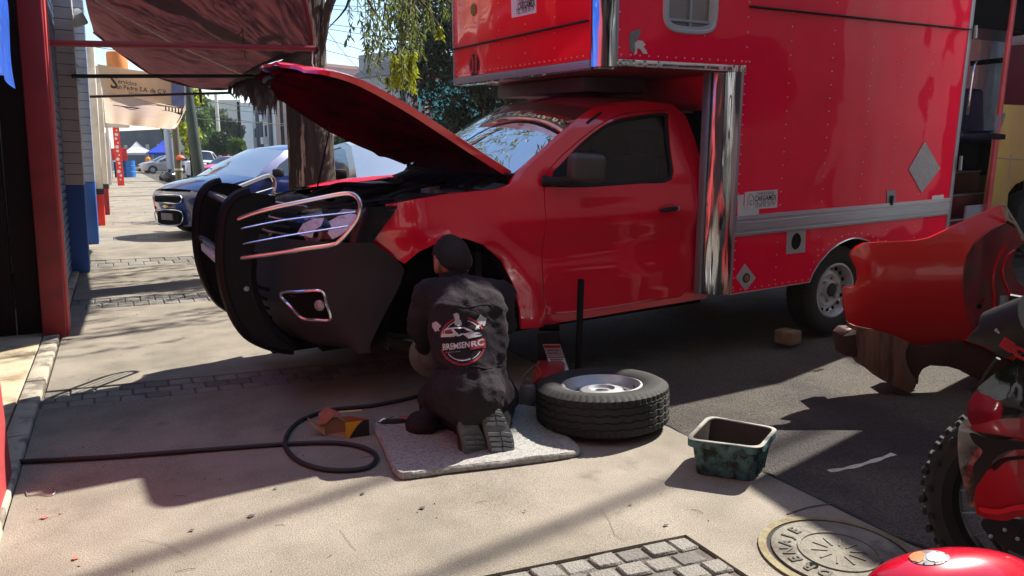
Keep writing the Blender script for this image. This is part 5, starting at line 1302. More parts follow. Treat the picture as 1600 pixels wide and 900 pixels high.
# ---------------- cars ----------------
HL = mat('headlight plastic', srgb(200, 198, 190), .15, var=.2, vs=8, coat=.6)
BGLASS = mat('car glass', srgb(120, 132, 128), 0.08, var=0.25, vs=1.5, coat=0.6, spec=.8)
BGLASSD = mat('dark car glass', srgb(32, 36, 42), 0.08, var=0.25, vs=1.5, coat=0.6, spec=.8)
TAIL = mat('tail light', srgb(170, 16, 20), .2, coat=.5)
PLT = mat('grey number plate', srgb(120, 104, 106), .5, var=.2, vs=40)
def profile(kind):
    if kind == 'hatch': return [(.02, .50), (.0, .66), (.10, .76), (.45, .87), (.98, .97), (1.45, 1.24), (1.85, 1.42), (2.3, 1.49), (2.9, 1.46), (3.35, 1.32), (3.72, 1.02), (3.88, .94), (3.92, .6)], 3.92, (.74, 3.12), (4, 6, 8, 10)
    if kind == 'sedan': return [(.02, .48), (.0, .62), (.10, .72), (.5, .83), (1.15, .93), (1.65, 1.20), (2.05, 1.38), (2.5, 1.43), (3.1, 1.38), (3.5, 1.18), (3.9, .98), (4.3, .93), (4.36, .6)], 4.36, (.8, 3.5), (4, 6, 8, 10)
    if kind == 'van': return [(.02, .5), (.0, .75), (.1, .95), (.35, 1.08), (.7, 1.2), (1.0, 1.5), (1.4, 1.9), (1.9, 2.0), (3.6, 2.0), (4.3, 1.95), (4.45, 1.2), (4.5, .9), (4.5, .5)], 4.5, (.9, 3.6), (4, 6, 9, 10)
    return [(.02, .6), (.0, .85), (.1, 1.0), (.6, 1.06), (1.2, 1.12), (1.6, 1.42), (1.85, 1.68), (2.2, 1.73), (2.9, 1.72), (3.05, 1.6), (3.15, 1.12), (4.9, 1.08), (4.95, .6)], 4.95, (.95, 3.9), (4, 6, 8, 10)
def car(name, label, loc, rz, kind, paint, Wd=1.70, sc=1.0, step=.14, group=None, glass=None, full=False, cat='car'):
    prof, L, wx, (i0, i1, i2, i3) = profile(kind); glass = glass or BGLASSD
    W_ = Matrix.Translation(V(loc)) @ rotm(0, 0, rz) @ Matrix.Scale(sc, 4)
    t = thing(name, label, cat, M=Matrix.Translation(V(loc)) @ rotm(0, 0, rz), group=group); F = W_
    belt = prof[i0][1]-.03; top = max(p[1] for p in prof)
    def Y(x, z):
        y = 0.0
        if z > belt: y += .42*(z-belt)+.1*max(0, z-top+.12)
        if z < .45: y += .5*(.45-z)**1.5
        y += .03*(z-.72)**2*4 - .012*math.exp(-((z-belt+.12)/.05)**2)
        if x < .55: y += .55*(.55-x)**2*1.2
        if x > L-.5: y += .6*(x-L+.5)**2
        return y
    r = .31; ar = r+.055
    low = [(L-.06, .24)]
    for cx in (wx[1], wx[0]):
        low += [(cx+ar*math.cos(R(a)), .31+ar*math.sin(R(a))) for a in range(-12, 193, 15)]
    low += [(.08, .22)]
    out = prof+low
    inset = .05
    wt = [(prof[i0][0]+.30, belt+.04)]+[(prof[k][0]+(.14 if k < i1+1 else (-.12 if k >= i2 else 0)), prof[k][1]-.06) for k in range(i0+1, i3)]+[(prof[i3][0]-.42, belt+.06)]
    if kind == 'pickup': wt = [(1.45, belt+.05), (1.78, 1.5), (1.95, 1.62), (2.85, 1.62), (2.92, belt+.05)]
    if kind == 'van': wt = [(.85, 1.2), (1.2, 1.6), (1.45, 1.78), (2.2, 1.8), (2.2, 1.2)]
    mid = (wt[0][0]+wt[-1][0])/2+.1
    for sgn in (0, 1):
        fn = (lambda a, c, t_: (a, Y(a, c)+t_, c)) if sgn == 0 else (lambda a, c, t_: (a, Wd-Y(a, c)-t_, c))
        m_ = panel(MB(F), out, [wt], fn, step, .02)
        if sgn: m_.f = [f[::-1] for f in m_.f]
        sd = m_.build('body_side', paint, t, angle=50)
        gfn = (lambda a, c, t_: (a, Y(a, c)+.012, c)) if sgn == 0 else (lambda a, c, t_: (a, Wd-Y(a, c)-.012, c))
        panel(MB(F), wt, [], gfn, step*1.5, 0).build('side_window', BGLASSD, sd)
        if sgn == 0 or full:
            pz = .012; MB(F).box((mid-.03, Y(mid, belt)+(0 if sgn == 0 else 0), belt+.02), (mid+.03, Y(mid, belt)+.10, belt+.04)).build('door_pillar', BLKP, sd) if sgn == 0 else None
        mx_, my_ = wt[0][0]+.08, (-.10 if sgn == 0 else Wd+.10)
        mir = MB(F).cbox((mx_, my_, belt+.10), (.12, .20, .14)).build('mirror', BLKP, t, bevel=.035)
        if sgn == 0:
            for hx in (mid-.15,): MB(F).box((hx-.2, Y(hx, belt-.12)-.02, belt-.14), (hx-.05, Y(hx, belt-.12)-.004, belt-.11)).build('door_handle', paint, sd, bevel=.006)
            dl = MB(F)
            for xx in (wt[0][0]+.02, mid+.05): dl.tube([(xx, Y(xx, belt)-.001, belt), (xx+.01, Y(xx, .6)-.001, .6), (xx, Y(xx, .3)-.001, .3)], .004, 4)
            dl.build('door_gap', DARK, sd)
    def st(i, j, nm, m_, crown, n=12):
        P = prof[i:j+1]; K = len(P)-1; S = catmull([(p[0], p[1], 0) for p in P], 4) if K > 0 else P
        mb = MB(F)
        def fn(u, v):
            k = v*(len(S)-1); ii = min(int(k), len(S)-2); f = k-ii; x = S[ii].x*(1-f)+S[ii+1].x*f; z = S[ii].y*(1-f)+S[ii+1].y*f
            y0 = Y(x, z); q = 1-(2*u-1)**2; fw = .16*q if (x < 1.2 and z < belt+.1) else (.10*q if x < L*.5 else -.08*q)
            fw *= (1 if nm != 'roof' else .6); 
            return (x-fw, y0+(Wd-2*y0)*u, z+crown*q*min(1, z/.8))
        return mb.grid(fn, n, max(2, len(S)-1)).build(nm, m_, t, angle=60)
    st(0, 2, 'front', paint, 0.0); st(2, i0, 'hood', paint, .05); st(i0, i1, 'windshield', glass, .05); st(i1, i2, 'roof', paint, .05); st(i2, i3, 'rear_window', BGLASSD, .04); st(i3, len(prof)-1, 'tail', paint, .02)
    nf = Y(.02, .35)
    mb = MB(F).grid(lambda u, v: (.03-.15*(1-(2*u-1)**2)+.03*v, nf+(Wd-2*nf)*u, prof[0][1]-(prof[0][1]-.2)*v), 12, 4); mb.build('bumper', paint, t)
    MB(F).box((.5, .15, .2), (L-.3, Wd-.15, .3)).build('underbody', DARK, t)
    MB(F).box((.45, .2, .3), (L-.4, Wd-.2, belt-.1)).build('inner_tub', DARK, t)
    for cx in wx:
        for sgn in (0, 1):
            wheel(t, F, (cx, .11 if sgn == 0 else Wd-.11, r), r, .19, STEEL, -1 if sgn == 0 else 1, tread=False, holes=0)
    zf = (prof[0][1]+prof[2][1])/2
    for sgn in (0, 1):
        pts = [(.10, .10), (.02, .34), (.06, .40), (.5, .02)]
        def hp(a, b, z): return (a, b if sgn == 0 else Wd-b, z)
        zb_, zt_ = prof[1][1]-.06, prof[2][1]+.05
        m_ = MB(F).add([hp(.10, .13, zb_), hp(-.045, .44, zb_), hp(.0, .42, zt_-.02), hp(.42, .055, zt_+.05), hp(.14, .16, zb_), hp(0, .46, zb_), hp(.03, .44, zt_-.03), hp(.42, .10, zt_+.04)],
             [(0, 1, 2, 3), (4, 7, 6, 5), (0, 4, 5, 1), (1, 5, 6, 2), (2, 6, 7, 3), (3, 7, 4, 0)]); m_.build('headlight', HL, t, fix=True, bevel=.015)
    gz0, gz1 = prof[0][1]-.02, prof[1][1]-.02
    MB(F).box((-.165, Wd*.32, gz0-.28), (-.10, Wd*.68, gz0-.04)).build('lower_grille', DARK, t, bevel=.02)
    MB(F).box((-.165, Wd*.30, gz1-.05), (-.08, Wd*.70, gz1+.05)).build('grille', DARK, t, bevel=.015)
    MB(F).box((-.185, Wd*.41, gz0-.18), (-.165, Wd*.59, gz0-.07)).build('number_plate', PLT, t, bevel=.004)
    MB(F).box((L-.02, Wd*.3, .55), (L+.01, Wd*.7, .66)).build('number_plate', WHITEP, t)
    return t, F, Y, prof, Wd
NAVY = mat('metallic blue paint', srgb(14, 32, 92), .28, metal=.2, var=.04, coat=.9)
SILV = mat('silver paint', srgb(168, 170, 172), .3, metal=.5, var=.04, coat=.8)
PINKP = mat('taxi pink paint', srgb(216, 60, 110), .35, var=.04, coat=.6)
WHP = mat('white car paint', srgb(214, 218, 220), .35, var=.04, coat=.6)
CRIM = mat('crimson car paint', srgb(196, 24, 44), .35, var=.04, coat=.6)
bc, BF, BY, bp2, bW = car('blue_hatchback', 'dark blue hatchback parked nose to the sidewalk behind the bull bar', (1.28, 12.85, 0), R(30), 'hatch', NAVY, 1.68, 1.0, .10, glass=glassmat('blue car windshield', (.7, .76, .74, 1), .10, haze=.10))
MB(BF).tube(catmull([(-.150, bW*.29, .44), (-.155, bW*.31, .25), (-.175, bW*.5, .21), (-.155, bW*.69, .25), (-.150, bW*.71, .44), (-.175, bW*.5, .47)], 4, True), .009, 6, closed=True).build('grille_surround', CHROME, bc)
MB(BF).tube(catmull([(-.135, bW*.30, .70), (-.145, bW*.31, .585), (-.17, bW*.5, .58), (-.145, bW*.69, .585), (-.135, bW*.70, .70), (-.165, bW*.5, .71)], 3, True), .008, 6, closed=True).build('grille_surround', CHROME, bc)
MB(BF).box((-.20, bW*.46, .51), (-.175, bW*.54, .535)).box((-.205, bW*.485, .50), (-.175, bW*.515, .545)).build('emblem', mat('gold badge', srgb(220, 190, 120), .3, metal=.6), bc)
MB(BF).box((1.0, .35, .6), (1.3, 1.35, .93)).build('dashboard', mat('grey dashboard', srgb(120, 116, 108), .8), bc, bevel=.03)
for yy in (.3, .95): MB(BF).box((1.9, yy, .6), (2.1, yy+.45, 1.15)).build('seat', mat('beige seat', srgb(150, 142, 124), .85) if yy == .3 else bpy.data.materials['beige seat'], bc, bevel=.05)
for (ya, yb) in ((.3, .85), (.8, 1.4)): MB(BF).tube([(.93, ya, 1.0), (1.02, (ya+yb)/2, 1.075), (1.10, yb, 1.12)], .007, 5).build('wiper', BLKP, bc)
car('silver_sedan', 'silver grey sedan parked right behind the trunk, windshield glaring', (4.80, 9.0, 0), R(93), 'sedan', SILV, 1.72, 1.06, .14, glass=glassmat('silver car windshield', (.7, .78, .74, 1), .12, haze=.2))
car('red_sedan', 'red sedan glimpsed through the windshield of the truck', (4.15, 7.05, 0), R(4), 'sedan', CRIM, 1.72, 1.0, .16, glass=BGLASS)
car('pink_taxi', 'pink taxi just left of the blue hatchback roof', (3.9, 19.2, 0), R(20), 'hatch', PINKP, 1.66, 1.0, .16, group='pink cars past the blue hatchback')
car('pink_taxi', 'pink and red car with its window facing us between poles and blue car', (3.15, 22.4, 0), R(14), 'hatch', CRIM, 1.66, .98, .18, group='pink cars past the blue hatchback')
car('pink_taxi', 'small distant pink taxi right of the thick dark pole', (6.2, 50, 0), R(60), 'sedan', PINKP, 1.7, 1.0, .2, group='pink cars past the blue hatchback')
car('white_pickup', 'white pickup facing us between the two poles', (6.0, 55, 0), R(76), 'pickup', WHP, 1.8, 1.05, .2, cat='pickup')
car('silver_hatchback', 'silver hatchback parked across the street end behind the man in orange', (2.35, 76, 0), R(12), 'hatch', SILV, 1.7, 1.1, .2)
car('white_van', 'white van parked at the far left end by the blue drum', (0.5, 84, 0), R(166), 'van', WHP, 1.9, 1.1, .2, cat='van')
car('silver_van', 'pale van parked far off behind the bushes', (9.5, 80, 0), R(35), 'van', WHP, 1.9, 1.0, .2, cat='van')
# ---------------- small things far down the sidewalk ----------------
def gazebo(label, px, D_, m, w_=2.4):
    p = depth(px, 250, D_); p.z = 0; t = thing('gazebo_tent', label, 'tent', tuple(p), group='pop-up tents')
    z = 2.1
    MB().add([p+V((-w_, -w_, z)), p+V((w_, -w_, z)), p+V((w_, w_, z)), p+V((-w_, w_, z)), p+V((-w_*.4, -w_*.4, z+.75)), p+V((w_*.4, -w_*.4, z+.75)), p+V((w_*.4, w_*.4, z+.75)), p+V((-w_*.4, w_*.4, z+.75)), p+V((0, 0, z+1.5))],
        [(0, 1, 5, 4), (1, 2, 6, 5), (2, 3, 7, 6), (3, 0, 4, 7), (4, 5, 8), (5, 6, 8), (6, 7, 8), (7, 4, 8)]).build('canopy', m, t, smooth=False)
    mb = MB()
    for a in range(4):
        q = [(-w_, -w_), (w_, -w_), (w_, w_), (-w_, w_)]; a0_, b0_ = q[a], q[(a+1) % 4]
        mb.add([p+V((a0_[0], a0_[1], z)), p+V((b0_[0], b0_[1], z)), p+V((b0_[0], b0_[1], z-.25)), p+V((a0_[0], a0_[1], z-.25))], [(0, 1, 2, 3)])
    mb.build('valance', m, t, smooth=False)
    for x_, y_ in ((-w_, -w_), (w_, -w_), (w_, w_), (-w_, w_)): MB().tube([p+V((x_, y_, 0)), p+V((x_, y_, z))], .05, 6).build('leg', GALV, t)
gazebo('white pop-up tent above the silver hatchback', 216, 96, mat('white tent cloth', srgb(216, 214, 206), .8, transl=.3), 1.7)
gazebo('blue pop-up tent beside the pale column', 258, 92, mat('blue tent cloth', srgb(28, 72, 200), .7, transl=.3), 2.0)
p = gnd(203, 277); d_ = thing('oil_drum', 'blue steel drum standing by the wall at the far end', 'drum', tuple(p))
MB().lathe([(0, 0), (.42, 0), (.42, .38), (.44, .40), (.42, .42), (.42, .8), (.44, .82), (.42, .84), (.42, 1.2), (.38, 1.2), (0, 1.17)], 22, Matrix.Translation(p)).build('shell', mat('blue drum paint', srgb(26, 104, 176), .5, var=.15), d_)
q = p+V((-.55, -.1, 0)); dd = thing('oil_drum', 'darker blue drum left of the bright blue one carrying a red crate', 'drum', tuple(q))
MB().lathe([(0, 0), (.42, 0), (.42, .38), (.44, .40), (.42, .42), (.42, .8), (.42, 1.15), (0, 1.12)], 18, Matrix.Translation(q)).build('shell', mat('dull blue drum paint', srgb(30, 70, 120), .6, var=.2), dd)
rc = thing('red_crate', 'red crate set on top of the blue drums', 'crate', tuple(q+V((0, 0, 1.2))))
MB().box(tuple(q+V((-.5, -.4, 1.2))), tuple(q+V((.5, .4, 2.0)))).build('body', mat('red crate paint', srgb(190, 30, 36), .5, var=.1), rc, bevel=.03)
MB().box(tuple(q+V((-.53, -.43, 2.0))), tuple(q+V((.53, .43, 2.08)))).build('lid', REDP, rc, bevel=.01)
sg = thing('sign_column', 'narrow red and white painted signboard standing against the far wall', 'sign', tuple(gnd(189, 290)))
p = gnd(189, 290)
MB().box(tuple(p+V((-.14, 0, 0))), tuple(p+V((.16, .12, 4.0)))).build('board', REDP, sg)
for k in range(14): MB().lathe([(.04+.02*(k % 3), 0), (0, .01)], 10, Matrix.Translation(p+V((.01+.04*math.sin(k*2.3), -.003, .3+.2*k))) @ rotm(R(90))).build('painted_dot', WHITEP, sg)
MB().prism([(-.1, 3.6), (.12, 3.6), (.0, 3.1)], -.01, -.02, lambda a, c, t_: tuple(p+V((a, t_, c)))).build('painted_arrow', WHITEP, sg, smooth=False)
# bin bags
BAG = mat('black bin bag', srgb(30, 31, 34), .3, var=.2, coat=.3, wavy=.06, wscale=5)
for k, (px, py, r_, lb) in enumerate(((266, 279, .42, 'big shiny black bin bag leaning on the pole'), (256, 277, .30, 'smaller black bin bag left of the big shiny one'), (276, 277, .34, 'black bin bag behind the olive pole'))):
    p = gnd(px, py+6); mb = MB().ball((p.x, p.y, r_*.72), (r_, r_*.9, r_*.75), 16, 12)
    for v in mb.v:
        n_ = math.sin(v.x*17+v.y*9)*math.sin(v.z*15+v.x*5); v.x += .05*n_; v.z = max(0, v.z+.05*n_)
    mb.tube([(p.x, p.y, r_*1.35), (p.x+.03, p.y, r_*1.75)], [.06, .12], 8)
    tag(mb.build('bin_bag', BAG), lb, 'bag')

# ---------------- unseen rest of the street round the camera, added to block skylight, fill reflections ----------------
def tower(label, x0, x1, y0, y1, H, m, face):
    t = thing('apartment_building', label, 'building', ((x0+x1)/2, (y0+y1)/2, 0))
    MB().box((x0, y0, 0), (x1, y1, H)).build('wall', m, t); MB().box((x0-.1, y0-.1, H), (x1+.1, y1+.1, H+.3)).build('parapet', WPL, t)
    n = int((y1-y0)/2.6)
    for k in range(n):
        for z in [z_ for z_ in (1.2, 4.0, 6.8, 9.6) if z_+1.5 < H]:
            yc = y0+(k+.5)*(y1-y0)/n; xx = (x1, x1+.05) if face > 0 else (x0-.05, x0)
            f = MB().box((xx[0], yc-.62, z), (xx[1], yc+.62, z+1.4)).build('window', GALV, t); MB().box((xx[0]+.01*face, yc-.55, z+.07), (xx[1]+.01*face, yc+.55, z+1.33)).build('pane', DWIN, f)
tower('unseen three storey building added above the workshop on the left', -12, -1.3, -6, 24, 9.5, mat('ochre render', srgb(170, 150, 120), .85, var=.1), 1)
tower('unseen grey block added behind the camera on the shop side', -12, -0.6, -32, -6.2, 10, FGREY, 1)
tower('unseen brick coloured block added across the street beyond the bus', 17, 30, -34, 26, 10, mat('brick red render', srgb(140, 84, 66), .85, var=.1), -1)
tower('unseen plain block added to close the street behind the camera', -4, 24, -46, -34.2, 12, FWHITE, 1)
bushy('street_tree', 'unseen dense kerb tree added behind the camera, nearer one', (3.4, -5.5, 0), 8.5, 3.0, 3.2, 2.6, LEAFG, 5200, .5, .3, clump=40)
bushy('street_tree', 'unseen dense kerb tree added behind the camera, farther one', (3.6, -13, 0), 9.0, 3.2, 3.4, 2.6, LEAFG, 4200, .55, .3, clump=40)
# ---------------- mechanic ----------------
from mathutils import noise as mnoise
PB = gnd(760, 712); PY = PB.y
def J(px, py, f): return wax(px, py, 1, PY+f)
def caps(mb, a, b, ra, rb, n=20):
    a, b = V(a), V(b); d = b-a; L = d.length; T_ = aim(a, d); prof = []
    for k in range(7): t_ = math.pi/2*(1-k/6); prof.append((ra*math.cos(t_), -ra*math.sin(t_)))
    for k in range(7): t_ = math.pi/2*k/6; prof.append((rb*math.cos(t_), L+rb*math.sin(t_)))
    mb.lathe(prof, n, T_); return mb
def remeshed(mb, vox, smooth_it, disp=None):
    me = bpy.data.meshes.new('tmp'); me.from_pydata([tuple(p) for p in mb.v], [], mb.f)
    o = bpy.data.objects.new('tmp', me); COL.objects.link(o)
    m = o.modifiers.new('r', 'REMESH'); m.mode = 'VOXEL'; m.voxel_size = vox
    m2 = o.modifiers.new('s', 'SMOOTH'); m2.iterations = smooth_it; m2.factor = .6
    dg = bpy.context.evaluated_depsgraph_get(); dg.update(); ev = bpy.data.meshes.new_from_object(o.evaluated_get(dg))
    out = MB(); ns = [v.normal.copy() for v in ev.vertices]; out.v = [v.co.copy() for v in ev.vertices]; out.f = [list(p.vertices) for p in ev.polygons]
    if disp:
        for i, p in enumerate(out.v): out.v[i] = p+ns[i]*disp(p)
    bpy.data.objects.remove(o); bpy.data.meshes.remove(me); bpy.data.meshes.remove(ev); return out
man = thing('person', 'mechanic in black coverall with printed back kneeling at the open wheel arch, seen from behind', 'person', tuple(gnd(745, 690)))
SKIN = mat('skin', srgb(150, 98, 76), .55, var=.1, vs=12)
COV = mat('dark coverall cloth', srgb(42, 36, 41), .95, spec=.2, var=.14, vs=10, bump=.35, bs=45, col2=srgb(52, 44, 46), c2scale=3, c2lo=.5, c2hi=.7, grain=.1, gs=400)
HAIR = mat('black hair', srgb(17, 14, 14), .55, var=.5, vs=90, bump=1.0, bs=320, stretch=(1, 1, .35))
SHOE = mat('black work shoe', srgb(38, 34, 33), .7, var=.2, vs=20)
SOLE = mat('worn rubber sole', srgb(96, 98, 100), .85, var=.2, vs=30, grain=.1)
j = dict(hipL=J(706, 614, .16), hipR=J(768, 610, .18), pel=J(733, 610, .12), waist=J(735, 566, .19), chest=J(732, 512, .27), up=J(723, 464, .34),
    shL=J(669, 462, .36), shR=J(781, 460, .36), neck=J(711, 436, .40), head=J(706, 405, .44), elL=J(655, 512, .46), elR=J(789, 506, .44),
    knL=gnd(680, 655)+V((0, 0, .10)), knR=J(785, 655, .42), anL=J(731, 668, .17), anR=J(777, 664, .15), haL=J(664, 548, .80), haR=J(745, 535, .82))
j['knR'].z = .09
mb = MB()
mb.ball(j['pel']+V((0, 0, .0)), (.165, .13, .15), 20, 14).ball(j['waist'], (.178, .125, .13), 20, 14)
mb.ball(j['chest'], (.195, .12, .19), 20, 14).ball(j['up'], (.185, .105, .10), 20, 14)
caps(mb, j['up'], j['neck'], .09, .058)
for s in 'LR':
    caps(mb, j['sh'+s], j['el'+s], .067, .056); caps(mb, j['el'+s], j['ha'+s]+(j['el'+s]-j['ha'+s])*.2, .056, .042)
    caps(mb, j['up'].lerp(j['sh'+s], .5), j['sh'+s], .085, .074)
    caps(mb, j['hip'+s], j['kn'+s], .094, .084); caps(mb, j['kn'+s], j['an'+s], .078, .055)
caps(mb, j['pel'], j['waist'], .16, .14); caps(mb, j['waist'], j['chest'], .14, .13)
for sx in (-1, 1): caps(mb, j['waist']+V((sx*.085, 0, -.06)), j['chest']+V((sx*.09, 0, .08)), .095, .095)
mb.ball(gnd(668, 684)+V((.0, .05, .055)), (.085, .09, .055), 14, 8)
def folds(p):
    q = V((p.x*7, p.y*7, p.z*11)); v = abs(mnoise.noise(q))
    w_ = math.exp(-((p.z-j['waist'].z)/.05)**2)
    v2 = abs(mnoise.noise(V((p.x*9+3, p.y*9, p.z*26))))
    r1 = 1-abs(mnoise.noise(V((p.x*6+p.z*3, p.y*6, p.z*7-p.x*4))))*2.2; r2 = 1-abs(mnoise.noise(V((p.x*13, p.y*13+5, p.z*17))))*2.0
    return -.004+.009*max(0, r1)**2+.008*max(0, r2)**2-.020*w_*v2-.010*w_
cov = remeshed(mb, .0115, 5, folds).build('coverall', COV, man, angle=180)
# waist seam, yoke seam
cb_ = bvh_of(cov)
def on_cov(px, py, off=.002): return stick(cb_, px, py, off)
def px_line(pts, r, name, m, par, off=.002, n=5):
    q = [on_cov(a, b, off) for a, b in pts]; q = [p for p in q if p]
    return MB().tube(catmull(q, 2), r, n, flat=.5).build(name, m, par)
px_line([(672+8*k, 574+2*math.sin(k*1.3)) for k in range(15)], .004, 'waist_seam', COV, cov)
px_line([(660+9*k, 478+2*math.sin(k)) for k in range(15)], .002, 'yoke_seam', COV, cov)
# collar
MB().lathe([(.060, 0), (.074, .012), (.070, .068), (.062, .072), (.055, .03)], 24, aim(j['neck']+V((0, -.005, -.035)), (-.04, .25, 1)), closed=True).build('collar', COV, cov)
MB().lathe([(.0, 0), (.0605, .0), (.0615, .003), (0, .004)], 24, aim(j['neck']+V((0, .0, .018)), (-.04, .25, 1))).build('collar_lining', REDINK, cov)
# body in skin: head, neck, torso core, arms and hands as one surface
sk = MB(); hd = j['head']; HT = Matrix.Translation(hd) @ rotm(R(-18), R(-4), R(8))
sk.ball(hd, (.082, .098, .112), 22, 16, rotm(R(-18), R(-4), R(8)))
sk.ball(HT @ V((0, .035, -.06)), (.055, .06, .055), 16, 12).ball(HT @ V((0, .10, -.02)), (.013, .02, .018), 10, 8)
for sx in (-1, 1): sk.ball(HT @ V((sx*.090, -.004, -.022)), (.014, .022, .036), 10, 8)
caps(sk, j['neck']+V((0, 0, -.05)), hd+V((0, -.005, -.03)), .056, .052); caps(sk, j['neck']+V((0, 0, -.05)), j['chest'], .06, .09); caps(sk, j['chest'], j['pel'], .09, .10)
for s in 'LR':
    caps(sk, j['up'], j['sh'+s], .05, .045); caps(sk, j['sh'+s], j['el'+s], .045, .036); ha = j['ha'+s]; d = (ha-j['el'+s]).normalized(); caps(sk, j['el'+s], ha, .034, .025)
    side = d.cross(V((0, 0, 1))).normalized(); upv = side.cross(d)
    for k in range(4): caps(sk, ha+d*.015+side*(.012*(k-1.5)), ha+d*.055+side*(.017*(k-1.5)), .014, .013, 10)
    for k, l in enumerate((.034, .042, .040, .030)):
        a_ = ha+d*.062+side*(.019*(k-1.5)); b_ = a_+d*l*.8-upv*.012; c_ = b_+d*l*.35-upv*.026; e_ = c_-upv*.018-d*.006
        caps(sk, a_, b_, .0092, .0085, 9); caps(sk, b_, c_, .0085, .0078, 9); caps(sk, c_, e_, .0078, .0068, 9)
    sg_ = 1 if s == 'L' else -1
    a_ = ha+d*.02+side*(.028*sg_); b_ = a_+d*.028+side*(.022*sg_)-upv*.012; caps(sk, a_, b_, .0125, .0105, 9); caps(sk, b_, b_+d*.026-upv*.012, .010, .0085, 9)
remeshed(sk, .0052, 2).build('body', SKIN, man, angle=180)
hb_ = MB()
hb_.grid(lambda u, v: (0, 0, 0), 1, 1); hb_ = MB()
nu, nv = 40, 22
for jj in range(nv+1):
    ph = math.pi/2-jj/nv*math.pi*.66
    for i in range(nu):
        th = 2*math.pi*i/nu; back = -math.sin(th)
        ph2 = math.pi/2-(jj/nv)*(math.pi*(.36+.36*max(0, back)**.6+.04*abs(math.cos(th))))
        k_ = 1.015+.008*rnd.random()+.022*mnoise.noise(V((math.cos(th)*4, math.sin(th)*4, ph2*4)))+.012*mnoise.noise(V((i*1.3, jj*.6, 0)))
        if jj == nv: k_ = .97; ph2 -= .10*mnoise.noise(V((i*2.1, 0, 0)))
        hb_.v.append(HT @ V((.0865*k_*(1-.10*max(0, math.sin(ph2))**3)*math.cos(ph2)*math.cos(th), .103*k_*math.cos(ph2)*math.sin(th), .116*k_*math.sin(ph2))))
for jj in range(nv):
    for i in range(nu): hb_.f.append([jj*nu+i, (jj+1)*nu+i, (jj+1)*nu+(i+1) % nu, jj*nu+(i+1) % nu])
hb_.build('hair', HAIR, man, angle=180)
# shoes: upright soles facing back
for k, (out_px, toe, heel) in enumerate(([[(719, 640), (729, 636), (742, 638), (748, 644), (748, 664), (756, 682), (761, 698), (758, 713), (748, 719), (734, 719), (727, 710), (724, 692), (718, 668)], (742, 712), (733, 645)], [[(757, 646), (768, 640), (781, 640), (786, 646), (793, 662), (801, 680), (804, 700), (800, 712), (789, 717), (776, 717), (768, 708), (764, 690), (758, 668)], (786, 710), (772, 648)])):
    g0_ = gnd(toe[0], 718)
    def spx(px, py, o=0.0):   # plane leaning forward from the toe
        d = ray(px, py); nrm_ = V((0, -1, .28)).normalized(); t_ = ((g0_-CP).dot(nrm_)+o)/d.dot(nrm_); return CP+d*t_
    sh_t = MB(); caps(sh_t, spx(*toe)+V((0, .065, .0)), spx(*heel)+V((0, .06, -.015)), .046, .040); sh_t.ball(spx(*toe)+V((0, .06, .02)), (.05, .055, .06), 14, 10); caps(sh_t, spx(*heel)+V((0, .06, -.04)), j['an'+'LR'[k]]+V((0, .03, .02)), .045, .05)
    shoe = remeshed(sh_t, .009, 3).build('shoe', SHOE, man, angle=180)
    oo = rnd2(out_px, 3)
    mbs = MB(); n_ = len(oo)
    for off in (-.0, -.028): 
        for a, b in oo: mbs.v.append(spx(a, b, 0)+V((0, -off, 0)))
    c_ = [sum((spx(a, b) for a, b in oo), V((0, 0, 0)))/n_]; mbs.v += [c_[0], c_[0]+V((0, .028, 0))]
    for i in range(n_): jx = (i+1) % n_; mbs.f += [[i, jx, 2*n_], [n_+jx, n_+i, 2*n_+1], [jx, i, n_+i, n_+jx]]
    so_ = mbs.build('sole', SOLE, shoe, fix=True)
    # lugs
    ys0, ys1 = min(p[1] for p in oo), max(p[1] for p in oo); lug = 0; yy = ys0+3
    while yy < ys1-4:
        hgt = 6.0
        xs_ = [p[0] for p in oo if abs(p[1]-(yy+hgt/2)) < 5]; xl, xr = min(xs_)+2.0, max(xs_)-2.0
        if abs((yy-ys0)/(ys1-ys0)-.37) > .06:
            for (a0_, a1_) in ((xl, (xl+xr)/2-1.0), ((xl+xr)/2+1.0, xr)):
                sk_ = 1.6*(1 if a0_ == xl else -1)
                q = [(a0_, yy+sk_*.5), (a1_, yy-sk_*.5+1.5), (a1_, yy+hgt-sk_*.5+1), (a0_, yy+hgt+sk_*.3-1)]
                m_ = MB(); m_.v = [spx(a, b)+V((0, .002, 0)) for a, b in q]+[spx(a, b)+V((0, -.006, 0)) for a, b in q]; m_.f = [[4, 5, 6, 7][::-1], [0, 1, 5, 4], [1, 2, 6, 5], [2, 3, 7, 6], [3, 0, 4, 7]]
                m_.build('tread_lug', SOLE, shoe, fix=True, smooth=False)
        yy += hgt+2.0
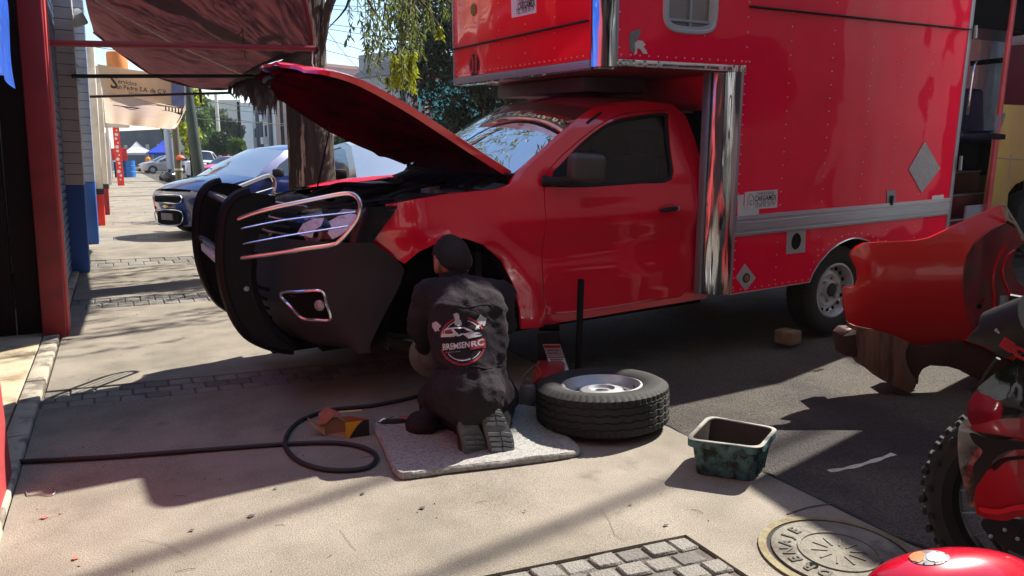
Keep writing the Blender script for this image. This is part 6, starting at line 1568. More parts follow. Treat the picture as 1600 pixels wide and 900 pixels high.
# printed emblem on the back, laid on the cloth
def decal(outline, name, m, off=.0035, step=2.2, holes=[]):
    mbp = MB(); 
    def fn(a, c, t_):
        p = on_cov(a, -c, off); return p if p else V((0, 0, -5))
    panel(mbp, [(a, -b) for a, b in outline], [[(a, -b) for a, b in h] for h in holes], fn, step, 0)
    mbp.f = [f for f in mbp.f if all(mbp.v[i].z > -1 for i in f)]
    return mbp.build(name, m, cov, angle=180)
WPR = mat('white print on cloth', srgb(196, 188, 192), .8, var=.2, vs=80)
RPR = mat('red print on cloth', srgb(150, 28, 44), .8, var=.2, vs=80)
def ell(cx, cy, rx, ry, n=40, a0_=0, a1_=360): return [(cx+rx*math.cos(R(a0_+(a1_-a0_)*k/n)), cy+ry*math.sin(R(a0_+(a1_-a0_)*k/n))) for k in range(n+(0 if a1_-a0_ == 360 else 1))]
def arcband(cx, cy, r0, r1, a0_, a1_, n=30): return ell(cx, cy, r0, r0*1.06, n, a0_, a1_)+ell(cx, cy, r1, r1*1.06, n, a0_, a1_)[::-1]
ecx, ecy = 723, 533
decal(arcband(ecx, ecy, 36, 33.5, -170, -112), 'print_ring', RPR); decal(arcband(ecx, ecy, 36, 33.5, -78, -30), 'print_ring', RPR); decal(arcband(ecx, ecy, 36, 33.5, 20, 160), 'print_ring', RPR)
decal(arcband(ecx, ecy, 31.5, 30.3, -165, -110), 'print_ring', WPR); decal(arcband(ecx, ecy, 31.5, 30.3, -76, -35), 'print_ring', WPR); decal(arcband(ecx, ecy, 31.5, 30.3, 30, 60), 'print_ring', WPR); decal(arcband(ecx, ecy, 30, 28.4, 65, 140), 'print_ring', GREYINK)
# hatchback drawing: roof line, side, bonnet
decal([(689, 527), (691, 517), (699, 513), (715, 511), (725, 511.5), (735, 515), (741, 518), (735, 518.5), (724, 513.5), (708, 514), (716, 522), (718, 525), (710, 524.5), (705, 515), (696, 516), (692, 520)], 'print_car', WPR)
decal([(690, 521.5), (712, 521), (710, 526), (690, 527)], 'print_car', WPR)
decal([(692, 516.5), (703, 515.5), (709, 519), (693, 520)], 'print_car', RPR)
decal([(713, 526), (719, 521), (727, 521), (733, 519), (746, 519), (751, 521), (745, 523), (735, 524), (753, 523.5), (750, 526), (732, 529.5), (729, 527), (724, 523), (719, 525)], 'print_car', WPR)
decal([(735, 534.5), (758, 527), (758.5, 543.5), (735, 547)], 'print_banner', RPR)
def text_px(s_, corners, m, fo=0.02, off=.0045):
    tm = text_mb(s_, 1, 0, Matrix.Identity(4), None, fo); xs = [v.x for v in tm.v]; ys_ = [v.y for v in tm.v]; x0, x1, y0, y1 = min(xs), max(xs), min(ys_), max(ys_); mb = MB()
    a, b, c, d = corners  # bl, br, tr, tl
    for v in tm.v:
        u, w_ = (v.x-x0)/(x1-x0), (v.y-y0)/(y1-y0); bx = (a[0]+(b[0]-a[0])*u, a[1]+(b[1]-a[1])*u); tx_ = (d[0]+(c[0]-d[0])*u, d[1]+(c[1]-d[1])*u)
        mb.v.append(on_cov(bx[0]+(tx_[0]-bx[0])*w_, bx[1]+(tx_[1]-bx[1])*w_, off) or V((0, 0, -5)))
    mb.f = tm.f; return mb.build('lettering', m, cov, smooth=False)
text_px('BREMSEN', [(692.5, 547.5), (734, 543.5), (734, 533.5), (691.5, 537.5)], WPR, .03)
text_px('RC', [(736.5, 543), (756, 540), (755.5, 529), (736, 534)], WPR, .03)
text_px('TALLER', [(696, 552), (720, 550), (720, 548.6), (696, 550.4)], GREYINK, 0)
for pts in ([(708, 491), (713, 488.5), (717, 491), (718, 500), (720, 501), (721.5, 508), (716, 510), (711, 508), (709.5, 502), (711, 500)], [(676, 505), (682, 502), (690, 509), (688, 513), (686, 512), (687, 518), (684, 517), (681, 519), (676, 511)], [(744, 500), (750, 492), (760, 497), (757, 509), (754, 510), (753, 506), (744, 516), (741, 515), (748, 506), (745, 503)]):
    decal(pts, 'print_part', GREYINK)
# ---------------- mat, tyre, jack ----------------
FELT = mat('grey felt padding', srgb(204, 202, 196), .95, var=.12, vs=60, bump=1.0, bs=200, col2=srgb(146, 142, 138), c2scale=60, c2lo=.45, c2hi=.65, grain=.25, gs=200)
mo = [(588, 668), (640, 662), (760, 640), (838, 645), (860, 668), (884, 690), (903, 707), (890, 716), (800, 728), (700, 740), (640, 749), (622, 746), (612, 730), (600, 700)]
mw = [gnd(a, b, .0) for a, b in mo]
mfl = MB(); out2 = rnd2([(p.x, p.y) for p in mw], 3)
def mz(x, y): return .030+.006*mnoise.noise(V((x*6, y*6, 0)))+.003*mnoise.noise(V((x*40, y*40, 3)))
panel(mfl, out2, [], lambda a, c, t_: (a, c, mz(a, c)-t_*.9), .022, .0)
nO = len(dens(out2, .022)); od = dens(out2, .022); cx_ = sum(p[0] for p in od)/nO; cy_ = sum(p[1] for p in od)/nO
for lev, (zz, ex) in enumerate(((None, 0), (.020, .008), (.008, .009), (.001, .002))):
    for x, y in od:
        l = math.hypot(x-cx_, y-cy_); e_ = ex+.003*mnoise.noise(V((x*50, y*50, lev))); mfl.v.append(V((x+(x-cx_)/l*e_, y+(y-cy_)/l*e_, mz(x, y) if zz is None else zz)))
b = len(mfl.v)-4*nO
for l in range(3):
    for i in range(nO): k = (i+1) % nO; mfl.f.append([b+l*nO+i, b+(l+1)*nO+i, b+(l+1)*nO+k, b+l*nO+k])
tag(mfl.build('floor_mat', FELT, fix=True, angle=80), 'thick grey felt mat folded flat on the sidewalk under the kneeling mechanic', 'mat')
tc_ = V((2.005, 2.885, .112)); TT = Matrix.Translation(tc_) @ rotm(R(90-3.5), R(0), 0)
ty = thing('spare_wheel', 'removed wheel with worn treaded tyre lying flat beside the mechanic', 'wheel', (tc_.x, tc_.y, 0))
tyre_mb(MB(), .322, .205, TT, 180, True, .19).build('tyre', RUB, ty, angle=30)
S_ = Matrix.Translation(tc_) @ rotm(R(-3.5), 0, 0) @ Matrix.Diagonal((.92, .92, 1, 1))
MB().lathe([(.210, .072), (.214, .084), (.204, .087), (.196, .080), (.188, .065), (.165, .045), (.13, .035), (.11, .058), (.07, .066), (.06, .052), (.035, .052), (.034, .02), (0, .02)], 56, S_).build('rim', STEEL, ty)
for k in range(12):
    a = 2*math.pi*k/12; MB().lathe([(.017, 0), (.015, -.006), (0, -.006)], 12, S_ @ Matrix.Translation((.15*math.cos(a), .15*math.sin(a), .043))).build('vent_hole', DARK, ty)
MB().tube([S_ @ V((.17, -.08, .03)), S_ @ V((.155, -.07, .07))], .004, 6).build('valve', BLKP, ty)
jk = thing('floor_jack', 'red floor jack with upright black handle supporting the sill behind the lying wheel', 'jack', tuple(gnd(880, 640)))
JR = mat('jack red paint', srgb(150, 20, 28), .4, var=.15, vs=10, coat=.3)
DJ = 4.15
h0, h1 = depth(908, 436, DJ), depth(903, 582, DJ); h2 = depth(902, 610, DJ)
MB().tube([h2, h1, h0], .019, 14).build('handle', BLKG, jk)
MB().lathe([(0, 0), (.03, 0), (.03, .06), (0, .06)], 14, Matrix.Translation(h2-V((0, 0, .04)))).build('handle_socket', JR, jk)
jb = depth(858, 602, 4.1)
MB().cbox((jb.x, jb.y, .10), (.16, .34, .10), rotm(0, 0, R(-35))).build('frame', JR, jk, bevel=.015)
MB().tube([depth(868, 600, 4.12), depth(900, 596, 4.15), depth(940, 600, 4.2)], .018, 8).build('side_frame', DARK, jk)
for k in range(6):
    p = depth(880+10*k, 598-2*math.sin(k*1.7), 4.0); MB().ball(p, (.010, .010, .008), 8, 6).build('bolt', CHROME, jk)
for px in (850, 930):
    p = gnd(px, 628); MB().lathe([(0, -.015), (.032, -.015), (.035, 0), (.032, .015), (0, .015)], 16, Matrix.Translation((p.x, p.y, .036)) @ rotm(0, R(90), R(-30))).build('caster', BLKP, jk)
js = thing('jack_stand', 'black jack stand with hanging printed tag under the sill', 'jack stand', tuple(gnd(870, 605)))
a_, b_ = depth(850, 520, 4.2), depth(876, 590, 4.2)
MB().hexa([depth(840, 590, 4.3), depth(890, 590, 4.3), depth(895, 590, 4.5), depth(845, 590, 4.5), depth(838, 520, 4.22), depth(872, 518, 4.22), depth(875, 518, 4.4), depth(845, 518, 4.4)]).build('post', BLKP, js, fix=True, bevel=.01)
MB().tube([depth(842, 512, 4.3), depth(874, 512, 4.3)], .02, 8).build('saddle', DARK, js)
lab = MB().grid(lambda u, v: depth(848+27*u+15*v*(1-.0*u)+(0)*v, 538+44*v-.5*u, 4.17+.03*math.sin(v*3)), 6, 12); lab.build('paper_tag', WHITEP, js)
for (v0, v1, mm) in ((.03, .14, REDINK), (.16, .42, GREYINK), (.45, .48, REDINK), (.70, .72, REDINK)):
    MB().grid(lambda u, v: depth(848.5+26*u+15*(v0+(v1-v0)*v), 538+44*(v0+(v1-v0)*v)-.5*u, 4.166+.03*math.sin((v0+(v1-v0)*v)*3)), 4, 3).build('print', mm, js)
for k, (v0, w_) in enumerate(((.20, .8), (.30, .7), (.52, .85), (.58, .75), (.64, .8), (.78, .8), (.84, .6), (.9, .7))):
    MB().grid(lambda u, v: depth(851+24*w_*u+15*(v0+.025*v), 538+44*(v0+.025*v), 4.163+.03*math.sin(v0*3)), 3, 1).build('print', INK, js)
gb_ = thing('bottle', 'small grey bottle with coiled copper wire on its cap by the red jack', 'bottle', tuple(gnd(824, 640)))
p = gnd(824, 636); MB().lathe([(0, 0), (.042, 0), (.046, .01), (.046, .09), (.036, .12), (.02, .13), (.02, .15), (0, .15)], 18, Matrix.Translation(p)).build('shell', mat('cloudy grey plastic', srgb(116, 110, 102), .5, var=.15), gb_)
for k in range(3):
    c_ = p+V((-.01+.02*k, -.02, .16+.015*k)); MB().tube([c_+V((.035*math.cos(a), .01*math.sin(a*2), .035*math.sin(a))) for a in [i*.42 for i in range(15)]], .0022, 5, closed=True).build('wire_coil', mat('copper wire', srgb(150, 110, 80), .4, metal=.6) if k == 0 else bpy.data.materials['copper wire'], gb_)
hz = catmull([gnd(820, 645, .01), depth(852, 612, 3.95), depth(880, 592, 3.95), depth(910, 588, 3.98), depth(940, 600, 4.02), gnd(955, 640, .01)], 6)
tag(MB().tube(hz, .007, 8).build('pressure_hose', BLKP), 'black pressure hose arched over the jack behind the lying wheel', 'hose')
# ---------------- air hose, box, wrench ----------------
hp_ = [(-60, 727), (20, 722), (120, 717), (200, 712), (320, 703), (445, 694), (520, 692), (560, 697), (583, 707), (588, 718), (575, 730), (545, 735), (505, 733), (470, 722), (450, 705), (446, 688), (456, 668), (478, 653), (520, 640), (580, 634), (640, 622), (700, 606)]
tag(MB().tube(catmull([gnd(a, b, .011) for a, b in hp_], 8), .0105, 10).build('air_hose', mat('black hose rubber', srgb(34, 33, 36), .6, var=.1)), 'long black air hose looping across the shaded sidewalk', 'hose')
cbx = thing('cardboard_box', 'small open cardboard box with torn brown flaps and a yellow printed corner', 'box', tuple(gnd(540, 684)))
KR = mat('cardboard', srgb(158, 124, 94), .85, var=.12, vs=20); YL = mat('yellow print card', srgb(226, 168, 28), .6, var=.08); BKC = mat('black printed card', srgb(38, 30, 34), .6, var=.1); ORC = mat('orange brown card', srgb(150, 92, 70), .85, var=.1)
B1, B2, B3 = gnd(508, 679), gnd(540, 685), gnd(577, 680); B4 = B1+B3-B2; hh = .078; UZ = V((0, 0, hh))
def sheet(q, name, m, th=.003):
    q = [V(p) for p in q]; n_ = (q[1]-q[0]).cross(q[2]-q[0]).normalized()*th; k = len(q); mb = MB(); mb.v = q+[p+n_ for p in q]; mb.f = [list(range(k))[::-1], list(range(k, 2*k))]+[[i, (i+1) % k, k+(i+1) % k, k+i] for i in range(k)]
    return mb.build(name, m, cbx, smooth=False, fix=True)
sheet([B1, B2, B3, B4], 'bottom', KR); sheet([B2, B3, B3+UZ, B2+UZ], 'wall', BKC); sheet([B3, B4, B4+UZ, B3+UZ], 'wall', ORC); sheet([B4, B1, B1+UZ, B4+UZ], 'wall', KR)
e = (B3-B2); o_ = V((-.0, -.0035, 0))
sheet([B2+o_, B2+e*.14+o_, B2+e*.3+UZ*.35+o_, B2+e*.52+UZ*.75+o_, B2+e*.75+UZ+o_, B2+UZ+o_], 'printed_corner', YL, .001)
FL = lambda px, py, d_: depth(px, py, d_)
d0 = -(B2-CP).dot(CZ)
sheet([FL(509, 662, d0+.02), FL(497, 664, d0+.03), FL(497.5, 646, d0+.05), FL(510, 635.5, d0+.07), FL(529, 643, d0+.07), FL(540, 659, d0+.01), FL(523, 649, d0+.03)], 'flap', ORC)
sheet([FL(509, 681, d0+.03), FL(507.5, 662, d0+.05), FL(500, 666, d0+.06), FL(480, 651.5, d0+.04), FL(489, 667, d0+.03)], 'flap', KR)
sheet([FL(526, 645.5, d0+.09), FL(565, 642, d0+.10), FL(565, 640.5, d0+.12), FL(528, 643.5, d0+.12)], 'flap', mat('pale card edge', srgb(206, 186, 130), .8))
wr = thing('impact_wrench', 'small air impact wrench with chrome lever lying beside the mat', 'wrench', tuple(gnd(610, 668)))
MB().tube(catmull([gnd(594, 663, .02), gnd(602, 661, .03), gnd(618, 660, .035), gnd(634, 658, .035)], 4), .018, 10).build('body', BLKP, wr)
MB().tube(catmull([gnd(593, 660, .035), gnd(602, 654, .05), gnd(618, 650, .055)], 4), .006, 8).build('lever', CHROME, wr)
MB().tube([gnd(624, 656, .04), gnd(636, 656, .04)], .019, 10).build('collar', JR, wr)
MB().tube(catmull([gnd(600, 668, .02), gnd(612, 674, .01), gnd(630, 674, .012)], 4), .014, 8).build('handle', BLKP, wr)
# ---------------- green container ----------------
cn2 = thing('plastic_container', 'oil stained teal plastic tub with thick pale rim on the sunny sidewalk edge', 'container', tuple(gnd(1140, 720)))
TEALP = mat('grimy teal plastic', srgb(72, 112, 114), .6, var=.35, vs=14, bump=.3, bs=60, col2=srgb(26, 32, 34), c2scale=22, c2lo=.46, c2hi=.60)
GRIME = mat('grimy dark inside', srgb(58, 50, 44), .6, var=.3, vs=8); RIMM = mat('worn pale rim', srgb(150, 146, 134), .6, var=.25, vs=18, col2=srgb(70, 74, 72), c2scale=9, c2lo=.52, c2hi=.66)
HZ = .158
rc_ = [gnd(a, b, HZ) for a, b in ((1069, 686), (1190, 701), (1218, 668), (1106, 648))]; bc_ = [gnd(a, b, 0.0) for a, b in ((1086, 737), (1162, 750))]
cc = sum(rc_, V((0, 0, 0)))/4; 
def rrect(q, s_, z, r=.16, n=6):
    c0_ = sum(q, V((0, 0, 0)))/4; q2 = [c0_+(p-c0_)*s_ for p in q]; out = []
    for i in range(4):
        a, b, c_ = q2[i-1], q2[i], q2[(i+1) % 4]; p0_, p1_ = b.lerp(a, r), b.lerp(c_, r)
        for k in range(n+1): t_ = k/n; out.append(((1-t_)**2*p0_+2*t_*(1-t_)*b+t_*t_*p1_))
    return [V((p.x, p.y, z)) for p in out]
def loft(loops, name, m, par, cap0=False, cap1=False, **k):
    mb = MB(); n_ = len(loops[0])
    for l in loops: mb.v += l
    for a in range(len(loops)-1):
        for i in range(n_): jx = (i+1) % n_; mb.f.append([a*n_+i, a*n_+jx, (a+1)*n_+jx, (a+1)*n_+i])
    if cap0: mb.f.append(list(range(n_))[::-1])
    if cap1: mb.f.append([(len(loops)-1)*n_+i for i in range(n_)])
    return mb.build(name, m, par, **k)
loft([rrect(rc_, .74, .0), rrect(rc_, .77, .004), rrect(rc_, .88, HZ-.03)], 'wall', TEALP, cn2, cap0=True)
loft([rrect(rc_, .88, HZ-.035), rrect(rc_, .985, HZ-.032), rrect(rc_, .99, HZ-.006), rrect(rc_, .985, HZ-.002)], 'rim_side', TEALP, cn2)
loft([rrect(rc_, .985, HZ-.002), rrect(rc_, .97, HZ), rrect(rc_, .885, HZ), rrect(rc_, .87, HZ-.004)], 'rim', RIMM, cn2)
loft([rrect(rc_, .87, HZ-.004), rrect(rc_, .84, HZ-.03), rrect(rc_, .74, .01)], 'inner_wall', GRIME, cn2, cap1=True)
for side_ in range(4):
    a0_, a1_ = rc_[side_], rc_[(side_+1) % 4]
    for f_ in (.2, .38, .56, .74):
        pt = lambda s_, z: V((0, 0, z))+(lambda q: V((q.x, q.y, 0)))(cc+(a0_.lerp(a1_, f_)-cc)*s_)
        MB().tube([pt(.775, .006), pt(.83, .07), pt(.882, HZ-.036)], .005, 6).build('rib', TEALP, cn2)
# ---------------- wood blocks by the rear wheel ----------------
WOOD = mat('raw wood block', srgb(128, 104, 80), .8, var=.2, vs=3, stretch=(1, 8, 8), bump=.2, bs=20)
a = gnd(1238, 539)
tag(MB().cbox(tuple(a+V((.02, .06, .045))), (.13, .13, .09), rotm(0, 0, R(12))).build('wood_block', WOOD, bevel=.004), 'small squared wood block chocking the rear truck wheel', 'block')
# ---------------- cut car quarter panel ----------------
Q0 = gnd(1425, 611); QR = V((CX.x, CX.y, 0)).normalized(); QF = V((-QR.y, QR.x, 0)); QM = Matrix.Translation(Q0) @ Matrix((QR, QF, V((0, 0, 1)))).transposed().to_4x4(); QI = QM.inverted(); QC = QI @ CP
def ql(px, py, yv):
    d = QI.to_3x3() @ ray(px, py); return QC+d*((yv-QC.y)/d.y)
def qtrace(pts, Yf):
    out = []
    for px, py in pts:
        yv = 0
        for _ in range(5): p = ql(px, py, yv); yv = Yf(p.x, p.z)
        out.append((p.x, p.z))
    return out
zz = lambda pts: [(1300+a/2.903, 310+b/2.903) for a, b in pts]
zc = ql(1400, 440, 0).z
def YQ(x, z):
    y = .10*((z-zc)/.35)**2 - .03*math.exp(-((z-zc-.10)/.05)**2)*max(0, min(1, (x+.3)/.3))*0
    y += .55*max(0, -.26-x)**2*4+ .04*max(0, z-zc-.13)*3
    return y-.05
skin_o = zz([(85, 258), (92, 238), (115, 218), (150, 202), (220, 198), (300, 196), (380, 192), (440, 180), (500, 152), (560, 122), (640, 88), (710, 56), (768, 30), (790, 110), (740, 128), (690, 158), (640, 208), (608, 262), (594, 320), (592, 400), (600, 470), (618, 545), (650, 608), (610, 642), (520, 655), (420, 668), (360, 660), (270, 625), (180, 592), (110, 578), (72, 562), (60, 520), (52, 470), (55, 400), (85, 408), (108, 400), (120, 370), (116, 325), (100, 292)])
qp = thing('car_quarter_panel', 'cut off bright red car quarter panel with brown torn underside propped on the asphalt', 'car body panel', M=QM)
QRED = mat('bright red body paint', srgb(196, 4, 12), .3, var=.05, vs=3, coat=.8, wavy=.01, wscale=3)
panel(MB(QM), qtrace(skin_o, YQ), [], lambda a, c, t_: (a, YQ(a, c)+t_, c), .03, .02).build('outer_skin', QRED, qp, angle=50)
panel(MB(QM), shrink(qtrace(skin_o, YQ), .004), [], lambda a, c, t_: (a, YQ(a, c)+.022, c), .06, 0).build('inner_skin', REDIN, qp)
jamb_o = zz([(790, 112), (845, 140), (872, 200), (830, 235), (815, 300), (840, 380), (900, 420), (900, 560), (760, 590), (690, 600), (652, 607), (618, 545), (600, 470), (592, 400), (594, 320), (608, 262), (640, 208), (690, 158), (740, 128)])
def YJ(x, z):
    xe = ql(1300+592/2.903, 430, 0).x; d = x-xe; return -.03+.10*min(1, max(0, d)/.05)+.10*max(0, min(1, (d-.14)/.05))+.02*math.sin(max(0, d)*60)*.3
panel(MB(QM), qtrace(jamb_o, YJ), [], lambda a, c, t_: (a, YJ(a, c)+t_, c), .022, .015).build('door_jamb', mat('dusty dark red jamb', srgb(140, 40, 52), .5, var=.25, vs=6, col2=srgb(104, 70, 66), c2scale=4, c2lo=.48, c2hi=.66, coat=.3), qp, angle=60)
for pts, r_, m_ in (([(605, 262), (592, 340), (596, 450), (620, 545), (655, 605)], .006, REDIN), ([(790, 210), (745, 290), (728, 380), (735, 470), (720, 545)], .010, QRED), ([(830, 235), (790, 270), (772, 340), (800, 420), (830, 470)], .008, QRED), ([(790, 112), (700, 160), (650, 210)], .006, REDIN)):
    q = [ql(a, b, .0 if r_ < .007 else .09) for a, b in zz(pts)]; MB(QM).tube(catmull(q, 5), r_, 8).build('jamb_bead', m_, qp)
q = ql(*zz([(668, 490)])[0], .055); MB(QM).lathe([(.014, 0), (.014, .004), (0, .004)], 14, Matrix.Translation(q) @ rotm(R(90))).build('bolt_hole', DARK, qp)
q = ql(*zz([(690, 462)])[0], .05); MB(QM).lathe([(.016, 0), (.012, .02), (0, .02)], 12, Matrix.Translation(q) @ rotm(R(90))).build('striker', REDIN, qp)
q = ql(*zz([(775, 470)])[0], .12); MB(QM).cbox(q, (.05, .02, .075)).build('latch_bracket', GALV, qp, bevel=.01)
CUT = mat('torn bare sheet metal', srgb(186, 178, 164), .5, metal=.4, var=.3, vs=30)
for pts in ([(766, 30), (785, 36), (800, 95), (835, 120), (868, 190)], [(785, 36), (830, 110), (872, 180)]):
    q = [ql(a, b, .04) for a, b in zz(pts)]; MB(QM).tube(catmull(q, 4), .007, 6).build('cut_edge', CUT, qp)
PLY = mat('split brown board', srgb(112, 76, 58), .85, var=.3, vs=3, stretch=(7, 7, .8), bump=.5, bs=14, col2=srgb(70, 44, 34), c2scale=2.5, c2lo=.5, c2hi=.62)
BRN = mat('rusty brown inner arch', srgb(62, 30, 24), .8, var=.3, vs=6, bump=.2, bs=30)
def qprism(pts, y0, y1, name, m, bev=.004, par=None): 
    P = [(p.x, p.z) for p in (ql(a, b, y0) for a, b in zz(pts))]; return MB(QM).prism(P, y0, y1, lambda a, c, t_: (a, t_, c)).build(name, m, par or qp, fix=True, bevel=bev, angle=30)
qprism([(115, 585), (230, 608), (290, 625), (352, 655), (335, 700), (340, 745), (360, 790), (388, 830), (378, 862), (350, 884), (300, 860), (230, 825), (190, 790), (150, 768), (128, 735), (116, 660)], -.02, .10, 'wooden_board', PLY)
qprism([(50, 625), (75, 602), (112, 600), (116, 700), (112, 722), (62, 716), (60, 680)], .0, .14, 'bracket', BRN)
qprism([(54, 625), (90, 597), (112, 600), (112, 618)], -.004, .05, 'bracket_edge', CUT, .001)
qprism([(350, 655), (420, 672), (500, 655), (600, 645), (680, 668), (760, 700), (840, 740), (810, 770), (760, 815), (705, 842), (650, 815), (600, 785), (530, 765), (450, 760), (415, 775), (392, 815), (386, 835), (360, 790), (338, 740), (336, 700)], .03, .16, 'inner_arch', BRN, .02)
qprism([(600, 645), (700, 640), (840, 722), (838, 745), (760, 712), (680, 672)], .01, .08, 'sill', QRED, .006)
# props behind that carry it
MB(QM).box((-.02, .12, .0), (.10, .28, .16)).build('prop_block', PLY, qp, bevel=.005); MB(QM).box((.55, .15, 0), (.75, .35, .42)).build('prop_block', PLY, qp, bevel=.005)
# ---------------- bus on the right ----------------
YB_ = 1.0
bus = thing('old_bus', 'old yellow and maroon bus with open doorway and seat parked behind the truck', 'bus', M=TF)
def bl(px, py, y=YB_): return tl(px, py, 1, y)
def bpoly(pts, y, th, name, m, bev=.0, par=None):
    P = [(p.x, p.z) for p in (bl(a, b, y) for a, b in pts)]; return MB(TF).prism(P, y, y+th, lambda a, c, t_: (a, t_, c)).build(name, m, par or bus, fix=True, bevel=bev)
YEL = mat('faded yellow bus paint', srgb(206, 178, 84), .45, var=.12, vs=1.2, coat=.3, col2=srgb(190, 150, 96), c2scale=.8, c2lo=.45, c2hi=.65)
MAR = mat('maroon bus paint', srgb(92, 22, 38), .4, var=.15, vs=3, coat=.5)
NAVV = mat('dark blue vinyl seat', srgb(22, 36, 84), .35, var=.15, coat=.4, wavy=.02, wscale=6)
archb = [(1604, 345), (1582, 330), (1574, 318), (1576, 300), (1586, 288), (1604, 280)]
bpoly([(1566, 163), (1640, 166), (1640, 276), (1604, 280), (1586, 289), (1576, 302), (1574, 322), (1578, 345), (1540, 350), (1556, 240)], YB_, .06, 'side_panel', YEL, .006)
p0_, p1_ = bl(1640, 166), bl(1640, 345); MB(TF).box((p0_.x-.02, YB_, .45), (p0_.x+3.5, YB_+.06, p0_.z)).build('side_panel', YEL, bus)
MB(TF).lathe([(0, 0), (.33, 0), (.36, .05), (.36, .2), (0, .2)], 24, Matrix.Translation((bl(1625, 330).x, YB_+.26, .40)) @ rotm(R(90))).build('wheel', RUB, bus)
bpoly([(1580, 70), (1640, 68), (1640, 166), (1568, 163)], YB_+.002, .05, 'upper_panel', MAR, .004)
bpoly([(1586, -20), (1640, -20), (1640, 60), (1579, 62)], YB_+.01, .02, 'window_glass', DGLASS)
bpoly([(1578, 58), (1640, 48), (1640, 66), (1578, 72)], YB_-.02, .03, 'chrome_molding', CHROME, .004)
MB(TF).tube([bl(1588, -30, YB_-.02), bl(1570, 110, YB_-.02), bl(1554, 240, YB_-.02), bl(1543, 330, YB_-.02)], .028, 10).build('door_post', mat('pinkish worn post', srgb(196, 90, 96), .4, var=.2, metal=.2), bus)
bpoly([(1558, 180), (1572, 176), (1568, 190), (1562, 205), (1565, 214), (1556, 217), (1554, 200)], YB_-.04, .02, 'hinge', GALV, .004)
bpoly([(1554, 208), (1572, 210), (1571, 218), (1553, 218)], YB_-.05, .02, 'hinge', BLKP, .003)
for (a0_, a1_) in (((1556, 247), (1640, 252)),): MB(TF).tube([bl(*a0_, YB_-.002), bl(*a1_, YB_-.002)], .004, 5).build('panel_seam', GALV, bus)
MB(TF).tube([bl(1580, 240, YB_-.002), bl(1577, 282, YB_-.002)], .004, 5).build('panel_seam', GALV, bus)
x0_ = bl(1500, 300).x-.35; x1_ = bl(1556, 300).x
MB(TF).box((x0_, YB_+.02, .30), (x1_+.1, YB_+1.8, .36)).build('floor', DARK, bus)
zs3 = [bl(1520, 341, YB_+.05).z, bl(1520, 303, YB_+.28).z, bl(1520, 268, YB_+.52).z]
MB(TF).box((x0_, YB_+.6, zs3[2]-.06), (x1_+4.0, YB_+2.2, zs3[2]-.002)).build('floor', DARK, bus)
MB(TF).box((x0_-.4, YB_+.02, 2.72), (x1_+4.0, YB_+2.2, 2.8)).build('roof', mat('dark ceiling', srgb(34, 40, 60), .5, var=.3, coat=.4), bus)
MB(TF).box((x0_-.4, YB_+.0, 2.42), (x1_+.12, YB_+.06, 2.72)).build('door_header', DARK, bus)
MB(TF).box((x0_-.4, YB_, .3), (x0_-.28, YB_+2.2, 2.5)).build('front_wall', MAR, bus)
yb = YB_+.8
for k, (za, zb2, yy0) in enumerate(((.28, zs3[0], .05), (zs3[0], zs3[1], .28), (zs3[1], zs3[2], .52))):
    MB(TF).box((x0_, YB_+yy0, za), (x1_+.05+1.1*yy0, YB_+yy0+.26, zb2)).build('step', MAR, bus, bevel=.004)
    MB(TF).tube([(x0_, YB_+yy0-.005, zb2), (x1_+.05+1.1*yy0, YB_+yy0-.005, zb2)], .010, 6).build('step_nosing', GALV, bus)
MB(TF).box((x0_, YB_+.9, .28), (x1_+2.5, YB_+.94, zs3[2])).build('step_back', MAR, bus)
MB(TF).box((bl(1515, 325).x, YB_+.03, .50), (x1_+.04, YB_+.05, .66)).build('tread_plate', DP, bus)
sb = MB(TF); c_ = bl(1532, 200, YB_+.8)
sb.cbox((c_.x+.02, YB_+.75, c_.z-.10), (.62, .46, .14)).cbox((c_.x+.02, YB_+.98, c_.z+.16), (.50, .14, .62), rotm(R(-8), 0, 0))
sb.build('seat', NAVV, bus, bevel=.05, seg=3)
MB(TF).box((c_.x-.3, YB_+.62, zs3[2]), (c_.x+.8, YB_+1.3, c_.z-.17)).build('seat_base', DARK, bus)
MB(TF).tube(catmull([bl(1526, 95, YB_+.05), bl(1521, 110, YB_-.02), bl(1514, 160, YB_-.02), bl(1512, 178, YB_+.05)], 5), .012, 8).build('grab_rail', CHROME, bus)
bpoly([(1520, 95), (1568, 90), (1567, 98), (1520, 103)], YB_+.9, .03, 'window_bar', DARK)
for k, (xa, xb, m_) in enumerate(((1500, 1537, mat('pale red far wall', srgb(206, 130, 122), .8)), (1537, 1548, WPL), (1548, 1600, mat('grey far wall', srgb(150, 150, 150), .85, var=.3, vs=4)))):
    a_, b_ = bl(xa, 40, YB_+3.2), bl(xb, 165, YB_+3.2)
    tag(MB(TF).box((a_.x, YB_+3.2, 0), (b_.x, YB_+3.4, 3.2)).build('far_wall', m_), ('pale red', 'white', 'grey')[k]+' wall strip seen through the bus doorway', 'wall')
for (pa, pb) in (((1525, 40), (1524, 60)), ((1502, 244), (1500, 266))):
    MB(TF).tube([tl(*pa, 0, 1.38), tl(*pb, 0, 1.38)], .012, 8).build('door_hinge', GALV, truck)
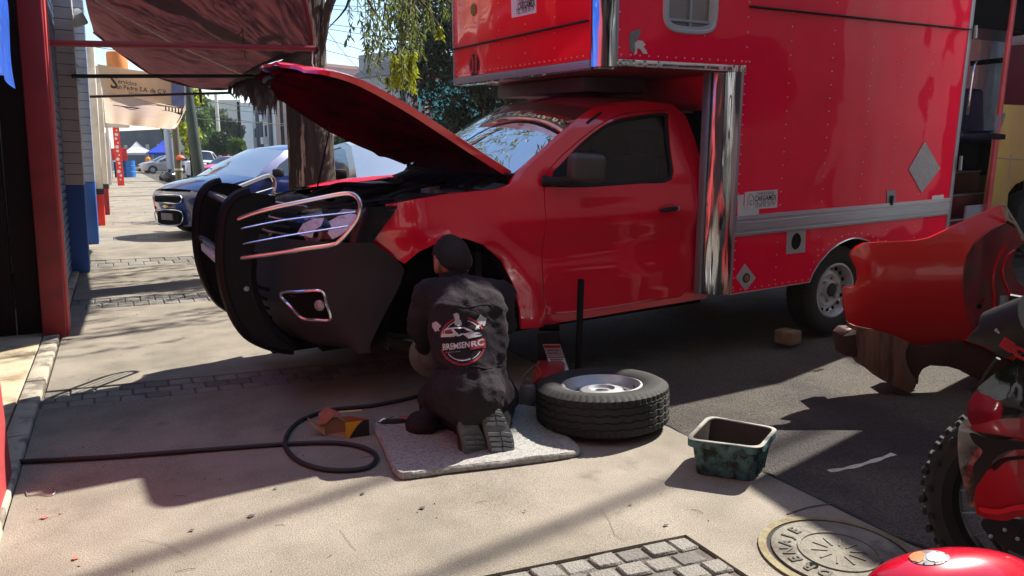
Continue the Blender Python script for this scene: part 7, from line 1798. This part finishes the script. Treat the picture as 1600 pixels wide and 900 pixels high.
# ---------------- motorcycle ----------------
mc_ = thing('motorcycle', 'red and black dirt motorcycle with knobby front wheel at the right edge', 'motorcycle', tuple(gnd(1600, 900)))
wc = depth(1640, 846, 2.05); wr_ = .31; wc.z = max(wc.z, .0); wc.z = .32
wd_dir = V((QR.x*math.cos(R(40))-QF.x*math.sin(R(40)), QR.y*math.cos(R(40))-QF.y*math.sin(R(40)), 0))   # rolling direction
ax_ = V((-wd_dir.y, wd_dir.x, 0)); WMx = Matrix.Translation(wc) @ Matrix((wd_dir, ax_, V((0, 0, 1)))).transposed().to_4x4()
kt = MB(); kt.lathe([(.235, -.035), (.26, -.05), (.29, -.045), (.31, -.02), (.312, 0), (.31, .02), (.29, .045), (.26, .05), (.235, .035)], 64, WMx @ rotm(R(90)), closed=True)
kn = kt.build('tyre', mat('dusty tyre rubber', srgb(28, 26, 26), .85, var=.2, vs=10), mc_)
kb = MB()
for k in range(44):
    a = 2*math.pi*k/44
    for (o2, w2) in (((-.028, .02), (.028, .02)) if k % 2 else ((0, .03), (-.045, .012), (.045, .012))):
        rr_ = .322 if abs(o2) < .04 else .300
        T2 = WMx @ rotm(0, -a, 0) @ Matrix.Translation((rr_, o2, 0)); kb.box((-.016, -w2/2*1.2, -.008), (.000, w2/2*1.2, .008), T2)
kb.build('knob_tread', bpy.data.materials['dusty tyre rubber'], kn, bevel=.002, seg=1, kind='stuff')
MB().lathe([(.236, -.028), (.22, -.02), (.222, 0), (.22, .02), (.236, .028), (.232, 0)], 56, WMx @ rotm(R(90)), closed=True).build('rim', BLKG, mc_)
MB().lathe([(0, -.06), (.03, -.06), (.035, -.03), (.02, 0), (.035, .03), (.03, .06), (0, .06)], 16, WMx @ rotm(R(90))).build('hub', GALV, mc_)
for k in range(20):
    a = 2*math.pi*k/20; b = a+.3*(1 if k % 2 else -1)
    MB().tube([WMx @ V((.034*math.cos(b), .03*(1 if k % 2 else -1), .034*math.sin(b))), WMx @ V((.222*math.cos(a), 0, .222*math.sin(a)))], .0016, 4).build('spoke', GALV, mc_)
for s in (-1, 1): MB().tube([WMx @ V((.0, .075*s, 0)), WMx @ V((.08, .085*s, .22)), WMx @ V((.17, .085*s, .42))], [.020, .022, .022], 12).build('fork_leg', BLKG, mc_)
MB().lathe([(.11, 0), (.11, .003), (.07, .003), (.07, 0)], 30, WMx @ Matrix.Translation((0, -.05, 0)) @ rotm(R(90)), closed=True).build('brake_disc', STEEL, mc_)
RED2 = mat('motorcycle red plastic', srgb(150, 4, 18), .3, var=.05, coat=.6)
def shell(pts, D_, bulge, name, m, th=.012, par=None, off=0.0):
    P = [(a/1000, -b/1000) for a, b in pts]; cx2 = sum(p[0] for p in P)/len(P); cy2 = sum(p[1] for p in P)/len(P); rr_ = max(math.hypot(p[0]-cx2, p[1]-cy2) for p in P)
    def fn(a, c, t_):
        q = 1-min(1, math.hypot(a-cx2, c-cy2)/rr_)**2; k = (a*1000-1500)/100
        return depth(a*1000, -c*1000, D_+off+.10*k*0+bulge*(-q)+t_)
    mb = MB(); o2 = rnd2(P, 4); panel(mb, o2, [], fn, .007, th); b = len(mb.v)
    panel(mb, o2, [], lambda a, c, t_: fn(a, c, th), .012, 0)
    return mb.build(name, m, par or mc_, angle=40)
DM = 1.75
SMOKE = mat('smoked clear plastic', srgb(26, 24, 28), .1, var=.3, vs=9, coat=1.0, wavy=.004, wscale=14)
LENS = mat('clear lamp lens', srgb(150, 146, 140), .15, var=.3, vs=18, coat=.8, wavy=.006, wscale=22, col2=srgb(70, 66, 64), c2scale=10, c2lo=.5, c2hi=.6)
shell([(1512, 632), (1530, 604), (1562, 578), (1600, 552), (1660, 520), (1680, 640), (1600, 652), (1560, 655), (1522, 664), (1513, 655)], DM, .03, 'windscreen', SMOKE)
shell([(1520, 662), (1560, 654), (1610, 646), (1680, 642), (1680, 700), (1600, 688), (1560, 680), (1525, 674)], DM, .010, 'upper_cowl', RED2, off=-.01)
shell([(1498, 668), (1512, 656), (1522, 672), (1545, 684), (1600, 690), (1680, 700), (1680, 720), (1590, 704), (1560, 730), (1535, 760), (1524, 790), (1514, 788), (1504, 750), (1497, 712)], DM, .02, 'lamp_lens', LENS, off=.01)
shell([(1516, 676), (1545, 684), (1600, 690), (1680, 700), (1680, 712), (1600, 702), (1560, 712), (1538, 742), (1526, 756), (1520, 730), (1535, 706), (1522, 692)], DM, .05, 'dark_trim', BLKP, off=-.012)
shell([(1524, 765), (1540, 738), (1570, 712), (1610, 696), (1680, 700), (1680, 830), (1600, 808), (1570, 814), (1530, 806), (1524, 790)], DM, .012, 'side_cowl', RED2, off=-.014)
shell([(1530, 792), (1560, 796), (1600, 788), (1680, 796), (1680, 806), (1600, 797), (1560, 804), (1534, 800)], DM, .0, 'cowl_crease', mat('lit red edge', srgb(205, 30, 40), .3, coat=.5), off=-.03)  # raised stripe in brighter red, the highlight painted into its colour
shell([(1552, 730), (1575, 716), (1640, 712), (1640, 716), (1578, 720), (1556, 735)], DM, .0, 'cowl_seam', BLKP, off=-.03, th=.004)
for k_, (a_, b_) in enumerate(((1548, 838), (1570, 828), (1590, 842))): MB().ball(depth(a_, b_, DM+.12), (.005, .005, .005), 8, 6).build('engine_bolt', GALV, mc_)
for q_ in ([(1540, 815, 1.95), (1556, 850, 1.98), (1590, 880, 2.0)], [(1560, 560, 1.85), (1530, 610, 1.9), (1525, 700, 1.95)], [(1600, 830, 1.9), (1570, 860, 1.92), (1560, 900, 1.95)]): MB().tube(catmull([depth(*a_) for a_ in q_], 5), .006, 6).build('cable', BLKP, mc_)
shell([(1535, 812), (1600, 812), (1680, 830), (1680, 900), (1600, 870), (1550, 842)], DM+.2, .05, 'engine_guard', BLKP)
a_, b_ = depth(1556, 535, 1.7), depth(1640, 500, 1.62)
MB().tube([depth(1512, 530, 1.74), depth(1540, 524, 1.72), depth(1556, 520, 1.70)], [.004, .03, .034], 10).build('lever_guard', BLKP, mc_)
hg = MB().tube([depth(1552, 524, 1.70), depth(1560, 521, 1.69), depth(1625, 500, 1.60)], [.046, .056, .060], 20).build('handlebar_grip', BLKP, mc_)
MB().tube([depth(1556, 515, 1.63), depth(1563, 520, 1.63)], .004, 6).build('grip_ring', GALV, mc_)
tg = text_mb('EC', .05, .0008, Matrix.Identity(4), None, .004)
base_ = depth(1584, 546, 1.605); MB().add(tg.v, tg.f, Matrix.Translation(base_) @ Matrix((CX, CY, CZ)).transposed().to_4x4() @ rotm(0, 0, R(-32)) @ Matrix.Diagonal((1.0, .55, 1, 1))).build('lettering', REDINK, mc_, smooth=False)
MB().tube([depth(1578, 465, 1.75), depth(1640, 476, 1.7)], .009, 8).build('brake_lever', BLKG, mc_)
MB().tube([depth(1640, 500, 1.62), depth(1700, 520, 1.9), depth(1790, 560, 2.2)], .02, 8).build('handlebar', BLKP, mc_)
MB().ball(depth(1700, 640, 1.98), (.22, .16, .20), 18, 12).build('fuel_tank', RED2, mc_)
MB().ball(depth(1760, 620, 2.2), (.3, .14, .09), 16, 10).build('saddle', BLKP, mc_)
# near red mudguard at the bottom edge
mg = thing('scooter', 'red scooter front mudguard with a round grey and orange emblem at the bottom right corner', 'scooter', tuple(gnd(1490, 1010)))
gc = depth(1500, 935, 1.18)
MGM = mat('glossy crimson mudguard', srgb(190, 10, 40), .22, var=.08, vs=9, coat=.9)
GT = Matrix.Translation(gc) @ Matrix((QR, QF, V((0, 0, 1)))).transposed().to_4x4() @ rotm(0, R(3), R(10))
gm = MB(GT).grid(lambda u, v: ((.155*(-math.cos(math.pi*v)))*1.0, (.085*math.sin(math.pi*v)**.6)*math.cos(math.pi*u), (.095*math.sin(math.pi*v)**.65)*math.sin(math.pi*u)-.018), 26, 32).build('mudguard', MGM, mg, angle=180)
gbv = bvh_of(gm)
def gdec(pts, name, m, off):
    mb = MB(); 
    def fn(a, c, t_): p = stick(gbv, a, -c, off); return p if p else V((0, 0, -5))
    panel(mb, [(a, -b) for a, b in pts], [], fn, 3, 0); mb.f = [f for f in mb.f if all(mb.v[i].z > -1 for i in f)]; return mb.build(name, m, mg, angle=180)
gdec(ell(1452, 872, 32, 11.5, 26), 'emblem_ring', mat('grey emblem', srgb(120, 118, 118), .5, var=.5, vs=70), .001)
gdec([(1420, 872), (1428, 865), (1440, 863), (1446, 868), (1443, 876), (1436, 880), (1424, 877)], 'emblem_patch', mat('orange emblem', srgb(214, 120, 70), .5, var=.3, vs=60), .002)
gdec(ell(1462, 871, 15, 8, 20), 'emblem_patch', mat('silver emblem', srgb(186, 186, 188), .4, var=.5, vs=90, metal=.3), .002)
MB().lathe([(.09, -.04), (.16, -.05), (.2, -.02), (.2, .02), (.16, .05), (.09, .04)], 30, Matrix.Translation((gc.x, gc.y, .2)) @ rotm(R(90), 0, R(-18)), closed=True).build('tyre', RUB, mg)
MB().tube([V((gc.x, gc.y, .2)), gc+V((.02, -.02, -.08))], .02, 8).build('fork', BLKP, mg)
MB().ball(gc+V((.50, -.28, -.1)), (.22, .12, .25), 16, 10).build('leg_shield', MGM, mg)

# unseen high van added past the right edge to shade the paving by the manhole
HVM = Matrix.Translation((5.33, 2.78, 0)) @ rotm(0, 0, R(-9))
hv = thing('shadow_van', 'unseen tall pale van added past the right edge to cast shade on the paving', 'van', M=HVM)
MB(HVM).box((0, -6, .42), (2.3, 0, 3.62)).build('body', WHP, hv, bevel=.05, seg=3)
MB(HVM).box((.15, -5.8, .32), (2.15, -.2, .42)).build('chassis', DARK, hv)
for yy in (-5.0, -1.1):
    for xx in (.14, 2.1): MB(HVM).lathe([(0, -.11), (.3, -.11), (.36, -.06), (.36, .06), (.3, .11), (0, .11)], 28, Matrix.Translation((xx, yy, .345)) @ rotm(0, R(90), 0)).build('wheel', RUB, hv)
MB(HVM).box((-.008, -2.6, 1.5), (.01, -.4, 2.2)).build('side_window', DGLASS, hv)
ps = [gnd(1295, 736, -.028), gnd(1330, 730, -.028), gnd(1365, 720, -.028), gnd(1397, 709, -.028)]  # thin sliver of light painted on the asphalt as a pale strip
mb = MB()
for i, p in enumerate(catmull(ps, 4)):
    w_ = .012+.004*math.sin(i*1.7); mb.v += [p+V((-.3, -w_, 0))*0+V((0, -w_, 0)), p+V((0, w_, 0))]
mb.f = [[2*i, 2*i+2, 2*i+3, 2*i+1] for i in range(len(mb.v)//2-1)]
tag(mb.build('light_streak', mat('pale streak of light', srgb(196, 190, 172), .8, var=.2, vs=30)), kind='structure')

# man in orange far down the sidewalk
fm = thing('person', 'distant person in orange shirt walking down the sidewalk near the blue drum', 'person', tuple(depth(233, 268, 71)*1))
fb = depth(233, 268, 71); fb.z = 0; fm.matrix_world = Matrix.Translation(fb); WM[fm.name] = Matrix.Translation(fb)
fmb = MB()
for sx in (-1, 1):
    caps(fmb, fb+V((sx*.12, sx*.12, .08)), fb+V((sx*.1, 0, .48)), .055, .07, 10); caps(fmb, fb+V((sx*.1, 0, .48)), fb+V((sx*.09, 0, .9)), .07, .1, 10)
    caps(fmb, fb+V((sx*.2, 0, 1.42)), fb+V((sx*.27, 0, 1.1)), .055, .05, 10); caps(fmb, fb+V((sx*.27, 0, 1.1)), fb+V((sx*.25, -.1, .85)), .045, .04, 10); fmb.ball(fb+V((sx*.25, -.12, .78)), .05, 8, 6); fmb.ball(fb+V((sx*.12, sx*.12-.06, .05)), (.05, .12, .05), 8, 6)
caps(fmb, fb+V((0, 0, .95)), fb+V((0, 0, 1.35)), .15, .17, 12); caps(fmb, fb+V((0, 0, 1.4)), fb+V((0, 0, 1.6)), .06, .06, 8); fmb.ball(fb+V((0, 0, 1.66)), (.095, .105, .12), 12, 8)
remeshed(fmb, .03, 2).build('body', mat('tan trousers and skin', srgb(150, 116, 90), .8, var=.1), fm, angle=180)
fo_ = MB(); fo_.lathe([(.19, .86), (.20, 1.0), (.19, 1.2), (.21, 1.38), (.10, 1.5), (.07, 1.52)], 16, Matrix.Translation(fb)); fo_.build('shirt', mat('orange shirt', srgb(226, 140, 40), .8, var=.1), fm)
MB().ball(fb+V((0, .01, 1.71)), (.10, .11, .09), 12, 8).build('hair', HAIR, fm)

# ---------------- thin haze over the street ----------------
hm = bpy.data.materials.new('haze'); hm.use_nodes = True; ht = hm.node_tree; ht.nodes.remove(ht.nodes['Principled BSDF'])
pv = ht.nodes.new('ShaderNodeVolumePrincipled'); pv.inputs['Color'].default_value = (.86, .92, 1, 1); pv.inputs['Density'].default_value = 0.0004; pv.inputs['Anisotropy'].default_value = .3
ht.links.new(pv.outputs[0], ht.nodes['Material Output'].inputs['Volume'])
tag(MB().box((-320, -70, -1.1), (520, 720, 14)).build('haze', hm, smooth=False), kind='stuff')
